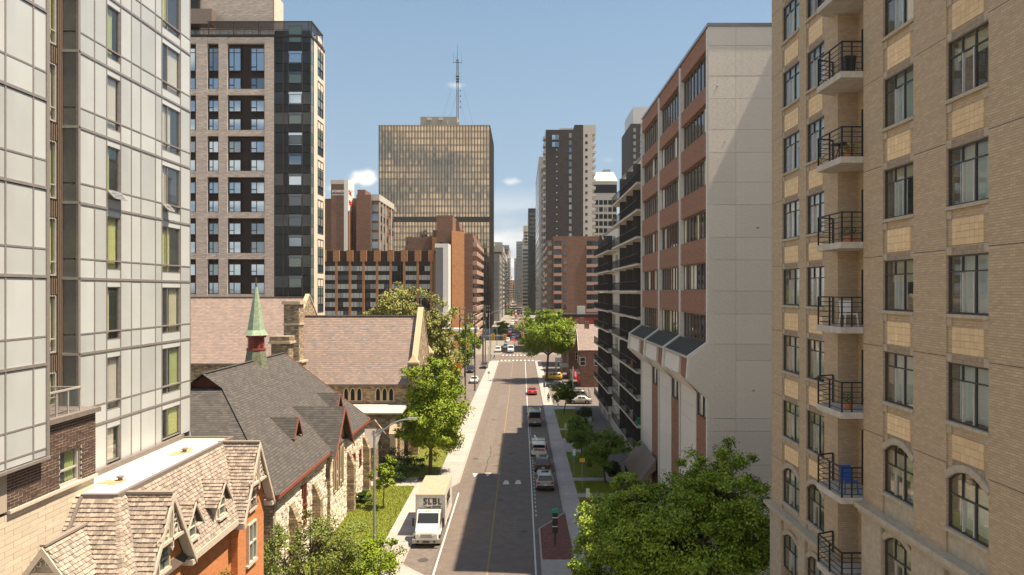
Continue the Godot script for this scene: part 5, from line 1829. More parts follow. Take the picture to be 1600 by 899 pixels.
func build_bronze_tower() -> void:
	var t := thing("bronze_office_tower", "wide bronze glass office tower with tall guyed mast on the roof", "building", w(-48, 0, 390))
	var f := face_front(387)
	var x0 := -78.4
	var x1 := -17.6
	var top := 111.8
	solid(t, "core", mats.bronze_metal, x0 + 0.2, x1 - 0.2, 0, top - 0.5, 387.3, 440)
	var cols := 37
	var pa := (x1 - x0) / cols
	var pb := 3.73
	# spandrels row by row, panes above them
	for j in 29:
		var y := 3.2 + j * pb
		pc(t, "spandrel", f, x0, y, -0.25, x1, y + 1.15, -0.02, mats.bronze_spandrel)
	window_grid(t, f, x0 + 0.06, pa, cols, 3.2 + 1.15, pb, 29, pa - 0.12, pb - 1.15, [mats.bronze_pane0, mats.bronze_pane1, mats.bronze_pane2, mats.bronze_pane2, mats.bronze_pane3, mats.bronze_pane4], 300, -0.04, "window", null, 0.006)
	for i in cols + 1: pc(t, "mullion", f, x0 + i * pa - 0.19, 0, -0.3, x0 + i * pa + 0.19, top, 0.35, mats.bronze_metal)
	pc(t, "roof_band", f, x0 - 0.2, top - 0.7, -0.3, x1 + 0.2, top, 0.3, mats.bronze_spandrel)
	pc(t, "louvre_band", f, x0, 58.4, -0.02, x1, 61.4, 0.03, mats.bronze_metal)
	var s := face_right(x1)
	for j in 29:
		var y := 3.2 + j * pb
		pc(t, "spandrel", s, 387.3, y, -0.2, 440, y + 1.15, 0.0, mats.bronze_spandrel)
		pc(t, "window_band", s, 387.3, y + 1.15, -0.2, 440, y + pb, -0.05, mats.bronze_pane0)
	for i in 27: pc(t, "mullion", s, 387.4 + i * 2.0, 0, -0.2, 387.6 + i * 2.0, top, 0.35, mats.bronze_metal)
	# plant room with fittings
	solid(t, "plant_room", mats.concrete_dark, -56.4, -35.8, top - 0.5, 117.6, 392, 420)
	for x in [-52.6, -46.2]:
		var m := Mb.new()
		m.box(w(x, 115.6, 391.2), w(x + 2.3, 116.7, 392))
		m.beam(w(x + 1.2, 115.7, 391.6), w(x - 0.3, 112.2, 391.8), 0.2, 0.2)
		put(m, "davit", mats.trim_cream, t)
	solid(t, "hatch", mats.trim_cream, -41.4, -41.0, 113.2, 115.6, 391.8, 391.99)
	solid(t, "roof_box", mats.concrete_dark, -35.6, -34.8, top - 0.5, 115, 393, 395)
	# lattice mast with guys and aerials
	var mx := -36.4
	var md := 400.0
	var m := Mb.new()
	var y := 112.0
	while y < 151.0:
		var r := 0.5
		for c in [[-1, -1], [1, -1], [1, 1], [-1, 1]]: m.beam(w(mx + c[0] * r, y, md + c[1] * r), w(mx + c[0] * r, y + 2.0, md + c[1] * r), 0.16, 0.16)
		m.beam(w(mx - r, y, md - r), w(mx + r, y + 2, md - r), 0.1, 0.1)
		m.beam(w(mx + r, y, md + r), w(mx - r, y + 2, md + r), 0.1, 0.1)
		m.beam(w(mx - r, y, md + r), w(mx - r, y + 2, md - r), 0.1, 0.1)
		m.beam(w(mx - r, y + 2, md - r), w(mx + r, y + 2, md - r), 0.1, 0.1)
		y += 2.0
	var mast := put(m, "mast", mats.dark_frame, t)
	m = Mb.new()
	m.tube(w(mx, 150, md), w(mx, 160.5, md), 0.16, 0.06, 6)
	m.beam(w(mx - 2.4, 150.4, md), w(mx + 2.4, 150.4, md), 0.2, 0.2)
	m.beam(w(mx - 2.4, 149.6, md), w(mx - 2.4, 156, md), 0.12, 0.12)
	m.beam(w(mx + 2.4, 149.6, md), w(mx + 2.4, 155, md), 0.12, 0.12)
	m.beam(w(mx - 0.9, 150, md), w(mx - 0.9, 154, md), 0.1, 0.1)
	for h in [141.0, 142.5, 139.5]: m.tube(w(mx - 0.9, h, md), w(mx + 0.9, h, md), 0.5, 0.5, 8)
	for h in [134.5, 131.3, 128.2, 125.0]:
		m.beam(w(mx, h, md), w(mx + 1.8, h, md), 0.1, 0.1)
		m.tube(w(mx + 1.7, h - 0.5, md), w(mx + 1.7, h + 0.5, md), 0.22, 0.22, 6)
	put(m, "aerial", mats.dark_frame, mast)
	for q in [[-9.5, 148.0], [-6.0, 134.0], [9.8, 148.0], [6.0, 134.0]]:
		m = Mb.new()
		m.tube(w(mx, q[1], md), w(mx + q[0], 112, md - 4), 0.035, 0.035, 4)
		put(m, "guy_wire", mats.dark_frame, mast)


# ------------------------------------------------------------------ the tan brick flats on the near right
func build_brown_flats() -> void:
	var t := thing("brick_flats", "tan brick apartment building with yellow tile spandrels and small balconies", "building", w(14, 0, 25))
	var f := face_left(12.0)   # a = -depth
	var top := 39.0
	var m := Mb.new()
	m.box(w(16.0, 0, 4), w(18.6, top, 33.7))
	for q in [7.2, 10.2, 13.2, 16.2, 19.2, 22.2, 25.2, 28.2, 31.2, 34.2, 37.2]: m.box(w(12.9, q - 0.25, 4), w(16.0, q, 33.69))
	put(m, "core", mats.interior, t)
	solid(t, "roof", mats.concrete_dark, 12.0, 18.6, top, top + 0.5, 4, 33.76)
	# brick piers between window bays: [near depth, far depth]
	var piers := [[4.0, 8.0], [9.9, 11.2], [13.0, 14.2], [14.2, 18.08], [19.9, 21.55], [23.38, 24.7], [26.7, 27.9], [29.68, 30.4], [32.4, 33.75]]
	for p in piers:
		m = Mb.new()
		m.box(w(12.0, 0, p[0]), w(13.2, top, p[1]))
		put(m, "pier", mats.brick_tan, t)
	solid(t, "end_wall", mats.brick_tan, 12.02, 18.6, 0, top, 33.7, 33.75)
	# movement joints: thin dark reveals across the piers
	for L in [13.2, 16.2, 19.2, 22.2, 25.2, 28.2, 31.2, 34.2]:
		for p in [[14.2, 18.08], [19.9, 21.55], [23.38, 24.7], [32.4, 33.75]]:
			pc(t, "joint", f, -p[1] + 0.001, L - 0.55, -0.02, -p[0] - 0.001, L - 0.53, 0.003, mats.dark_frame)
	# bays: [near depth, far depth, lights, lowest full storey, stone line]
	var bays := [[8.0, 9.9, 2, 13.2], [11.2, 13.0, 2, 13.2], [18.08, 19.9, 2, 13.2], [21.55, 23.38, 2, 13.2], [27.9, 29.68, 2, 10.2], [30.4, 32.4, 2, 10.2]]
	var bi := 0
	for b in bays:
		var a0: float = -b[1]
		var a1: float = -b[0]
		var wd := a1 - a0
		var L: float = b[3] - 3.0
		while L < 38:
			var arched: bool = L <= b[3] + 0.1
			var stone: bool = L < b[3] - 0.1
			var sill := L + 0.66
			var head := L + (2.3 if not arched else 2.0)
			var rise := 0.36 if arched else 0.0
			var skin: Material = mats.limestone if stone else mats.brick_tan
			# spandrel above the window
			var s0 := head + rise
			var s1 := L + 3.0 + 0.66
			if s1 > top: s1 = top
			if s0 < s1 - 0.1:
				pc(t, "spandrel", f, a0 + 0.001, s0 + 0.001, -0.5, a1 - 0.001, s1 - 0.10, -0.06, skin)
				if not stone:
					pc(t, "soldier_course", f, a0 + 0.22, head + 0.02 + rise, -0.4, a1 - 0.22, head + 0.22 + rise, -0.04, mats.brick_soldier)
					for e in [a0 + 0.001, a1 - 0.22]:
						if not arched: pc(t, "corner_stone", f, e, head + 0.02, -0.4, e + 0.219, head + 0.24, -0.02, mats.limestone)
						pc(t, "corner_stone", f, e, s1 - 0.34, -0.4, e + 0.219, s1 - 0.11, -0.02, mats.limestone)
					var t0 := head + 0.27 + rise
					var t1 := s1 - 0.36
					if bi == 2 and L < 29 and t1 - t0 > 0.3:
						var nx := 7
						var ny := maxi(2, roundi((t1 - t0) / 0.2))
						for i in nx:
							for j in ny:
								var ta := a0 + 0.24 + (wd - 0.48) * i / nx
								var tb := t0 + (t1 - t0) * j / ny
								pc(t, "tile", f, ta + 0.004, tb + 0.004, -0.2, ta + (wd - 0.48) / nx - 0.004, tb + (t1 - t0) / ny - 0.004, -0.03 + rf(-0.002, 0.002), pick("tile_tan", 3))
					else:
						m = Mb.new()
						fbox(m, f, a0 + 0.24, t0, -0.2, a1 - 0.24, t1, -0.03)
						put(m, "tile_panel", mats.tile_field, t)
				pc(t, "sill", f, a0 - 0.02, s1 - 0.10, -0.5, a1 + 0.02, s1 - 0.002, 0.06, mats.limestone)
			# curved cheeks under an arch
			if arched:
				m = Mb.new()
				var poly := [Vector2(a0, head), Vector2(a0, head + rise), Vector2(a1, head + rise), Vector2(a1, head)]
				for i in range(1, 12):
					var x := lerpf(a1, a0, i / 12.0)
					poly.append(Vector2(x, head + rise * 0.98 * (1.0 - pow(2.0 * i / 12.0 - 1.0, 2))))
				poly.reverse()
				m.slab(f.p(0, 0, -0.06), f.u, Vector3.UP, poly, 0.4)
				put(m, "arch", skin, t)
				m = Mb.new()
				for i in 12:
					var q := []
					for k in [i, i + 1]: q.append(f.p(lerpf(a0, a1, k / 12.0), head + rise * (1.0 - pow(2.0 * k / 12.0 - 1.0, 2)) + 0.11, -0.03))
					m.beam(q[0], q[1], 0.1, 0.2)
				put(m, "arch_ring", mats.limestone, t)
			var wn := window(t, f, a0 + 0.02, sill, wd - 0.04, head - sill, [0.34, 0.66], [0.72], 0.05, -0.13, mats.dark_frame, [mats.pane_clear], rise)
			# room behind: back wall and a half-drawn blind
			var r := rng.randf()
			if r < 0.55: curtain(wn, f, a0 + 0.05, a1 - 0.05, sill + 0.05, head - 0.02, -0.36, mats.sheer)
			elif r < 0.75: curtain(wn, f, a0 + 0.05, a0 + wd * 0.45, sill + 0.05, head - 0.02, -0.36, mats.sheer)
			elif r < 0.93: curtain(wn, f, a0 + wd * 0.55, a1 - 0.05, sill + 0.05, head - 0.02, -0.36, mats.curtain2)
			if r > 0.5: pc(wn, "blind", f, a0 + 0.05, head - rf(0.3, 0.8), -0.32, a1 - 0.05, head - 0.02, -0.31, mats.curtain1)
			pc(wn, "casement", f, a0 + wd * 0.36, sill + 0.06, -0.12, a0 + wd * 0.38, sill + (head - sill) * 0.70, -0.05, mats.alu_pale)
			pc(wn, "casement", f, a0 + wd * 0.615, sill + 0.06, -0.12, a0 + wd * 0.64, sill + (head - sill) * 0.70, -0.05, mats.alu_pale)
			L += 3.0
		bi += 1
	# stone base and its cornice
	m = Mb.new()
	for p in [[4.0, 8.0], [9.9, 11.2], [13.0, 18.08], [19.9, 21.55], [23.38, 24.7]]: m.box(w(11.93, 0, p[0] + 0.001), w(12.5, 12.75, p[1] - 0.001))
	for p in [[26.7, 27.9], [29.68, 30.4], [32.4, 33.8]]: m.box(w(11.93, 0, p[0] + 0.001), w(12.5, 10.1, p[1] - 0.001))
	put(m, "stone_base", mats.limestone, t)
	m = Mb.new()
	m.box(w(11.66, 12.95, 4), w(12.05, 13.12, 24.7))
	m.box(w(11.8, 12.76, 4), w(12.05, 12.94, 24.7))
	m.box(w(11.66, 10.3, 26.72), w(12.05, 10.46, 33.95))
	m.box(w(11.8, 10.12, 26.72), w(12.05, 10.29, 33.9))
	put(m, "cornice", mats.limestone, t)
	# balcony recess
	solid(t, "recess_wall", mats.brick_tan, 12.78, 13.3, 0, top, 24.68, 26.72)
	for L in [10.2, 13.2, 16.2, 19.2, 22.2, 25.2, 28.2, 31.2, 34.2, 37.2]:
		pc(t, "balcony_door", face_left(12.77), -26.4, L + 0.05, 0.0, -25.1, L + 2.1, 0.02, mats.pane_dark)
		m = Mb.new()
		m.slab(w(0, L + 0.03, 0), Vector3.RIGHT, Vector3(0, 0, -1), [Vector2(11.22, 24.72), Vector2(12.76, 24.72), Vector2(12.76, 26.69), Vector2(11.98, 26.69), Vector2(11.98, 27.1), Vector2(11.22, 26.75)], 0.22)
		var slab := put(m, "balcony_slab", mats.concrete, t)
		m = Mb.new()
		var pts := [w(12.0, 0, 24.76), w(11.27, 0, 24.76), w(11.27, 0, 25.75), w(11.27, 0, 26.72), w(11.95, 0, 27.02)]
		for i in pts.size() - 1:
			var pa: Vector3 = pts[i] + Vector3(0, L, 0)
			var pb: Vector3 = pts[i + 1] + Vector3(0, L, 0)
			m.box(pb + Vector3(-0.025, 0.03, -0.025), pb + Vector3(0.025, 1.08, 0.025))
			m.beam(pa + Vector3(0, 1.08, 0), pb + Vector3(0, 1.08, 0), 0.05, 0.045)
			for h in [0.14, 0.34, 0.54, 0.74, 0.90]: m.beam(pa + Vector3(0, h, 0), pb + Vector3(0, h, 0), 0.022, 0.022)
		var mid: Vector3 = w(11.62, L, 24.76)
		m.box(mid + Vector3(-0.02, 0.03, -0.02), mid + Vector3(0.02, 1.06, 0.02))
		put(m, "railing", mats.black_metal, slab)
	# things standing on the balconies
	var spots := [[28.2, "tall dark planter"], [25.2, "pot of yellow flowers"], [22.2, "long planter of green herbs"], [19.2, "pale folding chair"], [16.2, "red clay pot"], [13.2, "blue chair"]]
	for s in spots:
		var y: float = s[0] + 0.031
		var at := w(11.8, y, 25.4)
		if s[0] in [25.2, 16.2, 22.2]:
			var o := thing("flower_pot", "%s on a balcony of the tan brick flats" % s[1], "plant pot", at, "pots on the balconies")
			m = Mb.new()
			if s[0] == 22.2: m.box(at + Vector3(-0.15, 0, -0.4), at + Vector3(0.15, 0.25, 0.4))
			else: m.tube(at, at + Vector3(0, 0.26, 0), 0.11, 0.16, 10)
			put(m, "pot", mats.terracotta, o)
			m = Mb.new()
			m.tinted = true
			for i in 140:
				var p := at + Vector3(rf(-0.2, 0.2), rf(0.22, 0.55), rf(-0.2, 0.2) if s[0] != 22.2 else rf(-0.45, 0.45))
				m.tint = Color(0.7, 0.42, 0.02) if s[0] == 25.2 and i % 3 == 0 else Color(0.05, 0.12, 0.02)
				m.tri(p, p + Vector3(rf(-0.06, 0.06), rf(-0.04, 0.06), rf(-0.06, 0.06)), p + Vector3(rf(-0.06, 0.06), rf(0.0, 0.07), rf(-0.06, 0.06)))
			put(m, "foliage", mats.leaf, o)
		elif s[0] == 28.2:
			var o := thing("planter", "tall dark planter box on the uppermost visible balcony", "planter", at)
			m = Mb.new()
			m.hexa([at + Vector3(-0.15, 0, -0.15), at + Vector3(0.15, 0, -0.15), at + Vector3(0.2, 0.7, -0.2), at + Vector3(-0.2, 0.7, -0.2), at + Vector3(-0.15, 0, 0.15), at + Vector3(0.15, 0, 0.15), at + Vector3(0.2, 0.7, 0.2), at + Vector3(-0.2, 0.7, 0.2)])
			put(m, "box", mats.plastic_dark, o)
			m = Mb.new()
			m.box(at + Vector3(-0.17, 0.66, -0.17), at + Vector3(0.17, 0.72, 0.17))
			put(m, "soil", mats.timber, o)
		else: balcony_chair(at, mats.blue_plastic if s[0] == 13.2 else mats.sign_white, "%s on a balcony of the tan brick flats" % s[1])
	var bt := thing("bistro_table", "small round dark table on the balcony with yellow flowers", "table", w(11.75, 25.231, 26.0))
	m = Mb.new()
	m.tube(w(11.75, 25.9, 26.0), w(11.75, 25.93, 26.0), 0.3, 0.3, 14)
	put(m, "table_top", mats.plastic_dark, bt)
	for k in 3:
		m = Mb.new()
		var a := TAU * k / 3
		m.tube(w(11.75, 25.9, 26.0), w(11.75 + cos(a) * 0.22, 25.235, 26.0 + sin(a) * 0.22), 0.015, 0.015, 6)
		put(m, "leg", mats.plastic_dark, bt)


func balcony_chair(at: Vector3, mat: Material, label: String) -> void:
	var o := thing("balcony_chair", label, "chair", at, "chairs on the balconies")
	var m := Mb.new()
	m.box(at + Vector3(-0.22, 0.42, -0.22), at + Vector3(0.22, 0.46, 0.22))
	put(m, "seat", mat, o)
	m = Mb.new()
	m.hexa([at + Vector3(-0.22, 0.5, -0.22), at + Vector3(0.22, 0.5, -0.22), at + Vector3(0.22, 0.92, -0.32), at + Vector3(-0.22, 0.92, -0.32), at + Vector3(-0.22, 0.5, -0.19), at + Vector3(0.22, 0.5, -0.19), at + Vector3(0.22, 0.92, -0.29), at + Vector3(-0.22, 0.92, -0.29)])
	put(m, "backrest", mat, o)
	for q in [[-1, -1], [1, -1], [-1, 1], [1, 1]]:
		m = Mb.new()
		m.beam(at + Vector3(q[0] * 0.24, 0.0, q[1] * 0.24), at + Vector3(q[0] * 0.2, 0.5, q[1] * 0.2), 0.035, 0.035)
		put(m, "leg", mat, o)


# ------------------------------------------------------------------ the white concrete and brick office building
func build_office() -> void:
	var t := thing("office_building", "white concrete office building with brown brick bands and angled dark glazing", "building", w(20, 0, 63))
	var m := Mb.new()
	m.box(w(14.0, 0, 50.0), w(34, 39.0, 77.1))
	put(m, "core", mats.concrete, t)
	var dn := 49.7
	var df := 77.2
	# end wall: cast panels with open joints
	var e := face_front(dn)
	var ys := [0.0, 3.4, 7.3, 8.2, 10.6, 11.5, 15.6, 16.75, 18.87, 20.5, 22.7, 24.3, 26.6, 28.2, 30.3, 31.9, 34.1, 35.7, 37.85, 39.2]
	var xs := [13.2, 15.14, 17.95, 20.8, 24.8, 29.0, 34.0]
	for j in ys.size() - 1:
		for i in xs.size() - 1:
			if i == 0 and ys[j] >= 11.4 and ys[j] < 16.7: continue
			pc(t, "wall_panel", e, xs[i] + 0.009, ys[j] + 0.009, -0.3, xs[i + 1] - 0.009, ys[j + 1] - 0.009, rf(-0.004, 0.004), pick("cast_panel", 4))
	# the panel that follows the projecting nose
	m = Mb.new()
	m.slab(w(0, 0, dn), Vector3.RIGHT, Vector3.UP, [Vector2(13.2, 11.52), Vector2(15.13, 11.52), Vector2(15.13, 16.74), Vector2(13.2, 16.74), Vector2(11.9, 15.8), Vector2(11.75, 14.3), Vector2(13.2, 12.9)], 0.3)
	put(m, "wall_panel", mats.cast_panel1, t)
	solid(t, "joint_backing", mats.dark_frame, 13.3, 33.9, 0, 39, dn + 0.2, dn + 0.32)
	# small vents, form-tie plugs and repaired spots
	for q in [[13.75, 34.9, 0.09], [14.3, 31.0, 0.06], [16.6, 24.9, 0.12], [16.3, 13.4, 0.12]]:
		pc(t, "vent_cover", e, q[0], q[1], -0.01, q[0] + q[2] * 1.3, q[1] + q[2], 0.02, mats.concrete_dark)
	solid(t, "coping", mats.spandrel_grey, 13.1, 34.1, 39.2, 39.42, dn - 0.08, df)
	# street side: three bays
	var f := face_left(13.2)
	var fins := [dn, 58.5, 67.5, df]
	var heads := [18.8, 22.6, 26.4, 30.2, 34.0, 37.8]
	var sills := [16.75, 20.55, 24.35, 28.15, 31.95, 35.2]
	for k in 3:
		var a0: float = -fins[k + 1] + 0.22
		var a1: float = -fins[k] - 0.22
		for j in 6:
			var upto: float = sills[j + 1] if j < 5 else 39.2
			m = Mb.new()
			fbox(m, f, a0, heads[j], -0.9, a1, upto, -0.02)
			put(m, "brick_band", mats.brick_red, t)
			var lights := []
			for i in range(1, 8): lights.append(i / 8.0)
			var wn := window(t, f, a0, sills[j], a1 - a0, heads[j] - sills[j], lights, [], 0.07, -0.35, mats.corrugated, mats.pane_office)
			if j < 5:
				for i in 8:
					if rng.randf() < 0.16: pc(wn, "blind", f, a0 + (a1 - a0) * i / 8.0 + 0.06, sills[j] + 0.1, -0.325, a0 + (a1 - a0) * (i + rf(0.4, 0.9)) / 8.0, heads[j] - 0.1, -0.32, mats["curtain%d" % [1, 2][rng.randi() % 2]])
		# nose: dark ribbed glazing above, concrete apron, brick return
		m = Mb.new()
		m.hexa([w(13.2, 16.55, -a0), w(13.2, 16.55, -a1), w(13.2, 16.74, -a1), w(13.2, 16.74, -a0), w(11.92, 15.6, -a0), w(11.92, 15.6, -a1), w(11.9, 15.8, -a1), w(11.9, 15.8, -a0)])
		var gl := put(m, "sloped_glazing", mats.panel_black, t)
		for i in 13:
			m = Mb.new()
			var d := lerpf(-a0, -a1, i / 12.0)
			m.beam(w(13.18, 16.78, d), w(11.88, 15.83, d), 0.05, 0.05)
			put(m, "rib", mats.spandrel_grey, gl)
		m = Mb.new()
		m.beam(w(11.86, 15.76, -a0), w(11.86, 15.76, -a1), 0.14, 0.16)
		put(m, "gutter", mats.alu_pale, gl)
		var dcut: float = lerpf(-a1, -a0, 0.40)
		for q in [[dcut, -a0, "cast_panel2", 0.0], [-a1, dcut, "brick_red", 0.18]]:
			m = Mb.new()
			m.slab(w(0, 0, q[0]), Vector3.RIGHT, Vector3.UP, [Vector2(13.2, 12.9), Vector2(13.6, 12.9), Vector2(13.6, 15.58), Vector2(11.95 + q[3], 15.58), Vector2(11.85 + q[3], 14.3)], q[1] - q[0] - 0.004)
			put(m, "apron", mats[q[2]], t)
		# below: concrete leaf and a brick recess with a window near its head
		var yy := [0.0, 3.2, 5.6, 7.3, 10.4, 11.6, 12.9]
		for j in yy.size() - 1: pc(t, "wall_panel", f, a0, yy[j] + 0.01, -0.5, -dcut - 0.004, yy[j + 1] - 0.01, 0.0, pick("cast_panel", 4))
		m = Mb.new()
		fbox(m, f, -dcut + 0.004, 0, -0.7, a1, 11.2, -0.05)
		put(m, "brick_recess", mats.brick_red, t)
		window(t, f, -dcut + 0.02, 11.2, a1 + dcut - 0.04, 1.7, [0.5], [], 0.08, -0.2, mats.dark_frame, mats.pane_grey)
	for d: float in fins:
		m = Mb.new()
		m.slab(w(0, 0, d - 0.12 if d > dn else d + 0.05), Vector3.RIGHT, Vector3.UP, [Vector2(13.1, 0), Vector2(13.6, 0), Vector2(13.6, 39.0), Vector2(13.1, 39.0), Vector2(13.1, 16.88), Vector2(11.78, 15.93), Vector2(11.64, 14.24), Vector2(13.1, 12.85)], 0.26)
		put(m, "fin", mats.white_paint, t)
	# brown shed roof at the foot
	m = Mb.new()
	m.hexa([w(12.98, 3.2, 77.0), w(11.2, 1.6, 77.0), w(11.2, 1.75, 77.0), w(12.98, 4.2, 77.0), w(12.98, 3.2, 68.0), w(11.2, 1.6, 68.0), w(11.2, 1.75, 68.0), w(12.98, 4.2, 68.0)])
	var sh := put(m, "entrance_shed", mats.corrugated, t)
	for i in 12: pc(sh, "slat", face_left(11.25), -76.8 + i * 0.74, 0.0, -0.08, -76.72 + i * 0.74, 1.6, 0.0, mats.dark_frame)


# ------------------------------------------------------------------ the long apartment building with black balconies
func build_balcony_flats() -> void:
	var t := thing("balcony_flats", "white apartment building lined with rows of black railed balconies", "building", w(17, 0, 100))
	# two runs: [near depth, far depth, top floor level, screens]
	var runs := [[77.6, 99.5, 32.55, [81.0, 86.2, 92.0]], [103.5, 124.0, 26.55, [110.0, 118.0]]]
	solid(t, "wall", mats.white_paint, 14.25, 30, 0, 36.2, 77.4, 99.8)
	solid(t, "wall", mats.white_paint, 14.6, 30, 0, 33.2, 99.8, 104.0)
	solid(t, "wall", mats.white_paint, 14.25, 30, 0, 30.0, 104.0, 124.4)
	solid(t, "roof", mats.concrete_dark, 14.1, 30, 36.2, 36.5, 77.4, 99.9)
	solid(t, "roof", mats.concrete_dark, 14.1, 30, 30.0, 30.3, 104.0, 124.5)
	solid(t, "stair_head", mats.white_paint, 15.5, 22, 30.3, 33.0, 105, 112)
	var f := face_left(14.25)
	for k in 2:
		var r: Array = runs[k]
		var L: float = r[2]
		while L > 2.0:
			var slab := solid(t, "balcony_slab", mats.trim_cream, 12.72, 14.25, L - 0.2, L, r[0], r[1])
			# railing: rails, many bars, backing mesh
			var m := Mb.new()
			m.box(w(12.72, L + 1.02, r[0]), w(12.78, L + 1.08, r[1]))
			m.box(w(12.72, L + 0.06, r[0]), w(12.78, L + 0.12, r[1]))
			var d: float = r[0]
			while d < r[1]:
				m.box(w(12.74, L + 0.1, d), w(12.755, L + 1.04, d + 0.015))
				d += 0.19
			m.box(w(12.75, L + 1.02, r[0]), w(14.2, L + 1.08, r[0] + 0.05))
			d = 12.8
			while d < 14.2:
				m.box(w(d, L + 0.1, r[0]), w(d + 0.018, L + 1.04, r[0] + 0.02))
				d += 0.15
			put(m, "railing", mats.black_metal, slab)
			for s: float in r[3]: solid(t, "divider", mats.dark_frame, 12.82, 14.2, L + 0.005, L + 2.6, s, s + 0.12)
			# doors and windows
			var x: float = r[0] + 0.6
			while x < r[1] - 2.5:
				if rng.randf() < 0.6: window(t, f, -x - 2.1, L + 0.15, 2.0, 2.15, [0.5], [], 0.07, -0.03, mats.dark_frame if rng.randf() < 0.5 else mats.white_paint, [mats.pane_dark, mats.pane_sheer])
				x += 2.9
			L -= 3.0
	# the set-back bay between the runs, with paired windows
	var g := face_left(14.6)
	for j in 10: window(t, g, -103.2, 1.6 + j * 3.0, 1.3, 1.6, [0.5], [], 0.08, -0.02, mats.white_paint, [mats.pane_dark, mats.pane_grey])
	solid(t, "plinth", mats.concrete, 13.6, 14.25, 0, 2.2, 77.6, 124.0)
	for d in [82.0, 88.0, 94.0, 108.0, 114.0, 120.0]: solid(t, "garage_door", mats.concrete_dark, 13.56, 13.6, 0.1, 1.95, d, d + 2.6)
	# odds and ends on the balconies
	var bits := [["red clay pot on a black balcony of the white flats", 110.8, 8.55, "terracotta"], ["white covered chair on the lowest black balcony", 84.0, 5.55, "sign_white"], ["green watering box on a low black balcony", 79.0, 5.55, "sign_green"], ["white box on a middle black balcony", 112.0, 14.55, "sign_white"], ["orange stool on a black balcony by the office fin", 83.2, 11.55, "orange_sign"]]
	for b in bits:
		var at := w(13.3, b[2] + 0.001, b[1])
		var o := thing("balcony_box", b[0], "box", at, "bits left on the balconies")
		var m := Mb.new()
		m.hexa([at + Vector3(-0.3, 0, -0.3), at + Vector3(0.3, 0, -0.3), at + Vector3(0.35, 0.6, -0.35), at + Vector3(-0.35, 0.6, -0.35), at + Vector3(-0.3, 0, 0.3), at + Vector3(0.3, 0, 0.3), at + Vector3(0.35, 0.6, 0.35), at + Vector3(-0.35, 0.6, 0.35)])
		put(m, "body", mats[b[3]], o)
		m = Mb.new()
		m.box(at + Vector3(-0.38, 0.6, -0.38), at + Vector3(0.38, 0.68, 0.38))
		put(m, "lid", mats[b[3]], o)


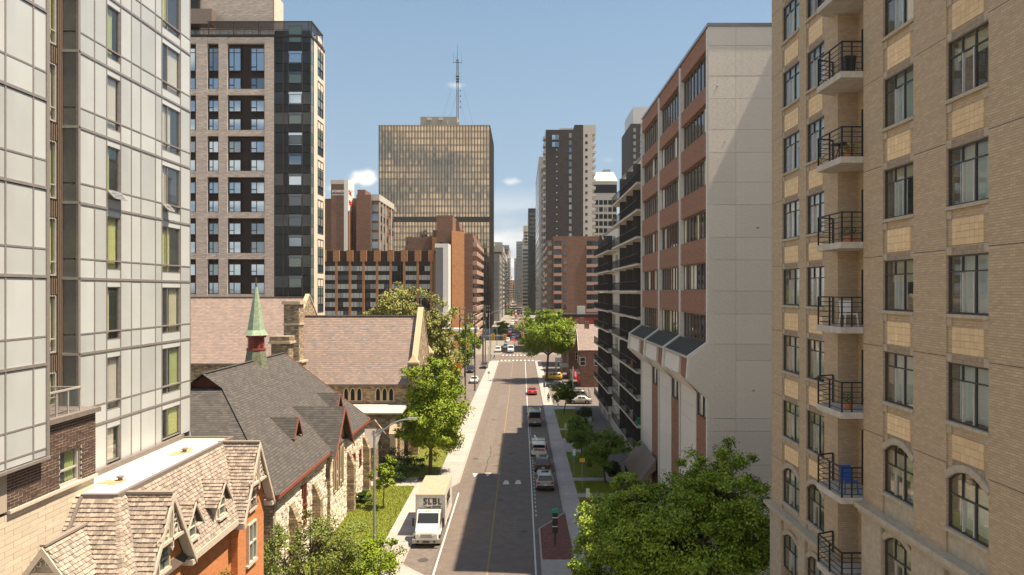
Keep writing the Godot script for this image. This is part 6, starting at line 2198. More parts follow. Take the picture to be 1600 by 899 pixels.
# ------------------------------------------------------------------ right side, further off
func build_right_far() -> void:
	# brown brick flats with pink balcony bands
	var t := thing("brick_mid_rise", "brown brick mid rise with pinkish balcony bands across the crossing", "building", w(16, 0, 240))
	solid(t, "wall", mats.brick_rust, 10.6, 26, 0, 38.8, 235, 262)
	solid(t, "wall", mats.brick_rust, 8.6, 10.6, 0, 37.6, 236.2, 262)
	var f := face_front(235)
	for j in 11:
		var y := 4.5 + j * 3.0
		pc(t, "balcony_band", f, 10.7, y, 0.0, 13.4, y + 1.05, 0.35, mats.pink_band)
		pc(t, "window", f, 10.9, y + 1.1, 0.0, 13.3, y + 2.75, 0.05, mats.pane_dark)
		pc(t, "balcony_band", f, 21.6, y, 0.0, 25.6, y + 1.05, 0.4, mats.pink_band)
		pc(t, "window", f, 21.8, y + 1.1, 0.0, 25.5, y + 2.75, 0.05, mats.pane_dark)
		pc(t, "window", f, 14.0, y + 1.1, 0.0, 15.0, y + 2.5, 0.04, mats.pane_mirror_dim)
		pc(t, "window", face_front(236.2), 8.9, y + 1.1, 0.0, 10.2, y + 2.5, 0.04, mats.pane_green)
		pc(t, "balcony_band", face_left(8.6), -258, y, 0.0, -238, y + 1.0, 0.3, mats.concrete)
	# grey brick and white tower
	t = thing("grey_tower", "tall charcoal brick apartment tower with white strip and edge balconies", "building", w(20, 0, 300))
	solid(t, "wall", mats.brick_black, 10.0, 25.4, 0, 87.0, 290, 318)
	solid(t, "wall", mats.brick_black, 21.8, 25.4, 87.0, 89.0, 290, 312)
	solid(t, "white_wall", mats.concrete, 25.4, 29.2, 0, 89.0, 290, 318)
	solid(t, "white_parapet", mats.concrete, 25.4, 30.6, 85.2, 89.0, 290.2, 318)
	solid(t, "roof_house", mats.concrete, 16, 21.5, 87, 89, 296, 310)
	f = face_front(290)
	for j in 28:
		var y := 4.0 + j * 2.95
		if y > 84: break
		pc(t, "window", f, 19.5, y, -0.05, 20.6, y + 1.9, 0.05, [mats.pane_grey, mats.pane_mirror_dim, mats.pane_green, mats.pane_grey][rng.randi() % 4])
		pc(t, "window", f, 26.2, y + 0.3, -0.05, 27.2, y + 1.5, 0.05, mats.pane_dark)
		pc(t, "vent", f, 14.3, y + 0.8, -0.05, 14.7, y + 1.1, 0.04, mats.sign_white)
		var b := solid(t, "balcony", mats.concrete, 8.9, 10.0, y - 0.3, y + 0.7, 290.4, 296)
		pc(b, "balcony_window", face_left(10.0), -295, y + 0.75, -0.05, -290.8, y + 2.4, 0.05, mats.pane_grey)
		solid(t, "balcony", mats.concrete, 29.2, 30.6, y - 0.3, y + 0.7, 290.4, 298)
		solid(t, "balcony_recess", mats.pane_dark, 29.2, 29.3, y + 0.7, y + 2.6, 290.6, 298)
		pc(t, "window_band", face_left(10.0), -316, y + 0.6, -0.05, -300, y + 2.2, 0.05, mats.pane_grey)
	for j in [0, 1]: window(t, f, 12.4, 79.8 + j * 2.9, 3.2, 2.3, [0.5], [], 0.15, 0.02, mats.dark_frame, [mats.pane_mirror, mats.pane_mirror_dim])
	far_block("blank pale grey slab close behind the charcoal tower", 8.0, 26.0, 322.0, 400.0, 82.0, "pane_grey", "alu_pale", false)
	far_block("narrow black glass tower further along the right side", 5.6, 30.0, 600.0, 680.0, 91.0, "pane_dark", "spandrel_black", false)
	far_block("striped concrete office block low in the far right row", 0.2, 34.0, 700.0, 770.0, 66.0, "pane_dark", "concrete", false)
	far_block("stepped pale stone block behind the striped one", 2.0, 34.0, 790.0, 860.0, 94.0, "pane_dark", "limestone", false)
	far_block("teal glass tower far down the right side", -6.8, 30.0, 900.0, 1000.0, 84.0, "pane_green", "alu", false)
	far_block("small blue glass block at the far right end", -11.6, 30.0, 1100.0, 1200.0, 72.0, "pane_blue", "alu", false)
	far_block("pinkish building closing the view at the street's end", -40.0, 10.0, 1500.0, 1560.0, 40.0, "pane_dark", "brick_copper", false)
	# a high block beyond the flats, out of the frame: its edge draws the slanting shadow on the white end wall
	t = thing("high_rise", "pale concrete block standing behind the tan brick flats", "building", w(32, 0, 35))
	solid(t, "wall", mats.concrete, 25.6, 42, 0, 54.6, 16, 49.3)
	for j in 14: pc(t, "window_band", face_left(25.6), -48, 6 + j * 3.3, 0.0, -18, 7.8 + j * 3.3, 0.05, mats.pane_grey)
	# white ribbed crown, dark tower behind
	t = thing("ribbed_office", "white gridded office block with ribbed metal crown", "building", w(49, 0, 420))
	solid(t, "wall", mats.concrete, 43, 57, 0, 86, 420, 450)
	solid(t, "crown_glazing", mats.pane_dark, 43.2, 56.8, 79, 84, 419.8, 420)
	var m := Mb.new()
	m.hexa([w(44, 90.5, 449), w(55.5, 90.5, 449), w(55, 92, 449), w(44.5, 92, 449), w(42.6, 86, 419.5), w(57.4, 86, 419.5), w(55.2, 92, 423), w(44.6, 92, 423)])
	put(m, "crown", mats.galvanised, t)
	for i in 14: pc(t, "rib", face_front(419.4), 43 + i * 1.05, 85.6, 0, 43.25 + i * 1.05, 86.6, 0.2, mats.concrete)
	solid(t, "roof_house", mats.concrete_dark, 50, 54, 92, 94.5, 428, 440)
	window_grid(t, face_front(420), 43.6, 2.7, 5, 30, 4.2, 11, 2.2, 2.8, [mats.pane_dark, mats.pane_grey, mats.pane_dark], 60, 0.06)
	t = thing("dark_tower", "dark tower with white window frames rising behind the balconied flats", "building", w(58, 0, 335))
	solid(t, "wall", mats.brick_black, 51.2, 55.5, 0, 99, 330, 360)
	solid(t, "wall", mats.brick_black, 55.5, 66, 0, 104, 332, 360)
	solid(t, "glass_crown", mats.alu_pale, 52.5, 66, 99.2, 107, 331, 358)
	for j in 22:
		var y := 30.0 + j * 3.1
		pc(t, "window", face_front(332), 56.0, y, -0.05, 58.0, y + 1.8, 0.08, mats.pane_mirror)
		pc(t, "frame", face_front(332), 55.7, y - 0.25, 0.0, 58.3, y - 0.02, 0.25, mats.white_paint)
		pc(t, "window", face_front(330), 52.4, y, -0.05, 53.6, y + 1.8, 0.05, mats.pane_grey)
	# old houses on the right, before the crossing
	var hs := [[150.0, "brick_rust", "narrow brown brick house with pale gable boards beside the forecourt", 12.6, 19.0, 8.2], [163.0, "brick_rust", "dark red brick house under a grey gable near the crossing", 11.0, 19.0, 8.6], [177.0, "brick_rust", "brown house with white porch just before the crossing", 10.5, 19.0, 7.6]]
	for h in hs:
		t = thing("old_house", h[2], "house", w(15, 0, h[0]), "old houses by the crossing")
		solid(t, "wall", mats[h[1]], h[3], h[4], 0, h[5], h[0], h[0] + 9)
		m = Mb.new()
		var mid: float = h[0] + 4.5
		m.quad(w(h[3] - 0.5, h[5] - 0.3, h[0] - 0.4), w(h[4], h[5] - 0.3, h[0] - 0.4), w(h[4], h[5] + 4, mid), w(h[3] - 0.5, h[5] + 4, mid))
		m.quad(w(h[4], h[5] - 0.3, h[0] + 9.4), w(h[3] - 0.5, h[5] - 0.3, h[0] + 9.4), w(h[3] - 0.5, h[5] + 4, mid), w(h[4], h[5] + 4, mid))
		put(m, "roof", mats.slate, t)
		m = Mb.new()
		m.slab(w(h[3] + 0.01, 0, 0), Vector3(0, 0, 1), Vector3.UP, [Vector2(-h[0] - 9, h[5]), Vector2(-h[0], h[5]), Vector2(-mid, h[5] + 3.8)], 0.3)
		put(m, "gable", mats.rubble, t)
		barge(t, w(h[3] - 0.5, h[5] + 4.02, mid), w(h[3] - 0.5, h[5] - 0.3, h[0] - 0.4), w(h[3] - 0.5, h[5] - 0.3, h[0] + 9.4), Vector3.LEFT, 0.35, mats.trim_cream)
		solid(t, "chimney", mats[h[1]], 14, 15, h[5], h[5] + 5.5, h[0] + 6, h[0] + 7)
		var s := face_left(h[3])
		for q in [[1.4, 1.2], [5.6, 1.2], [1.4, 4.6], [5.6, 4.6]]: window(t, s, -h[0] - q[0] - 1.4, q[1], 1.3, 1.9, [], [0.5], 0.09, 0.02, mats.trim_cream, mats.pane_dark)
		for q in [12.4, 15.4]: window(t, face_front(h[0]), q, 4.6, 1.2, 1.8, [], [0.5], 0.09, 0.02, mats.trim_cream, mats.pane_dark)
		solid(t, "porch", mats.trim_cream, h[3] - 1.8, h[3], 2.7, 3.0, h[0] + 1, h[0] + 8)
		for d in [1.2, 4.5, 7.6]: solid(t, "porch_post", mats.trim_cream, h[3] - 1.7, h[3] - 1.5, 0, 2.7, h[0] + d, h[0] + d + 0.2)
	t = thing("garage_block", "low dark red flat roofed building beside the crossing", "building", w(15, 0, 196))
	solid(t, "wall", mats.louvre_red, 11.4, 26, 0, 13.5, 190, 203)
	solid(t, "roof", mats.panel_black, 11.0, 26.4, 13.5, 14.2, 189.6, 203.4)
	solid(t, "roof_hood", mats.alu_pale, 15.2, 17.4, 14.2, 16.4, 192, 194)
	solid(t, "garage_door", mats.pane_dark, 11.36, 11.4, 0.2, 3.4, 193, 200)


# ------------------------------------------------------------------ street furniture
func wire(a: Vector3, b: Vector3, sag: float, r: float) -> Mb:
	var m := Mb.new()
	var last := a
	for i in range(1, 13):
		var s := i / 12.0
		var p := a.lerp(b, s) - Vector3(0, sag * 4.0 * s * (1.0 - s), 0)
		m.tube(last, p, r, r, 4, false)
		last = p
	return m


func utility_pole(x: float, d: float, high: float, label: String, arms := 1) -> void:
	var t := thing("utility_pole", label, "pole", w(x, 0, d), "wooden poles along the left pavement")
	var m := Mb.new()
	m.tube(w(x, 0, d), w(x, high, d), 0.17, 0.11, 10)
	put(m, "post", mats.timber, t)
	for k in arms:
		m = Mb.new()
		m.beam(w(x - 1.2, high - 0.5 - k * 0.9, d), w(x + 1.2, high - 0.5 - k * 0.9, d), 0.1, 0.12)
		var arm := put(m, "cross_arm", mats.timber, t)
		for q in [-1.1, -0.55, 0.55, 1.1]:
			m = Mb.new()
			m.tube(w(x + q, high - 0.44 - k * 0.9, d), w(x + q, high - 0.2 - k * 0.9, d), 0.05, 0.035, 6)
			put(m, "insulator", mats.sign_white, arm)
	m = Mb.new()
	m.tube(w(x + 0.33, high - 3.2, d), w(x + 0.33, high - 2.3, d), 0.22, 0.22, 10)
	put(m, "transformer", mats.galvanised, t)


func sign_post(x: float, d: float, high: float, label: String, face: Array, from_top := 0.0) -> Node3D:
	# face: list of [material, width, height, drop]
	var t := thing("street_sign", label, "sign", w(x, 0.12, d))
	var m := Mb.new()
	m.tube(w(x, 0.12, d), w(x, high, d), 0.035, 0.035, 8)
	put(m, "post", mats.galvanised, t)
	for q in face: solid(t, "panel", mats[q[0]], x - q[1] * 0.5, x + q[1] * 0.5, high - q[3] - q[2], high - q[3], d - 0.06, d - 0.04)
	return t


func traffic_signal(x: float, d: float, y: float, label: String, px: float) -> void:
	var t := thing("traffic_light", label, "traffic light", w(px, 0, d), "yellow signals at the crossing")
	var m := Mb.new()
	m.tube(w(px, 0, d), w(px, y + 0.4, d), 0.11, 0.09, 10)
	if absf(px - x) > 0.3: m.tube(w(px, y + 0.6, d), w(x, y + 0.75, d), 0.07, 0.05, 8)
	put(m, "pole", mats.galvanised, t)
	m = Mb.new()
	m.box(w(x - 0.4, y - 0.95, d - 0.2), w(x + 0.4, y + 0.95, d + 0.1))
	var hd := put(m, "head", mats.signal_yellow, t)
	for k in 3:
		m = Mb.new()
		m.tube(w(x, y + 0.58 - k * 0.58, d - 0.21), w(x, y + 0.58 - k * 0.58, d - 0.36), 0.2, 0.19, 10)
		put(m, "lens_hood", mats.plastic_dark, hd)


func street_lamp(x: float, d: float, high: float, reach: float, label: String) -> void:
	var t := thing("street_lamp", label, "street lamp", w(x, 0, d), "grey lamps on curved arms")
	var m := Mb.new()
	m.tube(w(x, 0, d), w(x, high, d), 0.11, 0.07, 10)
	m.tube(w(x, 0, d), w(x, 0.9, d), 0.16, 0.14, 10)
	put(m, "pole", mats.galvanised, t)
	m = Mb.new()
	var last := w(x, high - 0.5, d)
	for i in range(1, 9):
		var s := i / 8.0
		var p := w(x + reach * s, high - 0.5 + (1.25 * sin(s * PI * 0.5)), d)
		m.tube(last, p, 0.05, 0.045, 8)
		last = p
	put(m, "arm", mats.galvanised, t)
	m = Mb.new()
	m.hexa([last + Vector3(-0.05, -0.02, -0.12), last + Vector3(0.65, 0.0, -0.1), last + Vector3(0.6, 0.12, -0.07), last + Vector3(0, 0.14, -0.09), last + Vector3(-0.05, -0.02, 0.12), last + Vector3(0.65, 0.0, 0.1), last + Vector3(0.6, 0.12, 0.07), last + Vector3(0, 0.14, 0.09)])
	put(m, "lamp_head", mats.galvanised, t)


func build_street() -> void:
	street_lamp(-10.05, 48.0, 11.0, 2.3, "tall grey street lamp on the lawn beside the box truck")
	street_lamp(-10.4, 228.0, 13.5, 3.4, "grey street lamp over the far side of the crossing")
	street_lamp(-9.2, 262.0, 12.0, 2.6, "second street lamp past the crossing")
	var poles := [[-10.6, 132.6, 16.5, 2, "nearest wooden utility pole behind the street maple"], [-9.6, 144.6, 15.2, 1, "dark leaning utility pole beside the sunlit pavement"], [-13.2, 150.0, 17.2, 1, "utility pole standing back in the parking lot"], [-10.4, 188.0, 10.2, 1, "short wooden pole close to the crossing"], [-10.1, 196.0, 16.6, 2, "tall wooden pole with two cross arms at the crossing"], [-11.2, 206.0, 14.0, 1, "last wooden pole on the near side of the crossing"]]
	for p in poles: utility_pole(p[0], p[1], p[2], p[4], p[3])
	# wires strung between the poles
	var runs := [[w(-10.6, 16.0, 132.6), w(-9.6, 14.7, 144.6)], [w(-9.6, 14.7, 144.6), w(-10.1, 16.1, 196)], [w(-10.6, 16.1, 132.6), w(-10.1, 16.3, 196)], [w(-10.1, 16.2, 196), w(-11.2, 13.6, 206)], [w(-13.2, 16.8, 150), w(-10.1, 16.1, 196)], [w(-13.2, 15.8, 150), w(-26, 12, 140)], [w(-10.1, 15.4, 196), w(12, 12, 200)], [w(-9.6, 12.4, 144.6), w(-30, 9, 150)]]
	var wl := ["low wire joining the nearest pole to the leaning pole", "wire from the leaning pole up to the tall crossing pole", "long wire between the two tallest poles", "short wire at the crossing poles", "wire crossing the parking lot to the tall pole", "wire running left over the parked cars", "wire spanning the street at the crossing", "lower wire running left from the leaning pole"]
	for i in runs.size():
		var o := put(wire(runs[i][0], runs[i][1], 0.7, 0.04), numbered("overhead_wire"), mats.plastic_dark, self)
		o.set_meta("label", wl[i])
		o.set_meta("category", "wire")
		o.set_meta("group", "overhead wires")
	traffic_signal(-8.2, 203.0, 7.2, "yellow traffic light over the left kerb of the crossing", -8.9)
	traffic_signal(-4.8, 204.2, 7.0, "yellow traffic light hanging above the white truck", -8.9)
	traffic_signal(0.4, 226.5, 6.2, "yellow traffic light on an arm over the right lane beyond the crossing", 4.6)
	traffic_signal(-14.5, 190.0, 5.4, "yellow traffic light beside the lot, facing across", -13.5)
	sign_post(-7.3, 156.6, 2.6, "small sign on a thin post in the sunlit left pavement", [["galvanised", 0.5, 0.5, 0.0]])
	sign_post(-11.6, 126.0, 7.6, "orange construction sign among the trees left of the road", [["orange_sign", 1.5, 1.9, 0.0]])
	sign_post(-9.6, 204.5, 4.2, "bare sign pole at the left corner of the crossing", [["sign_white", 0.5, 0.5, 0.1]])
	sign_post(-10.2, 84.0, 2.4, "thin yellow marker post beside the maple trunk", [["signal_yellow", 0.12, 1.6, 0.1]])
	# parking signs on the right pavement
	sign_post(5.9, 62.8, 2.9, "red and white parking sign with green street blade by the shaded pavement", [["sign_white", 0.32, 0.85, 0.0], ["sign_red", 0.26, 0.16, 1.0], ["sign_green", 0.36, 0.5, 1.2]])
	sign_post(5.85, 78.5, 2.9, "white and red parking sign above the crossing path", [["sign_white", 0.32, 0.75, 0.0], ["sign_green", 0.9, 0.12, 0.85]])
	sign_post(6.2, 72.0, 3.4, "orange diamond sign on the lawn by the small tree", [["signal_yellow", 0.55, 0.4, 0.0]])
	sign_post(5.9, 94.0, 2.8, "cream parking sign past the white van", [["trim_cream", 0.32, 0.7, 0.0]])
	sign_post(5.8, 112.0, 2.6, "slim white sign near the forecourt lawn", [["sign_white", 0.26, 0.6, 0.0]])
	sign_post(4.3, 134.0, 3.0, "dark sign panel at the kerb behind the red car", [["plastic_dark", 0.35, 0.8, 0.0]])
	# black wrapped post with a green head on the red pavers
	var t := thing("parking_meter_column", "black banded post with green top on the red brick corner", "post", w(2.68, 0.13, 56.4))
	var m := Mb.new()
	m.tube(w(2.68, 0.13, 56.4), w(2.68, 1.3, 56.4), 0.05, 0.05, 10)
	put(m, "stem", mats.black_metal, t)
	solid(t, "banner", mats.plastic_dark, 2.46, 2.90, 1.1, 2.72, 56.3, 56.5)
	for y in [1.62, 2.32]: solid(t, "white_band", mats.sign_white, 2.455, 2.905, y, y + 0.07, 56.29, 56.51)
	m = Mb.new()
	m.hexa([w(2.44, 2.74, 56.52), w(2.92, 2.74, 56.52), w(2.86, 3.1, 56.5), w(2.42, 2.98, 56.5), w(2.44, 2.74, 56.28), w(2.92, 2.74, 56.28), w(2.86, 3.1, 56.3), w(2.42, 2.98, 56.3)])
	put(m, "head", mats.sign_green, t)
	# low steel barrier with an orange leg
	t = thing("steel_barrier", "low black bar barrier with orange end post under the big tree", "barrier", w(7.2, 0.1, 63.0))
	m = Mb.new()
	m.tube(w(6.5, 1.1, 63), w(8.1, 1.1, 63), 0.03, 0.03, 8)
	m.tube(w(6.5, 0.3, 63), w(8.1, 0.3, 63), 0.03, 0.03, 8)
	put(m, "frame", mats.black_metal, t)
	for i in 9:
		m = Mb.new()
		m.tube(w(6.6 + i * 0.18, 0.3, 63), w(6.6 + i * 0.18, 1.1, 63), 0.014, 0.014, 6)
		put(m, "bar", mats.black_metal, t)
	m = Mb.new()
	m.tube(w(6.45, 0.1, 63), w(6.45, 1.15, 63), 0.05, 0.05, 8)
	put(m, "end_post", mats.orange_sign, t)
	# flag
	t = thing("flag_pole", "white flag pole with limp red and white flag at the forecourt", "flag", w(10.3, 0, 141))
	m = Mb.new()
	m.tube(w(10.3, 0, 141), w(10.3, 5.4, 141), 0.05, 0.035, 8)
	put(m, "pole", mats.white_paint, t)
	m = Mb.new()
	var cols := 8
	for i in cols:
		for j in 4:
			var q := []
			for c in [[i, j], [i + 1, j], [i + 1, j + 1], [i, j + 1]]:
				var u: float = c[0] / float(cols)
				q.append(w(10.34 + u * 1.1, 4.9 - c[1] * 0.42 - u * u * 1.5, 141.0 + sin(u * 9.0 + c[1] * 0.6) * 0.14))
			m.quad(q[3], q[2], q[1], q[0])
	var fl := put(m, "cloth", mats.flag_red, t)
	m = Mb.new()
	m.quad(w(10.6, 3.5, 140.78), w(10.9, 3.3, 140.78), w(10.9, 4.3, 140.78), w(10.6, 4.5, 140.78))
	put(m, "white_band", mats.sign_white, fl)
	# planter box and hedge walls on the right lawn
	for q in [[10.0, 77.5, "pale concrete planter box under the small tree"], [10.2, 113.0, "concrete planter with low shrubs by the forecourt"]]:
		t = thing("planter", q[2], "planter", w(q[0], 0, q[1]))
		m = Mb.new()
		for s in [[-0.8, -0.65, -2.5, 2.5], [0.65, 0.8, -2.5, 2.5], [-0.65, 0.65, -2.5, -2.35], [-0.65, 0.65, 2.35, 2.5]]: m.box(w(q[0] + s[0], 0, q[1] + s[2]), w(q[0] + s[1], 0.6, q[1] + s[3]))
		put(m, "wall", mats.concrete, t)
		solid(t, "soil", mats.timber, q[0] - 0.65, q[0] + 0.65, 0.05, 0.5, q[1] - 2.35, q[1] + 2.35)
	# stair rail by the forecourt
	t = thing("stair_rail", "dark railings of the steps beside the parked cars", "railing", w(12, 0, 130))
	for k in 3:
		m = Mb.new()
		m.tube(w(10.8 + k * 0.9, 1.0, 127), w(10.8 + k * 0.9, 2.2, 133), 0.035, 0.035, 6)
		for i in 5: m.tube(w(10.8 + k * 0.9, 0.0, 127.2 + i * 1.4), w(10.8 + k * 0.9, 1.05 + i * 0.28, 127.2 + i * 1.4), 0.025, 0.025, 6)
		put(m, "rail", mats.black_metal, t)


# ------------------------------------------------------------------ vehicles, built nose towards -z (away), rear bumper at z = 0
# cross-sections along the length: [s, half width low, half width belt, half width roof, bottom, belt, roof]
func car_sections(kind: String) -> Array:
	match kind:
		"suv": return [[0.0, 0.80, 0.82, 0.60, 0.42, 0.98, 1.02], [0.06, 0.90, 0.90, 0.66, 0.34, 1.02, 1.20], [0.35, 0.93, 0.92, 0.70, 0.26, 1.04, 1.62], [1.2, 0.94, 0.93, 0.73, 0.25, 1.04, 1.70], [2.3, 0.94, 0.93, 0.73, 0.25, 1.03, 1.69], [2.9, 0.94, 0.92, 0.70, 0.25, 1.02, 1.55], [3.55, 0.93, 0.90, 0.80, 0.25, 1.01, 1.04], [4.3, 0.90, 0.86, 0.72, 0.28, 0.90, 0.94], [4.58, 0.80, 0.78, 0.62, 0.36, 0.74, 0.78]]
		"van": return [[0.0, 0.94, 0.95, 0.86, 0.45, 1.20, 2.30], [0.05, 0.98, 0.99, 0.89, 0.36, 1.22, 2.38], [0.4, 1.0, 1.0, 0.90, 0.3, 1.22, 2.44], [3.4, 1.0, 1.0, 0.90, 0.3, 1.22, 2.44], [4.1, 1.0, 0.99, 0.86, 0.3, 1.20, 2.20], [4.8, 0.98, 0.96, 0.84, 0.3, 1.15, 1.2], [5.4, 0.94, 0.92, 0.78, 0.32, 1.0, 1.05], [5.6, 0.84, 0.82, 0.68, 0.4, 0.82, 0.86]]
		"minivan": return [[0.0, 0.90, 0.90, 0.74, 0.42, 1.05, 1.60], [0.06, 0.95, 0.95, 0.78, 0.34, 1.07, 1.82], [0.4, 0.97, 0.96, 0.80, 0.28, 1.08, 1.92], [2.8, 0.97, 0.96, 0.80, 0.28, 1.06, 1.90], [3.3, 0.97, 0.95, 0.77, 0.28, 1.05, 1.74], [4.0, 0.95, 0.93, 0.84, 0.28, 1.02, 1.06], [4.7, 0.92, 0.88, 0.74, 0.3, 0.86, 0.9], [4.9, 0.82, 0.80, 0.64, 0.38, 0.74, 0.78]]
		_: return [[0.0, 0.78, 0.80, 0.66, 0.40, 0.86, 0.90], [0.06, 0.86, 0.87, 0.72, 0.32, 0.90, 0.96], [0.5, 0.90, 0.89, 0.74, 0.24, 0.94, 1.0], [1.2, 0.91, 0.90, 0.64, 0.23, 0.94, 1.38], [1.9, 0.91, 0.90, 0.66, 0.23, 0.93, 1.44], [2.6, 0.91, 0.90, 0.64, 0.23, 0.92, 1.36], [3.3, 0.91, 0.88, 0.76, 0.23, 0.91, 0.95], [4.2, 0.88, 0.84, 0.70, 0.26, 0.82, 0.86], [4.5, 0.78, 0.76, 0.60, 0.34, 0.68, 0.72]]


func car_ring(s: Array) -> Array:
	# one closed ring, right side up and over to the left
	var out := []
	var side := [[s[1] * 0.90, s[4]], [s[1], s[4] + 0.12], [(s[1] + s[2]) * 0.5 + 0.015, (s[4] + s[5]) * 0.5], [s[2], s[5]], [lerpf(s[2], s[3], 0.85), lerpf(s[5], s[6], 0.85)], [s[3] * 0.86, lerpf(s[5], s[6], 0.985)]]
	for p in side: out.append(Vector3(p[0], p[1], -s[0]))
	out.append(Vector3(0, s[6], -s[0]))
	for i in range(side.size() - 1, -1, -1): out.append(Vector3(-side[i][0], side[i][1], -s[0]))
	return out


func vehicle(kind: String, paint: String, label: String, category: String, x: float, d: float, turn := 0.0, small := false) -> Node3D:
	var t := thing("parked_car" if not small else "distant_car", label, category, Vector3.ZERO, "vehicles in the street")
	var secs := car_sections(kind)
	var rings := []
	for s in secs: rings.append(car_ring(s))
	# smooth body: shared normals along the loft
	var st := SurfaceTool.new()
	st.begin(Mesh.PRIMITIVE_TRIANGLES)
	st.set_smooth_group(0)
	var cnt: int = rings[0].size()
	for i in rings.size() - 1:
		for j in cnt:
			var k := (j + 1) % cnt
			for p: Vector3 in [rings[i][j], rings[i + 1][k], rings[i][k], rings[i][j], rings[i + 1][j], rings[i + 1][k]]: st.add_vertex(p)
	for e in [0, rings.size() - 1]:
		st.set_smooth_group(1 + e)
		var mid := Vector3.ZERO
		for p: Vector3 in rings[e]: mid += p / cnt
		for j in cnt:
			var k := (j + 1) % cnt
			if e == 0: for p: Vector3 in [mid, rings[e][j], rings[e][k]]: st.add_vertex(p)
			else: for p: Vector3 in [mid, rings[e][k], rings[e][j]]: st.add_vertex(p)
	st.generate_normals()
	put_at(st.commit(), "body", mats["car_" + paint], t, Transform3D())
	# glass: side windows as strips a few mm proud of the loft, windscreen and rear window
	var a := -1
	var b := -1
	for i in secs.size():
		if secs[i][6] - secs[i][5] > 0.25:
			if a < 0: a = i
			b = i
	for side in [1.0, -1.0]:
		for i in range(a, b):
			if kind == "van" and i < b - 1: continue
			var m := Mb.new()
			var q := []
			for c in [[i, 0.12], [i + 1, 0.12], [i + 1, 0.80], [i, 0.80]]:
				var s: Array = secs[c[0]]
				q.append(Vector3((lerpf(s[2], s[3], c[1]) + 0.012) * side, lerpf(s[5], s[6], c[1]), -s[0]))
			var inset := 0.06
			var mid: Vector3 = (q[0] + q[1] + q[2] + q[3]) * 0.25
			for k in 4: q[k] += (mid - q[k]).normalized() * inset * Vector3(0, 0.3, 1)
			if side > 0: m.quad(q[0], q[1], q[2], q[3])
			else: m.quad(q[1], q[0], q[3], q[2])
			put(m, "side_window", mats.car_glass, t)
	for e in [[a, a - 1, "rear_window", 1.0], [b, b + 1, "windscreen", -1.0]]:
		if e[1] < 0: e[1] = e[0]
		var s1: Array = secs[e[0]]
		var s0: Array = secs[maxi(0, e[1])]
		var m := Mb.new()
		var lowy: float = s0[5] + 0.06 if kind in ["suv", "sedan"] else s0[5] + 0.12
		var zl: float = -s0[0]
		if kind in ["van", "minivan"] and e[3] > 0:
			s1 = secs[0]
			zl = -secs[0][0]
		var topy := lerpf(s1[5], s1[6], 0.88)
		var wl: float = s0[2] * 0.84
		var wt: float = s1[3] * 0.92
		var off := Vector3(0, 0.05, 0.10 * e[3]) if kind in ["suv", "sedan"] else Vector3(0, 0.03, 0.05 * e[3])
		var q := [Vector3(-wl, lowy, zl) + off, Vector3(wl, lowy, zl) + off, Vector3(wt, topy, -s1[0]) + off, Vector3(-wt, topy, -s1[0]) + off]
		if e[3] > 0: m.quad(q[0], q[1], q[2], q[3])
		else: m.quad(q[1], q[0], q[3], q[2])
		put(m, e[2], mats.car_glass, t)
	# wheels
	var front_z: float = -secs[secs.size() - 1][0] + 0.95
	for z in [-0.95, front_z]:
		for side in [1.0, -1.0]:
			var m := Mb.new()
			var r := 0.34 if kind != "van" else 0.37
			m.tube(Vector3(side * 0.70, r, z), Vector3(side * 0.955, r, z), r, r, 18)
			var wh := put(m, "tyre", mats.tyre, t)
			if not small:
				m = Mb.new()
				m.tube(Vector3(side * 0.94, r, z), Vector3(side * 0.965, r, z), r * 0.62, r * 0.55, 14)
				put(m, "rim", mats.rim, wh)
				m = Mb.new()
				m.tube(Vector3(side * 0.93, r, z), Vector3(side * 0.94, r, z), r * 1.16, r * 1.16, 18)
				put(m, "wheel_arch", mats.plastic_dark, t)
	# lights, plate, bumper, mirrors
	var hb: float = secs[1][5]
	var hw: float = secs[1][1]
	for side in [1.0, -1.0]:
		var m := Mb.new()
		if kind in ["van", "minivan"]: m.box(Vector3(side * (hw - 0.16), hb - 0.15, -0.10), Vector3(side * (hw + 0.01), hb + 0.42, 0.03))
		else: m.box(Vector3(side * (hw - 0.34), hb - 0.20, -0.14), Vector3(side * (hw - 0.01), hb - 0.03, 0.02))
		put(m, "tail_light", mats.tail_red, t)
		m = Mb.new()
		var s: Array = secs[secs.size() - 1]
		m.box(Vector3(side * (s[1] - 0.36), s[5] - 0.16, -s[0] + 0.12), Vector3(side * (s[1] + 0.03), s[5] - 0.02, -s[0] - 0.02))
		put(m, "headlight", mats.head_clear, t)
		if not small:
			m = Mb.new()
			m.box(Vector3(side * 0.98, secs[b][5] + 0.02, -secs[b][0] + 0.02), Vector3(side * 1.14, secs[b][5] + 0.17, -secs[b][0] - 0.14))
			put(m, "mirror", mats["car_" + paint] if kind != "van" else mats.plastic_dark, t)
	var m := Mb.new()
	m.box(Vector3(-hw + 0.06, 0.36, -0.1), Vector3(hw - 0.06, 0.62, 0.06))
	put(m, "bumper", mats.plastic_dark if kind in ["suv", "van"] else mats["car_" + paint], t)
	m = Mb.new()
	m.box(Vector3(-0.16, 0.64, -0.05), Vector3(0.16, 0.76, 0.068))
	put(m, "number_plate", mats.sign_white, t)
	if kind == "suv" and not small:
		for side in [1.0, -1.0]:
			m = Mb.new()
			m.beam(Vector3(side * 0.62, 1.74, -0.5), Vector3(side * 0.62, 1.74, -2.5), 0.05, 0.05)
			put(m, "roof_rail", mats.chrome, t)
		m = Mb.new()
		m.quad(Vector3(-0.4, 1.715, -1.1), Vector3(0.4, 1.715, -1.1), Vector3(0.4, 1.712, -1.9), Vector3(-0.4, 1.712, -1.9))
		put(m, "sunroof", mats.car_glass, t)
	t.position = w(x, 0.004, d)
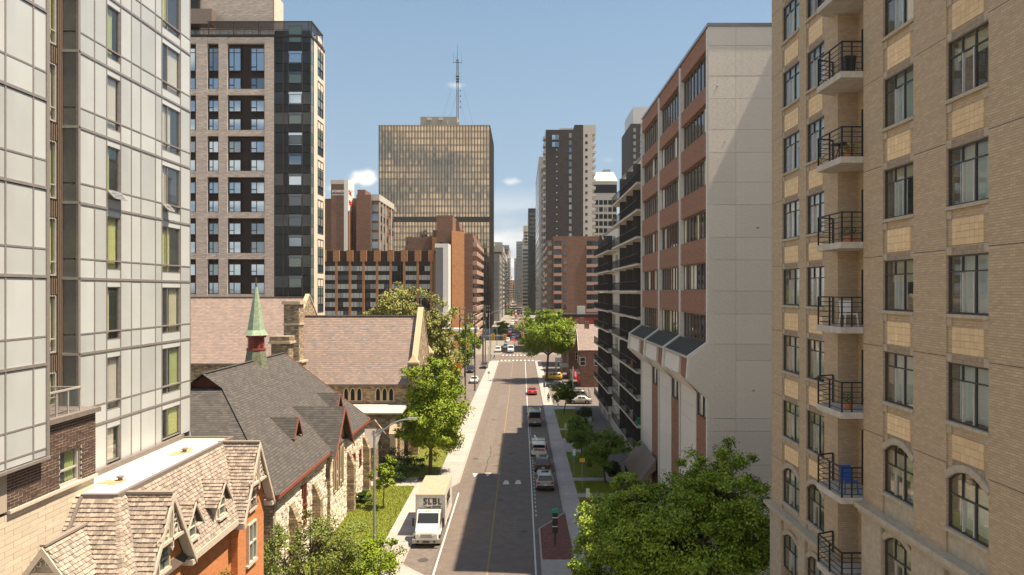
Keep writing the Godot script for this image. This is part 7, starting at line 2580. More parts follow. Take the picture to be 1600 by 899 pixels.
	t.rotation.y = turn
	return t


func build_vehicles() -> void:
	vehicle("suv", "silver", "silver estate car parked last in the row, nearest the red pavers", "car", 2.42, 71.8)
	vehicle("suv", "charcoal", "dark brown sport utility car parked between silver car and white van", "car", 2.42, 78.8)
	var v := vehicle("minivan", "white", "white work van with red lettering and white pipe on its roof", "van", 2.15, 86.6)
	van_extras(v)
	vehicle("van", "grey", "tall silver grey cargo van parked at the edge of the shade", "van", 2.0, 106.0)
	vehicle("sedan", "red", "red car parked in the sun behind the grey van", "car", 2.1, 138.0)
	box_truck(Vector3(-7.6, 0, -56.0), "white box truck with SLBL lettering parked in the left layby", true)
	box_truck(Vector3(-3.6, 0, -231.0), "white box truck waiting at the crossing lights", false)
	vehicle("sedan", "black", "black car turning out of the forecourt in front of the houses", "car", 9.6, 150.0, PI * 0.5)
	vehicle("suv", "charcoal", "dark green car parked first in the shaded forecourt", "car", 12.4, 134.0, PI * 0.5)
	vehicle("sedan", "silver", "silver car nearest the steps in the forecourt", "car", 12.8, 128.5, PI * 0.5)
	vehicle("suv", "taxi", "yellow car standing under the large bright tree", "car", 9.4, 163.0, PI * 0.5)
	vehicle("sedan", "white", "white car parked in the lot left of the sunlit pavement", "car", -10.6, 160.0, PI)
	vehicle("suv", "black", "black car parked behind the dark leaning pole", "car", -13.0, 180.0, PI)
	vehicle("sedan", "grey", "grey car half hidden by the left trees", "car", -16.0, 140.0, PI * 0.5)
	vehicle("suv", "blue", "blue car in the lot below the orange sign", "car", -19.5, 152.0, PI * 0.5)
	vehicle("minivan", "white", "white van stopped beside the truck at the crossing", "van", -7.9, 240.0, PI)
	vehicle("suv", "charcoal", "dark car at the pole foot by the crossing corner", "car", -9.9, 190.0, PI)
	# traffic far down the street
	var kinds := ["suv", "sedan", "minivan"]
	var paints := ["white", "black", "silver", "red", "blue", "grey", "charcoal"]
	var nth := ["first", "second", "third", "fourth", "fifth", "sixth", "seventh", "eighth", "ninth", "tenth", "eleventh", "twelfth", "thirteenth", "fourteenth", "fifteenth", "sixteenth", "seventeenth", "eighteenth", "nineteenth", "twentieth"]
	var counted := {-5.6: 0, -3.4: 0, 0.0: 0, 2.6: 0}
	var d := 252.0
	var i := 0
	while d < 760:
		for lane in [-5.6, -3.4, 0.0, 2.6]:
			if rng.randf() < 0.62:
				var away: bool = lane > -2
				var p: String = paints[(i * 3 + i / 2) % 7]
				vehicle(kinds[i % 3], p, "tiny %s %s, %s beyond the crossing %s" % [p, ["car", "saloon", "van"][i % 3], nth[mini(19, counted[lane])], {-5.6: "along the left kerb", -3.4: "coming on in the left lane", 0.0: "driving off in the right lane", 2.6: "along the right kerb"}[lane]], "car", lane - maxf(0, d - 446) * 0.0095, d + rf(-3, 3), 0.0 if away else PI, true)
				i += 1
				counted[lane] += 1
		d += 17.0 + (d - 240) * 0.05


func van_extras(v: Node3D) -> void:
	var m := Mb.new()
	m.tube(Vector3(-0.15, 2.02, -0.2), Vector3(-0.5, 2.1, -3.0), 0.09, 0.09, 10)
	put_at(m.mesh(), "roof_pipe", mats.sign_white, v, v.global_transform)
	for z in [-0.7, -2.4]:
		m = Mb.new()
		m.beam(Vector3(-0.75, 1.97, z), Vector3(0.75, 1.97, z), 0.06, 0.08)
		put_at(m.mesh(), "roof_bar", mats.galvanised, v, v.global_transform)
	m = Mb.new()
	m.beam(Vector3(-0.5, 0.98, 0.035), Vector3(0.62, 1.0, 0.035), 0.02, 0.09)
	m.beam(Vector3(-0.1, 0.86, 0.035), Vector3(0.7, 0.88, 0.035), 0.02, 0.05)
	put_at(m.mesh(), "red_stripe", mats.sign_red, v, v.global_transform)
	m = Mb.new()
	m.beam(Vector3(-0.62, 1.06, 0.035), Vector3(-0.2, 1.07, 0.035), 0.02, 0.05)
	m.beam(Vector3(-0.62, 0.9, 0.035), Vector3(-0.25, 0.9, 0.035), 0.02, 0.04)
	put_at(m.mesh(), "dark_print", mats.car_blue, v, v.global_transform)


func box_truck(at: Vector3, label: String, full: bool) -> void:
	# faces the camera: the bumper at z = 0, the box behind
	var t := thing("box_truck", label, "truck", at)
	var o := at
	var m := Mb.new()
	m.box(o + Vector3(-1.2, 0.95, -8.6), o + Vector3(1.2, 3.5, -2.55))
	put(m, "cargo_box", mats.truck_box, t)
	m = Mb.new()
	m.box(o + Vector3(-1.21, 3.5, -8.62), o + Vector3(1.21, 3.56, -2.53))
	put(m, "box_roof", mats.truck_roof, t)
	m = Mb.new()
	for q in [[-1.225, -1.165], [1.165, 1.225]]:
		m.box(o + Vector3(q[0], 0.9, -2.6), o + Vector3(q[1], 3.52, -2.51))
	m.box(o + Vector3(-1.16, 3.38, -2.6), o + Vector3(1.16, 3.5, -2.515))
	m.box(o + Vector3(-1.22, 0.85, -8.6), o + Vector3(1.22, 0.949, -2.55))
	put(m, "box_edge", mats.alu_pale, t)
	# cab: roof, windscreen, sloping bonnet, as one loft
	var prof := [[-2.35, 0.75, 2.42], [-2.05, 0.75, 2.48], [-1.55, 0.75, 2.42], [-1.02, 0.75, 1.62], [-0.35, 0.72, 1.46], [-0.12, 0.74, 1.26], [-0.06, 0.80, 0.96]]
	m = Mb.new()
	for i in prof.size() - 1:
		var p: Array = prof[i]
		var q: Array = prof[i + 1]
		var wp := 1.02 if i < 3 else lerpf(1.0, 0.86, (i - 3) / 3.0)
		var wq := 1.02 if i < 2 else lerpf(1.0, 0.86, (i - 2) / 3.0)
		var tp := wp * 0.93
		var tq := wq * 0.93
		m.quad(o + Vector3(-tq, q[2], q[0]), o + Vector3(tq, q[2], q[0]), o + Vector3(tp, p[2], p[0]), o + Vector3(-tp, p[2], p[0]))
		for s in [1.0, -1.0]:
			var a := o + Vector3(s * wp, p[1], p[0])
			var b := o + Vector3(s * wq, q[1], q[0])
			var c := o + Vector3(s * tq, q[2], q[0])
			var e := o + Vector3(s * tp, p[2], p[0])
			if s > 0: m.quad(b, a, e, c)
			else: m.quad(a, b, c, e)
	m.quad(o + Vector3(-0.86, 0.6, -0.06), o + Vector3(0.86, 0.6, -0.06), o + Vector3(0.80, 0.97, -0.06), o + Vector3(-0.80, 0.97, -0.06))
	put(m, "cab", mats.car_white, t)
	m = Mb.new()
	m.quad(o + Vector3(-0.86, 1.68, -1.03), o + Vector3(0.86, 1.68, -1.03), o + Vector3(0.82, 2.36, -1.49), o + Vector3(-0.82, 2.36, -1.49))
	put(m, "windscreen", mats.car_glass, t)
	for s in [1.0, -1.0]:
		m = Mb.new()
		var q := [o + Vector3(s * 1.03, 1.55, -1.2), o + Vector3(s * 1.03, 1.55, -2.1), o + Vector3(s * 0.985, 2.28, -2.1), o + Vector3(s * 0.985, 2.28, -1.62)]
		if s > 0: m.quad(q[0], q[1], q[2], q[3])
		else: m.quad(q[1], q[0], q[3], q[2])
		put(m, "side_window", mats.car_glass, t)
		m = Mb.new()
		m.box(o + Vector3(s * 1.14, 1.35, -1.28), o + Vector3(s * 1.30, 2.05, -1.18))
		m.beam(o + Vector3(s * 0.98, 1.9, -1.25), o + Vector3(s * 1.2, 1.9, -1.23), 0.03, 0.03)
		put(m, "mirror", mats.plastic_dark, t)
		m = Mb.new()
		m.box(o + Vector3(s * 0.56, 0.90, -0.16), o + Vector3(s * 0.86, 1.14, -0.035))
		put(m, "headlight", mats.head_clear, t)
		for z in [-1.0, -6.9]:
			m = Mb.new()
			m.tube(o + Vector3(s * 0.72, 0.46, z), o + Vector3(s * 1.06, 0.46, z), 0.46, 0.46, 20)
			var wh := put(m, "tyre", mats.tyre, t)
			m = Mb.new()
			m.tube(o + Vector3(s * 1.05, 0.46, z), o + Vector3(s * 1.075, 0.46, z), 0.27, 0.2, 14)
			put(m, "rim", mats.rim, wh)
		m = Mb.new()   # front wing
		m.box(o + Vector3(s * 0.84, 0.94, -1.55), o + Vector3(s * 1.08, 1.06, -0.35))
		put(m, "mudguard", mats.car_white, t)
	m = Mb.new()
	m.box(o + Vector3(-1.12, 0.42, -0.14), o + Vector3(1.12, 0.74, 0.04))
	put(m, "bumper", mats.car_silver, t)
	for k in 4:
		m = Mb.new()
		m.box(o + Vector3(-0.5 + k * 0.015, 0.82 + k * 0.085, -0.10), o + Vector3(0.5 - k * 0.015, 0.865 + k * 0.085, -0.025))
		put(m, "grille_bar", mats.chrome, t)
	m = Mb.new()
	m.box(o + Vector3(-0.28, 0.48, 0.03), o + Vector3(0.28, 0.62, 0.055))
	put(m, "number_plate", mats.plastic_dark, t)
	for x in [-0.66, 0.66]:
		m = Mb.new()
		m.box(o + Vector3(x - 0.09, 0.5, 0.03), o + Vector3(x + 0.09, 0.62, 0.05))
		put(m, "fog_lamp", mats.plastic_dark, t)
	for i in 5:
		m = Mb.new()
		var x: float = [-0.8, -0.18, 0.0, 0.18, 0.8][i]
		m.hexa([o + Vector3(x - 0.06, 2.46, -1.72), o + Vector3(x + 0.06, 2.46, -1.72), o + Vector3(x + 0.04, 2.54, -1.7), o + Vector3(x - 0.04, 2.54, -1.7), o + Vector3(x - 0.06, 2.44, -1.58), o + Vector3(x + 0.06, 2.44, -1.58), o + Vector3(x + 0.04, 2.5, -1.62), o + Vector3(x - 0.04, 2.5, -1.62)])
		put(m, "marker_lamp", mats.orange_sign, t)
	m = Mb.new()
	m.box(o + Vector3(-0.5, 0.55, -8.5), o + Vector3(0.5, 0.86, -2.4))
	put(m, "chassis", mats.plastic_dark, t)
	if full:
		lettering(t, "SLBL", 0.50, face_front(-o.z + 2.55), o.x - 0.60, 2.72, 0.03, mats.plastic_dark)
		lettering(t, "MOVING", 0.12, face_front(-o.z + 2.55), o.x + 0.16, 2.50, 0.03, mats.plastic_dark)
		lettering(t, "SLBL", 0.85, face_right(o.x + 1.2), -o.z + 4.0, 2.2, 0.012, mats.plastic_dark)
		m = Mb.new()   # curved tail of the emblem under the letters
		var pts := []
		for i in 9: pts.append(o + Vector3(-0.62 + i * 0.085, 2.66 - 0.16 * sin(i / 8.0 * PI * 0.75), -2.535))
		for i in 8: m.beam(pts[i], pts[i + 1], 0.012, 0.03 + 0.008 * i)
		put(m, "emblem", mats.plastic_dark, t)
		m = Mb.new()
		m.beam(o + Vector3(-0.62, 3.24, -2.54), o + Vector3(0.55, 3.24, -2.54), 0.012, 0.035)
		put(m, "small_print", mats.plastic_dark, t)
		var d2 := o + Vector3(1.212, 2.0, -5.2)
		m = Mb.new()
		m.beam(d2 + Vector3(0, 0, 1.2), d2 + Vector3(0, -0.12, -1.2), 0.012, 0.1)
		put(m, "emblem", mats.plastic_dark, t)


# ------------------------------------------------------------------ trees
func leaves(m: Mb, centre: Vector3, mid: Vector3, r: Vector3, count: int, size: float, col: Color, spread: float) -> void:
	for i in count:
		var q := Vector3(rng.randfn(), rng.randfn(), rng.randfn()) * 0.46
		if q.length() > 1.25: q = q.normalized() * 1.1
		var p := centre + q * r
		var out := (p - mid).normalized()
		var nn := (Vector3(rf(-1, 1), rf(-0.6, 1), rf(-1, 1)).normalized() * 0.85 + out * 0.5 + Vector3(0, 0.35, 0)).normalized()
		var e := nn.cross(Vector3(rf(-1, 1), rf(-1, 1), rf(-1, 1))).normalized()
		var g := nn.cross(e)
		var s := size * rf(0.65, 1.3)
		var k := 1.0 + rf(-spread, spread)
		var tint := Color(col.r * k * rf(0.9, 1.15), col.g * k, col.b * k * rf(0.7, 1.2))
		var a := p - e * s
		var b := p + g * s * 0.55
		var c := p + e * s
		var d := p - g * s * 0.55
		for v: Vector3 in [a, b, c, a, c, d]:
			m.v.append(v)
			m.n.append(nn)
			m.t.append(Vector2.ZERO)
			m.c.append(tint)


# lobes: list of [dx, y, dd, rx, ry, rd]
func tree(called: String, label: String, x: float, d: float, base: float, lobes: Array, trunk_r: float, clumps: int, per: int, size: float, col: Color, o := {}) -> void:
	var t := thing(called, label, o.get("category", "tree"), w(x, base, d), o.get("group", ""))
	var foot := w(x, base, d)
	var crown := Mb.new()
	crown.tinted = true
	var wood := Mb.new()
	var mean := Vector3.ZERO
	var low := 1e9
	for l in lobes:
		mean += w(x + l[0], base + l[1], d + l[2]) / lobes.size()
		low = minf(low, base + l[1] - l[4])
	var fork := foot.lerp(Vector3(mean.x, maxf(low + 0.6, base + 0.8), mean.z), 0.9)
	fork.y = maxf(low + 0.5, base + (0.6 if not o.get("stems", false) else 0.15))
	if o.get("stems", false):
		for k in 4: wood.tube(foot + Vector3(rf(-0.25, 0.25), -0.05, rf(-0.25, 0.25)), fork + Vector3(rf(-0.6, 0.6), rf(0.8, 1.6), rf(-0.6, 0.6)), trunk_r * 0.6, trunk_r * 0.3, 7)
	else:
		wood.tube(foot + Vector3(0, -0.1, 0), foot.lerp(fork, 0.12), trunk_r * 1.35, trunk_r, 10)
		wood.tube(foot.lerp(fork, 0.12), fork, trunk_r, trunk_r * 0.8, 10)
	for l in lobes:
		var c := w(x + l[0], base + l[1], d + l[2])
		var rad := Vector3(l[3], l[4], l[5])
		wood.tube(fork, c - Vector3(0, rad.y * 0.25, 0), trunk_r * 0.65, trunk_r * 0.28, 8)
		wood.tube(c - Vector3(0, rad.y * 0.25, 0), c + Vector3(0, rad.y * 0.75, 0), trunk_r * 0.28, trunk_r * 0.08, 6)
		var n := maxi(6, int(clumps * (l[3] * l[4]) / (lobes[0][3] * lobes[0][4])))
		for i in n:
			var dir := Vector3(rng.randfn(), rng.randfn() * 0.9, rng.randfn()).normalized()
			var rr := pow(rf(0.10, 1.0), 0.42)
			if dir.y < -0.3: rr *= 0.9
			var lumpy := 1.0 + 0.16 * sin(dir.x * 3.3 + c.x * 5.0) + 0.14 * sin(dir.y * 4.6 + c.y * 3.0) + 0.14 * sin(dir.z * 3.9 + c.z)
			var p := c + dir * rad * rr * lumpy * rf(0.86, 1.1)
			var cs: float = o.get("clump", 0.24) * rf(0.7, 1.35)
			var cr := Vector3(maxf(rad.x, rad.z) * cs, rad.y * cs * 0.72, maxf(rad.x, rad.z) * cs)
			leaves(crown, p, c, cr, int(per * rf(0.6, 1.3)), size, col * rf(0.88, 1.12), o.get("spread", 0.2))
			if i % 2 == 0: wood.tube(c.lerp(p, 0.05) - Vector3(0, rad.y * 0.2, 0), p, trunk_r * 0.2, trunk_r * 0.05, 5, false)
	put(wood, "trunk" if called != "shrub" else "stem", mats.bark, t)
	put(crown, "crown" if called != "shrub" else "foliage", mats.leaf, t)


func build_trees() -> void:
	var maple := Color(0.185, 0.255, 0.018)
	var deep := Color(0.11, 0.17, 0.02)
	var lime := Color(0.175, 0.25, 0.016)
	var pale := Color(0.26, 0.265, 0.075)
	tree("maple_tree", "bright green street maple rising behind the box truck", -10.2, 78.5, 0.1, [[0.2, 6.0, 0, 3.7, 3.7, 3.6], [0.0, 9.7, 0.2, 2.7, 3.1, 2.7], [1.7, 4.6, -0.6, 2.3, 1.8, 2.3], [-1.6, 4.8, 0.4, 2.2, 2.0, 2.2]], 0.22, 130, 150, 0.135, maple)
	tree("young_tree", "young staked tree on the bright lawn beside the lamp post", -13.0, 66.0, 0.1, [[0, 3.3, 0, 1.15, 1.7, 1.15], [0.3, 2.6, -0.3, 0.9, 0.9, 0.9]], 0.06, 26, 110, 0.10, maple)
	tree("multi_stem_tree", "loose many stemmed tree in front of the stone hall", -12.9, 44.0, 0.1, [[-0.3, 4.6, 0, 2.7, 2.7, 2.6], [1.5, 3.6, 0.6, 2.0, 1.9, 2.0], [-1.8, 4.0, -0.3, 1.5, 2.2, 1.8]], 0.16, 60, 100, 0.085, Color(0.15, 0.19, 0.04), {"stems": true, "clump": 0.22})
	tree("lime_tree", "low yellow green tree at the near end of the left lawn", -10.2, 45.5, 0.1, [[0.1, 2.6, 0, 2.0, 2.1, 1.9], [1.0, 3.0, 0.4, 1.3, 1.6, 1.3]], 0.1, 60, 100, 0.085, lime, {"clump": 0.24})
	tree("garden_tree", "small tree top below the carved gable of the brick house", -12.3, 27.2, 0.1, [[0, 7.6, 0, 1.35, 1.9, 1.4], [0.5, 6.4, 1.6, 1.4, 1.6, 1.6]], 0.12, 50, 120, 0.07, Color(0.095, 0.15, 0.03))
	tree("garden_tree", "leafy shrub tree against the orange brick wall", -12.0, 33.5, 0.1, [[0, 4.4, 0, 1.5, 2.2, 1.8]], 0.1, 50, 120, 0.075, Color(0.10, 0.15, 0.03))
	tree("willow_tree", "pale green old tree behind the church's street gable", -18.5, 124.0, 0.0, [[-2.5, 16.2, 0, 5.0, 4.6, 5.0], [3.2, 13.5, 0.5, 3.6, 5.2, 4.0], [-6.2, 14.5, 0.5, 3.0, 3.0, 3.5], [4.0, 8.0, 0, 3.0, 4.0, 3.5]], 0.45, 110, 150, 0.19, pale, {"spread": 0.25, "clump": 0.2})
	tree("lot_tree", "round green tree at the edge of the lot by the poles", -12.2, 118.0, 0.0, [[0, 5.0, 0, 2.4, 3.4, 2.4]], 0.16, 60, 110, 0.18, maple)
	tree("lot_tree", "small dark green tree beyond the leaning pole", -13.6, 168.0, 0.0, [[0, 4.6, 0, 2.2, 3.4, 2.2]], 0.16, 46, 80, 0.22, deep)
	tree("lot_tree", "yellowish tree beside the crossing canopy", -14.5, 214.0, 0.0, [[0, 5.2, 0, 2.6, 3.6, 2.6]], 0.16, 46, 70, 0.26, lime)
	tree("lot_tree", "low green tree left of the nearest pole", -15.0, 110.0, 0.0, [[0, 4.2, 0, 2.5, 3.4, 2.5]], 0.16, 60, 100, 0.19, maple)
	tree("lot_tree", "light green tree between the church gable and the leaning pole", -13.4, 134.0, 0.0, [[0, 6.2, 0, 2.6, 4.2, 2.6]], 0.18, 60, 110, 0.17, pale)
	tree("lot_tree", "tall thin yellow green tree beside the brown hotel block", -16.0, 200.0, 0.0, [[0, 7.2, 0, 2.8, 4.6, 2.8]], 0.2, 56, 80, 0.24, lime)
	# right side
	tree("big_tree", "large dark leafy tree in the lower right corner", 8.3, 39.5, 0.1, [[0.6, 6.4, 0, 4.7, 3.7, 4.3], [3.0, 9.0, 1.0, 2.7, 2.7, 2.8], [-2.9, 5.6, 0.8, 2.7, 2.6, 2.8], [-3.9, 3.9, -0.5, 1.9, 2.1, 2.1], [-1.6, 8.0, 1.6, 2.0, 1.9, 2.0], [4.0, 6.6, -0.6, 2.3, 2.8, 2.4]], 0.34, 240, 190, 0.085, Color(0.19, 0.27, 0.028), {"spread": 0.4, "clump": 0.17})
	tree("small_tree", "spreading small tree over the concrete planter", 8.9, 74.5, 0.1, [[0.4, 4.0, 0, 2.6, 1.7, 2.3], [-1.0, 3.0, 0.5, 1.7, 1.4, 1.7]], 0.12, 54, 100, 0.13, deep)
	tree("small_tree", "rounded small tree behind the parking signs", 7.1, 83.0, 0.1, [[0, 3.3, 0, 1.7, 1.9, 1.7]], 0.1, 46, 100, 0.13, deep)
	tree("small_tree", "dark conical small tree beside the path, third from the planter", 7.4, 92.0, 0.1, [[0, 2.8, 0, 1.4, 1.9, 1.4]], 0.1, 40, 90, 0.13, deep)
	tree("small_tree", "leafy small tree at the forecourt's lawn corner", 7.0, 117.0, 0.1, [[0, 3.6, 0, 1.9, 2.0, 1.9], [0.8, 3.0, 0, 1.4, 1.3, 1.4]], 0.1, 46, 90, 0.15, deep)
	tree("street_tree", "large bright green tree overhanging the right side of the road", 5.6, 160.0, 0.1, [[0.4, 10.6, 0, 5.7, 4.9, 5.4], [-2.4, 8.4, 0.5, 3.2, 2.8, 3.2], [3.2, 8.6, 0, 3.0, 3.2, 3.0], [0.8, 13.8, 0, 3.4, 2.6, 3.4]], 0.3, 140, 150, 0.2, lime)
	var far := [[4.2, 244.0, 6.5, "first green tree past the crossing on the right"], [4.6, 262.0, 7.5, "second green tree past the crossing on the right"], [4.4, 286.0, 6.0, "third tree of the right row, before the charcoal tower"], [4.2, 318.0, 6.5, "fourth tree of the right row"], [4.0, 352.0, 6.5, "fifth tree of the right row"], [-9.0, 300.0, 5.5, "dark tree on the left beyond the lamp"], [-9.2, 345.0, 6.0, "far left tree in front of the bronze tower"], [4.0, 470.0, 7.0, "distant tree on the right past the second crossing"], [-8.6, 520.0, 7.0, "distant tree on the left past the second crossing"], [3.8, 590.0, 7.5, "tiny tree far along the right kerb"]]
	for f in far: tree("far_tree", f[3], f[0], f[1], 0.0, [[0, f[2] * 0.62, 0, f[2] * 0.42, f[2] * 0.42, f[2] * 0.42]], 0.16, 34, 50, 0.34, deep.lerp(maple, rng.randf()), {"group": "trees along the far street"})
	# shrubs
	var sh := [[-13.2, 76.0, 1.3, "dark bush left of the path below the maple"], [-12.6, 80.0, 1.5, "dark hedge mass under the maple"], [-14.6, 79.6, 1.4, "dark bush against the church buttress"], [10.0, 112.0, 0.9, "low shrub at the near end of the forecourt planter"], [10.3, 114.0, 0.9, "low shrub at the far end of the forecourt planter"], [10.0, 77.0, 0.8, "low shrub inside the pale planter"], [8.7, 100.0, 0.9, "clipped bush on the lawn beside the driveway"], [8.8, 106.0, 0.8, "clipped bush at the small path"], [-15.4, 68.0, 0.7, "small bush at the foot of the stone wall"]]
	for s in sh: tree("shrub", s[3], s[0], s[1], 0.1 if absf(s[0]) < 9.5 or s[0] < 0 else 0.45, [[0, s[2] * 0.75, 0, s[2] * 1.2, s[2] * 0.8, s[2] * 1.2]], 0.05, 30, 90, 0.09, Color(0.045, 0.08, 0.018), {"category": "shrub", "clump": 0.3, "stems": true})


# ------------------------------------------------------------------ people: one smooth body from tapered capsules
func body_mesh(bones: Array, cell: float) -> Mesh:
	# bones: [a, b, ra, rb]; distance field joined by a smooth minimum, meshed as surface nets
	var lo := Vector3(1e9, 1e9, 1e9)
	var hi := -lo
	for b in bones:
		var r := maxf(b[2], b[3]) + cell * 2
		lo = lo.min(b[0] - Vector3.ONE * r).min(b[1] - Vector3.ONE * r)
		hi = hi.max(b[0] + Vector3.ONE * r).max(b[1] + Vector3.ONE * r)
	var n := Vector3i((hi - lo) / cell) + Vector3i.ONE * 2
	var field := PackedFloat32Array()
	field.resize(n.x * n.y * n.z)
	for z in n.z:
		for y in n.y:
			for x in n.x:
				var p := lo + Vector3(x, y, z) * cell
				var s := 0.0
				for b in bones:
					var ab: Vector3 = b[1] - b[0]
					var h := clampf((p - b[0]).dot(ab) / maxf(1e-6, ab.length_squared()), 0, 1)
					var dist: float = (p - b[0] - ab * h).length() - lerpf(b[2], b[3], h)
					s += exp(-dist * 45.0)
				field[(z * n.y + y) * n.x + x] = -log(maxf(s, 1e-12)) / 45.0
	var at := {}
	var pts := []
	for z in n.z - 1:
		for y in n.y - 1:
			for x in n.x - 1:
				var sum := Vector3.ZERO
				var cnt := 0
				var inside := 0
				var vals := []
				for k in 8:
					var f := field[((z + (k >> 2)) * n.y + y + ((k >> 1) & 1)) * n.x + x + (k & 1)]
					vals.append(f)
					if f < 0: inside += 1
				if inside == 0 or inside == 8: continue
				for e in [[0, 1], [2, 3], [4, 5], [6, 7], [0, 2], [1, 3], [4, 6], [5, 7], [0, 4], [1, 5], [2, 6], [3, 7]]:
					if (vals[e[0]] < 0) != (vals[e[1]] < 0):
						var f: float = vals[e[0]] / (vals[e[0]] - vals[e[1]])
						var pa := Vector3(e[0] & 1, (e[0] >> 1) & 1, e[0] >> 2)
						var pb := Vector3(e[1] & 1, (e[1] >> 1) & 1, e[1] >> 2)
						sum += pa.lerp(pb, f)
						cnt += 1
				at[Vector3i(x, y, z)] = pts.size()
				pts.append(lo + (Vector3(x, y, z) + sum / cnt) * cell)
	var st := SurfaceTool.new()
	st.begin(Mesh.PRIMITIVE_TRIANGLES)
	st.set_smooth_group(0)
	var axes := [[Vector3i(1, 0, 0), Vector3i(0, 1, 0), Vector3i(0, 0, 1)], [Vector3i(0, 1, 0), Vector3i(0, 0, 1), Vector3i(1, 0, 0)], [Vector3i(0, 0, 1), Vector3i(1, 0, 0), Vector3i(0, 1, 0)]]
	for c: Vector3i in at:
		for ax in axes:
			var f0 := field[(c.z * n.y + c.y) * n.x + c.x]
			var e: Vector3i = c + ax[0]
			var f1 := field[(e.z * n.y + e.y) * n.x + e.x]
			if (f0 < 0) == (f1 < 0): continue
			var q := [c, c - ax[1], c - ax[1] - ax[2], c - ax[2]]
			var ok := true
			for k in q: if not at.has(k): ok = false
			if not ok: continue
			if f0 < 0: q.reverse()
			for k in [0, 1, 2, 0, 2, 3]: st.add_vertex(pts[at[q[k]]])
	st.generate_normals()
	return st.commit()


func build_people() -> void:
	person(4.95, 129.0, PI, mats.cloth_brown, "person in brown top and dark trousers walking with a red bag")
	person(-9.2, 211.0, 0.4, mats.flag_red, "person in a red top waiting at the left corner of the crossing")
	person(-8.3, 214.0, 2.2, mats.sign_white, "person in a white top crossing by the left corner")
	var b := thing("shopping_bag", "red bag hanging from the walking person's hand", "bag", w(4.70, 0.55, 128.96))
	var m := Mb.new()
	var q := w(4.70, 0.5, 128.94)
	m.hexa([q + Vector3(-0.05, 0, -0.14), q + Vector3(0.05, 0, -0.14), q + Vector3(0.03, 0.33, -0.16), q + Vector3(-0.03, 0.33, -0.16), q + Vector3(-0.05, 0, 0.14), q + Vector3(0.05, 0, 0.14), q + Vector3(0.03, 0.33, 0.16), q + Vector3(-0.03, 0.33, 0.16)])
	put(m, "pouch", mats.flag_red, b)
	m = Mb.new()
	m.tube(q + Vector3(0, 0.32, -0.1), q + Vector3(0, 0.44, 0), 0.01, 0.01, 6)
	m.tube(q + Vector3(0, 0.32, 0.1), q + Vector3(0, 0.44, 0), 0.01, 0.01, 6)
	put(m, "handle", mats.flag_red, b)


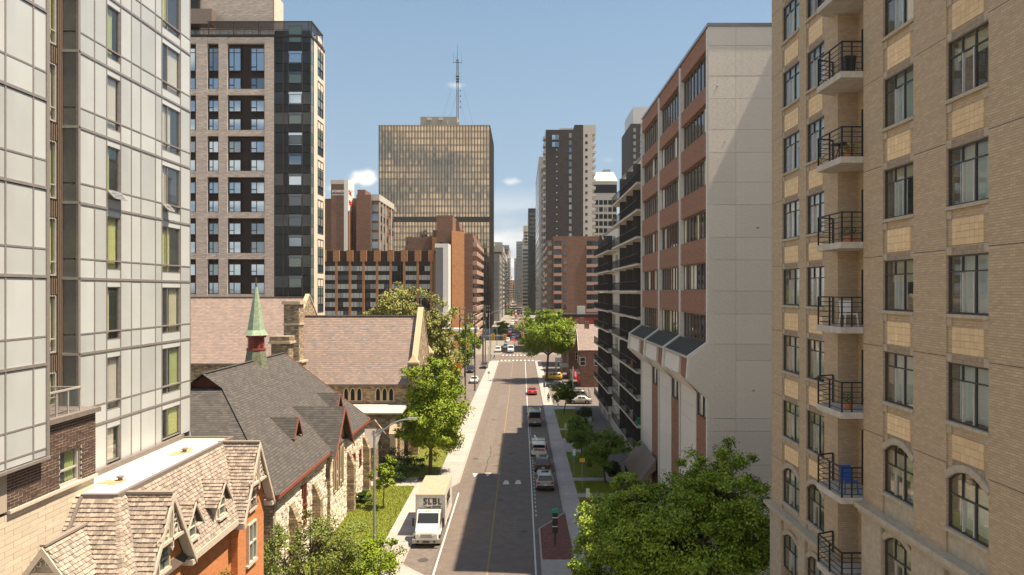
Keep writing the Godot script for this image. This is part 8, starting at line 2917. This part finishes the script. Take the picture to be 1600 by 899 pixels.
func person(px: float, pd: float, turn: float, top: Material, label: String) -> void:
	var py := 0.13 if px > 0 else 0.0
	var t := thing("person", label, "person", w(px, py, pd))
	var o := Transform3D(Basis(Vector3.UP, turn), w(px, py, pd))
	var v := func(x: float, y: float, z: float) -> Vector3: return Vector3(x, y, z)
	# hips, thighs, shins, feet: a stride
	var legs := [[v.call(-0.09, 0.92, 0.0), v.call(0.09, 0.92, 0.0), 0.115, 0.115], [v.call(-0.09, 0.9, 0.0), v.call(-0.10, 0.5, 0.12), 0.09, 0.062], [v.call(-0.10, 0.5, 0.12), v.call(-0.10, 0.09, 0.10), 0.06, 0.042], [v.call(0.09, 0.9, 0.0), v.call(0.10, 0.5, -0.02), 0.09, 0.062], [v.call(0.10, 0.5, -0.02), v.call(0.10, 0.10, -0.22), 0.06, 0.042], [v.call(-0.10, 0.05, 0.06), v.call(-0.11, 0.04, 0.24), 0.045, 0.035], [v.call(0.10, 0.05, -0.24), v.call(0.11, 0.04, -0.08), 0.045, 0.035]]
	var trunk := [[v.call(0, 0.98, 0), v.call(0, 1.22, 0.01), 0.13, 0.14], [v.call(0, 1.22, 0.01), v.call(0, 1.38, 0.01), 0.145, 0.12], [v.call(-0.13, 1.4, 0.0), v.call(0.13, 1.4, 0.0), 0.07, 0.07], [v.call(-0.17, 1.4, 0), v.call(-0.23, 1.12, -0.06), 0.055, 0.043], [v.call(-0.23, 1.12, -0.06), v.call(-0.24, 0.88, 0.04), 0.041, 0.03], [v.call(0.17, 1.4, 0), v.call(0.23, 1.12, 0.0), 0.055, 0.043], [v.call(0.23, 1.12, 0.0), v.call(0.25, 0.86, 0.05), 0.041, 0.03], [v.call(0, 1.42, 0.0), v.call(0, 1.52, 0.01), 0.055, 0.05]]
	var head := [[v.call(0, 1.56, 0.03), v.call(0, 1.66, 0.01), 0.075, 0.095], [v.call(0, 1.55, 0.09), v.call(0, 1.60, 0.105), 0.02, 0.014], [v.call(-0.092, 1.60, 0.0), v.call(-0.095, 1.63, 0.0), 0.014, 0.014], [v.call(0.092, 1.60, 0.0), v.call(0.095, 1.63, 0.0), 0.014, 0.014]]
	var hands := []
	for s in [[-0.24, 0.84, 0.05], [0.25, 0.82, 0.06]]:
		var p := Vector3(s[0], s[1], s[2])
		hands.append([p, p + Vector3(0, -0.06, 0.0), 0.03, 0.03])
		for k in 4: hands.append([p + Vector3(0, -0.07, -0.03 + k * 0.02), p + Vector3(0.012 * signf(-s[0]), -0.13 + absf(k - 1.5) * 0.012, -0.025 + k * 0.018), 0.0095, 0.0085])
		hands.append([p + Vector3(0, -0.02, 0.035), p + Vector3(0.01 * signf(-s[0]), -0.075, 0.055), 0.0105, 0.009])
	put_at(body_mesh(head + hands + [[v.call(0, 1.46, 0.0), v.call(0, 1.55, 0.02), 0.05, 0.05], [v.call(0, 1.0, 0), v.call(0, 1.4, 0), 0.09, 0.09], [v.call(0.16, 1.38, 0), v.call(0.23, 1.12, 0.0), 0.045, 0.036], [v.call(0.23, 1.12, 0.0), v.call(0.25, 0.82, 0.06), 0.034, 0.028], [v.call(-0.16, 1.38, 0), v.call(-0.23, 1.12, -0.06), 0.045, 0.036], [v.call(-0.23, 1.12, -0.06), v.call(-0.24, 0.84, 0.05), 0.034, 0.028]], 0.016), "body", mats.skin, t, o)
	put_at(body_mesh(trunk, 0.024), "top", top, t, o)
	put_at(body_mesh(legs, 0.024), "trousers", mats.cloth_dark, t, o)
	put_at(body_mesh([[v.call(0, 1.68, -0.02), v.call(0, 1.62, -0.05), 0.1, 0.09], [v.call(0, 1.60, -0.06), v.call(0, 1.5, -0.06), 0.075, 0.06]], 0.02), "hair", mats.hair_dark, t, o)
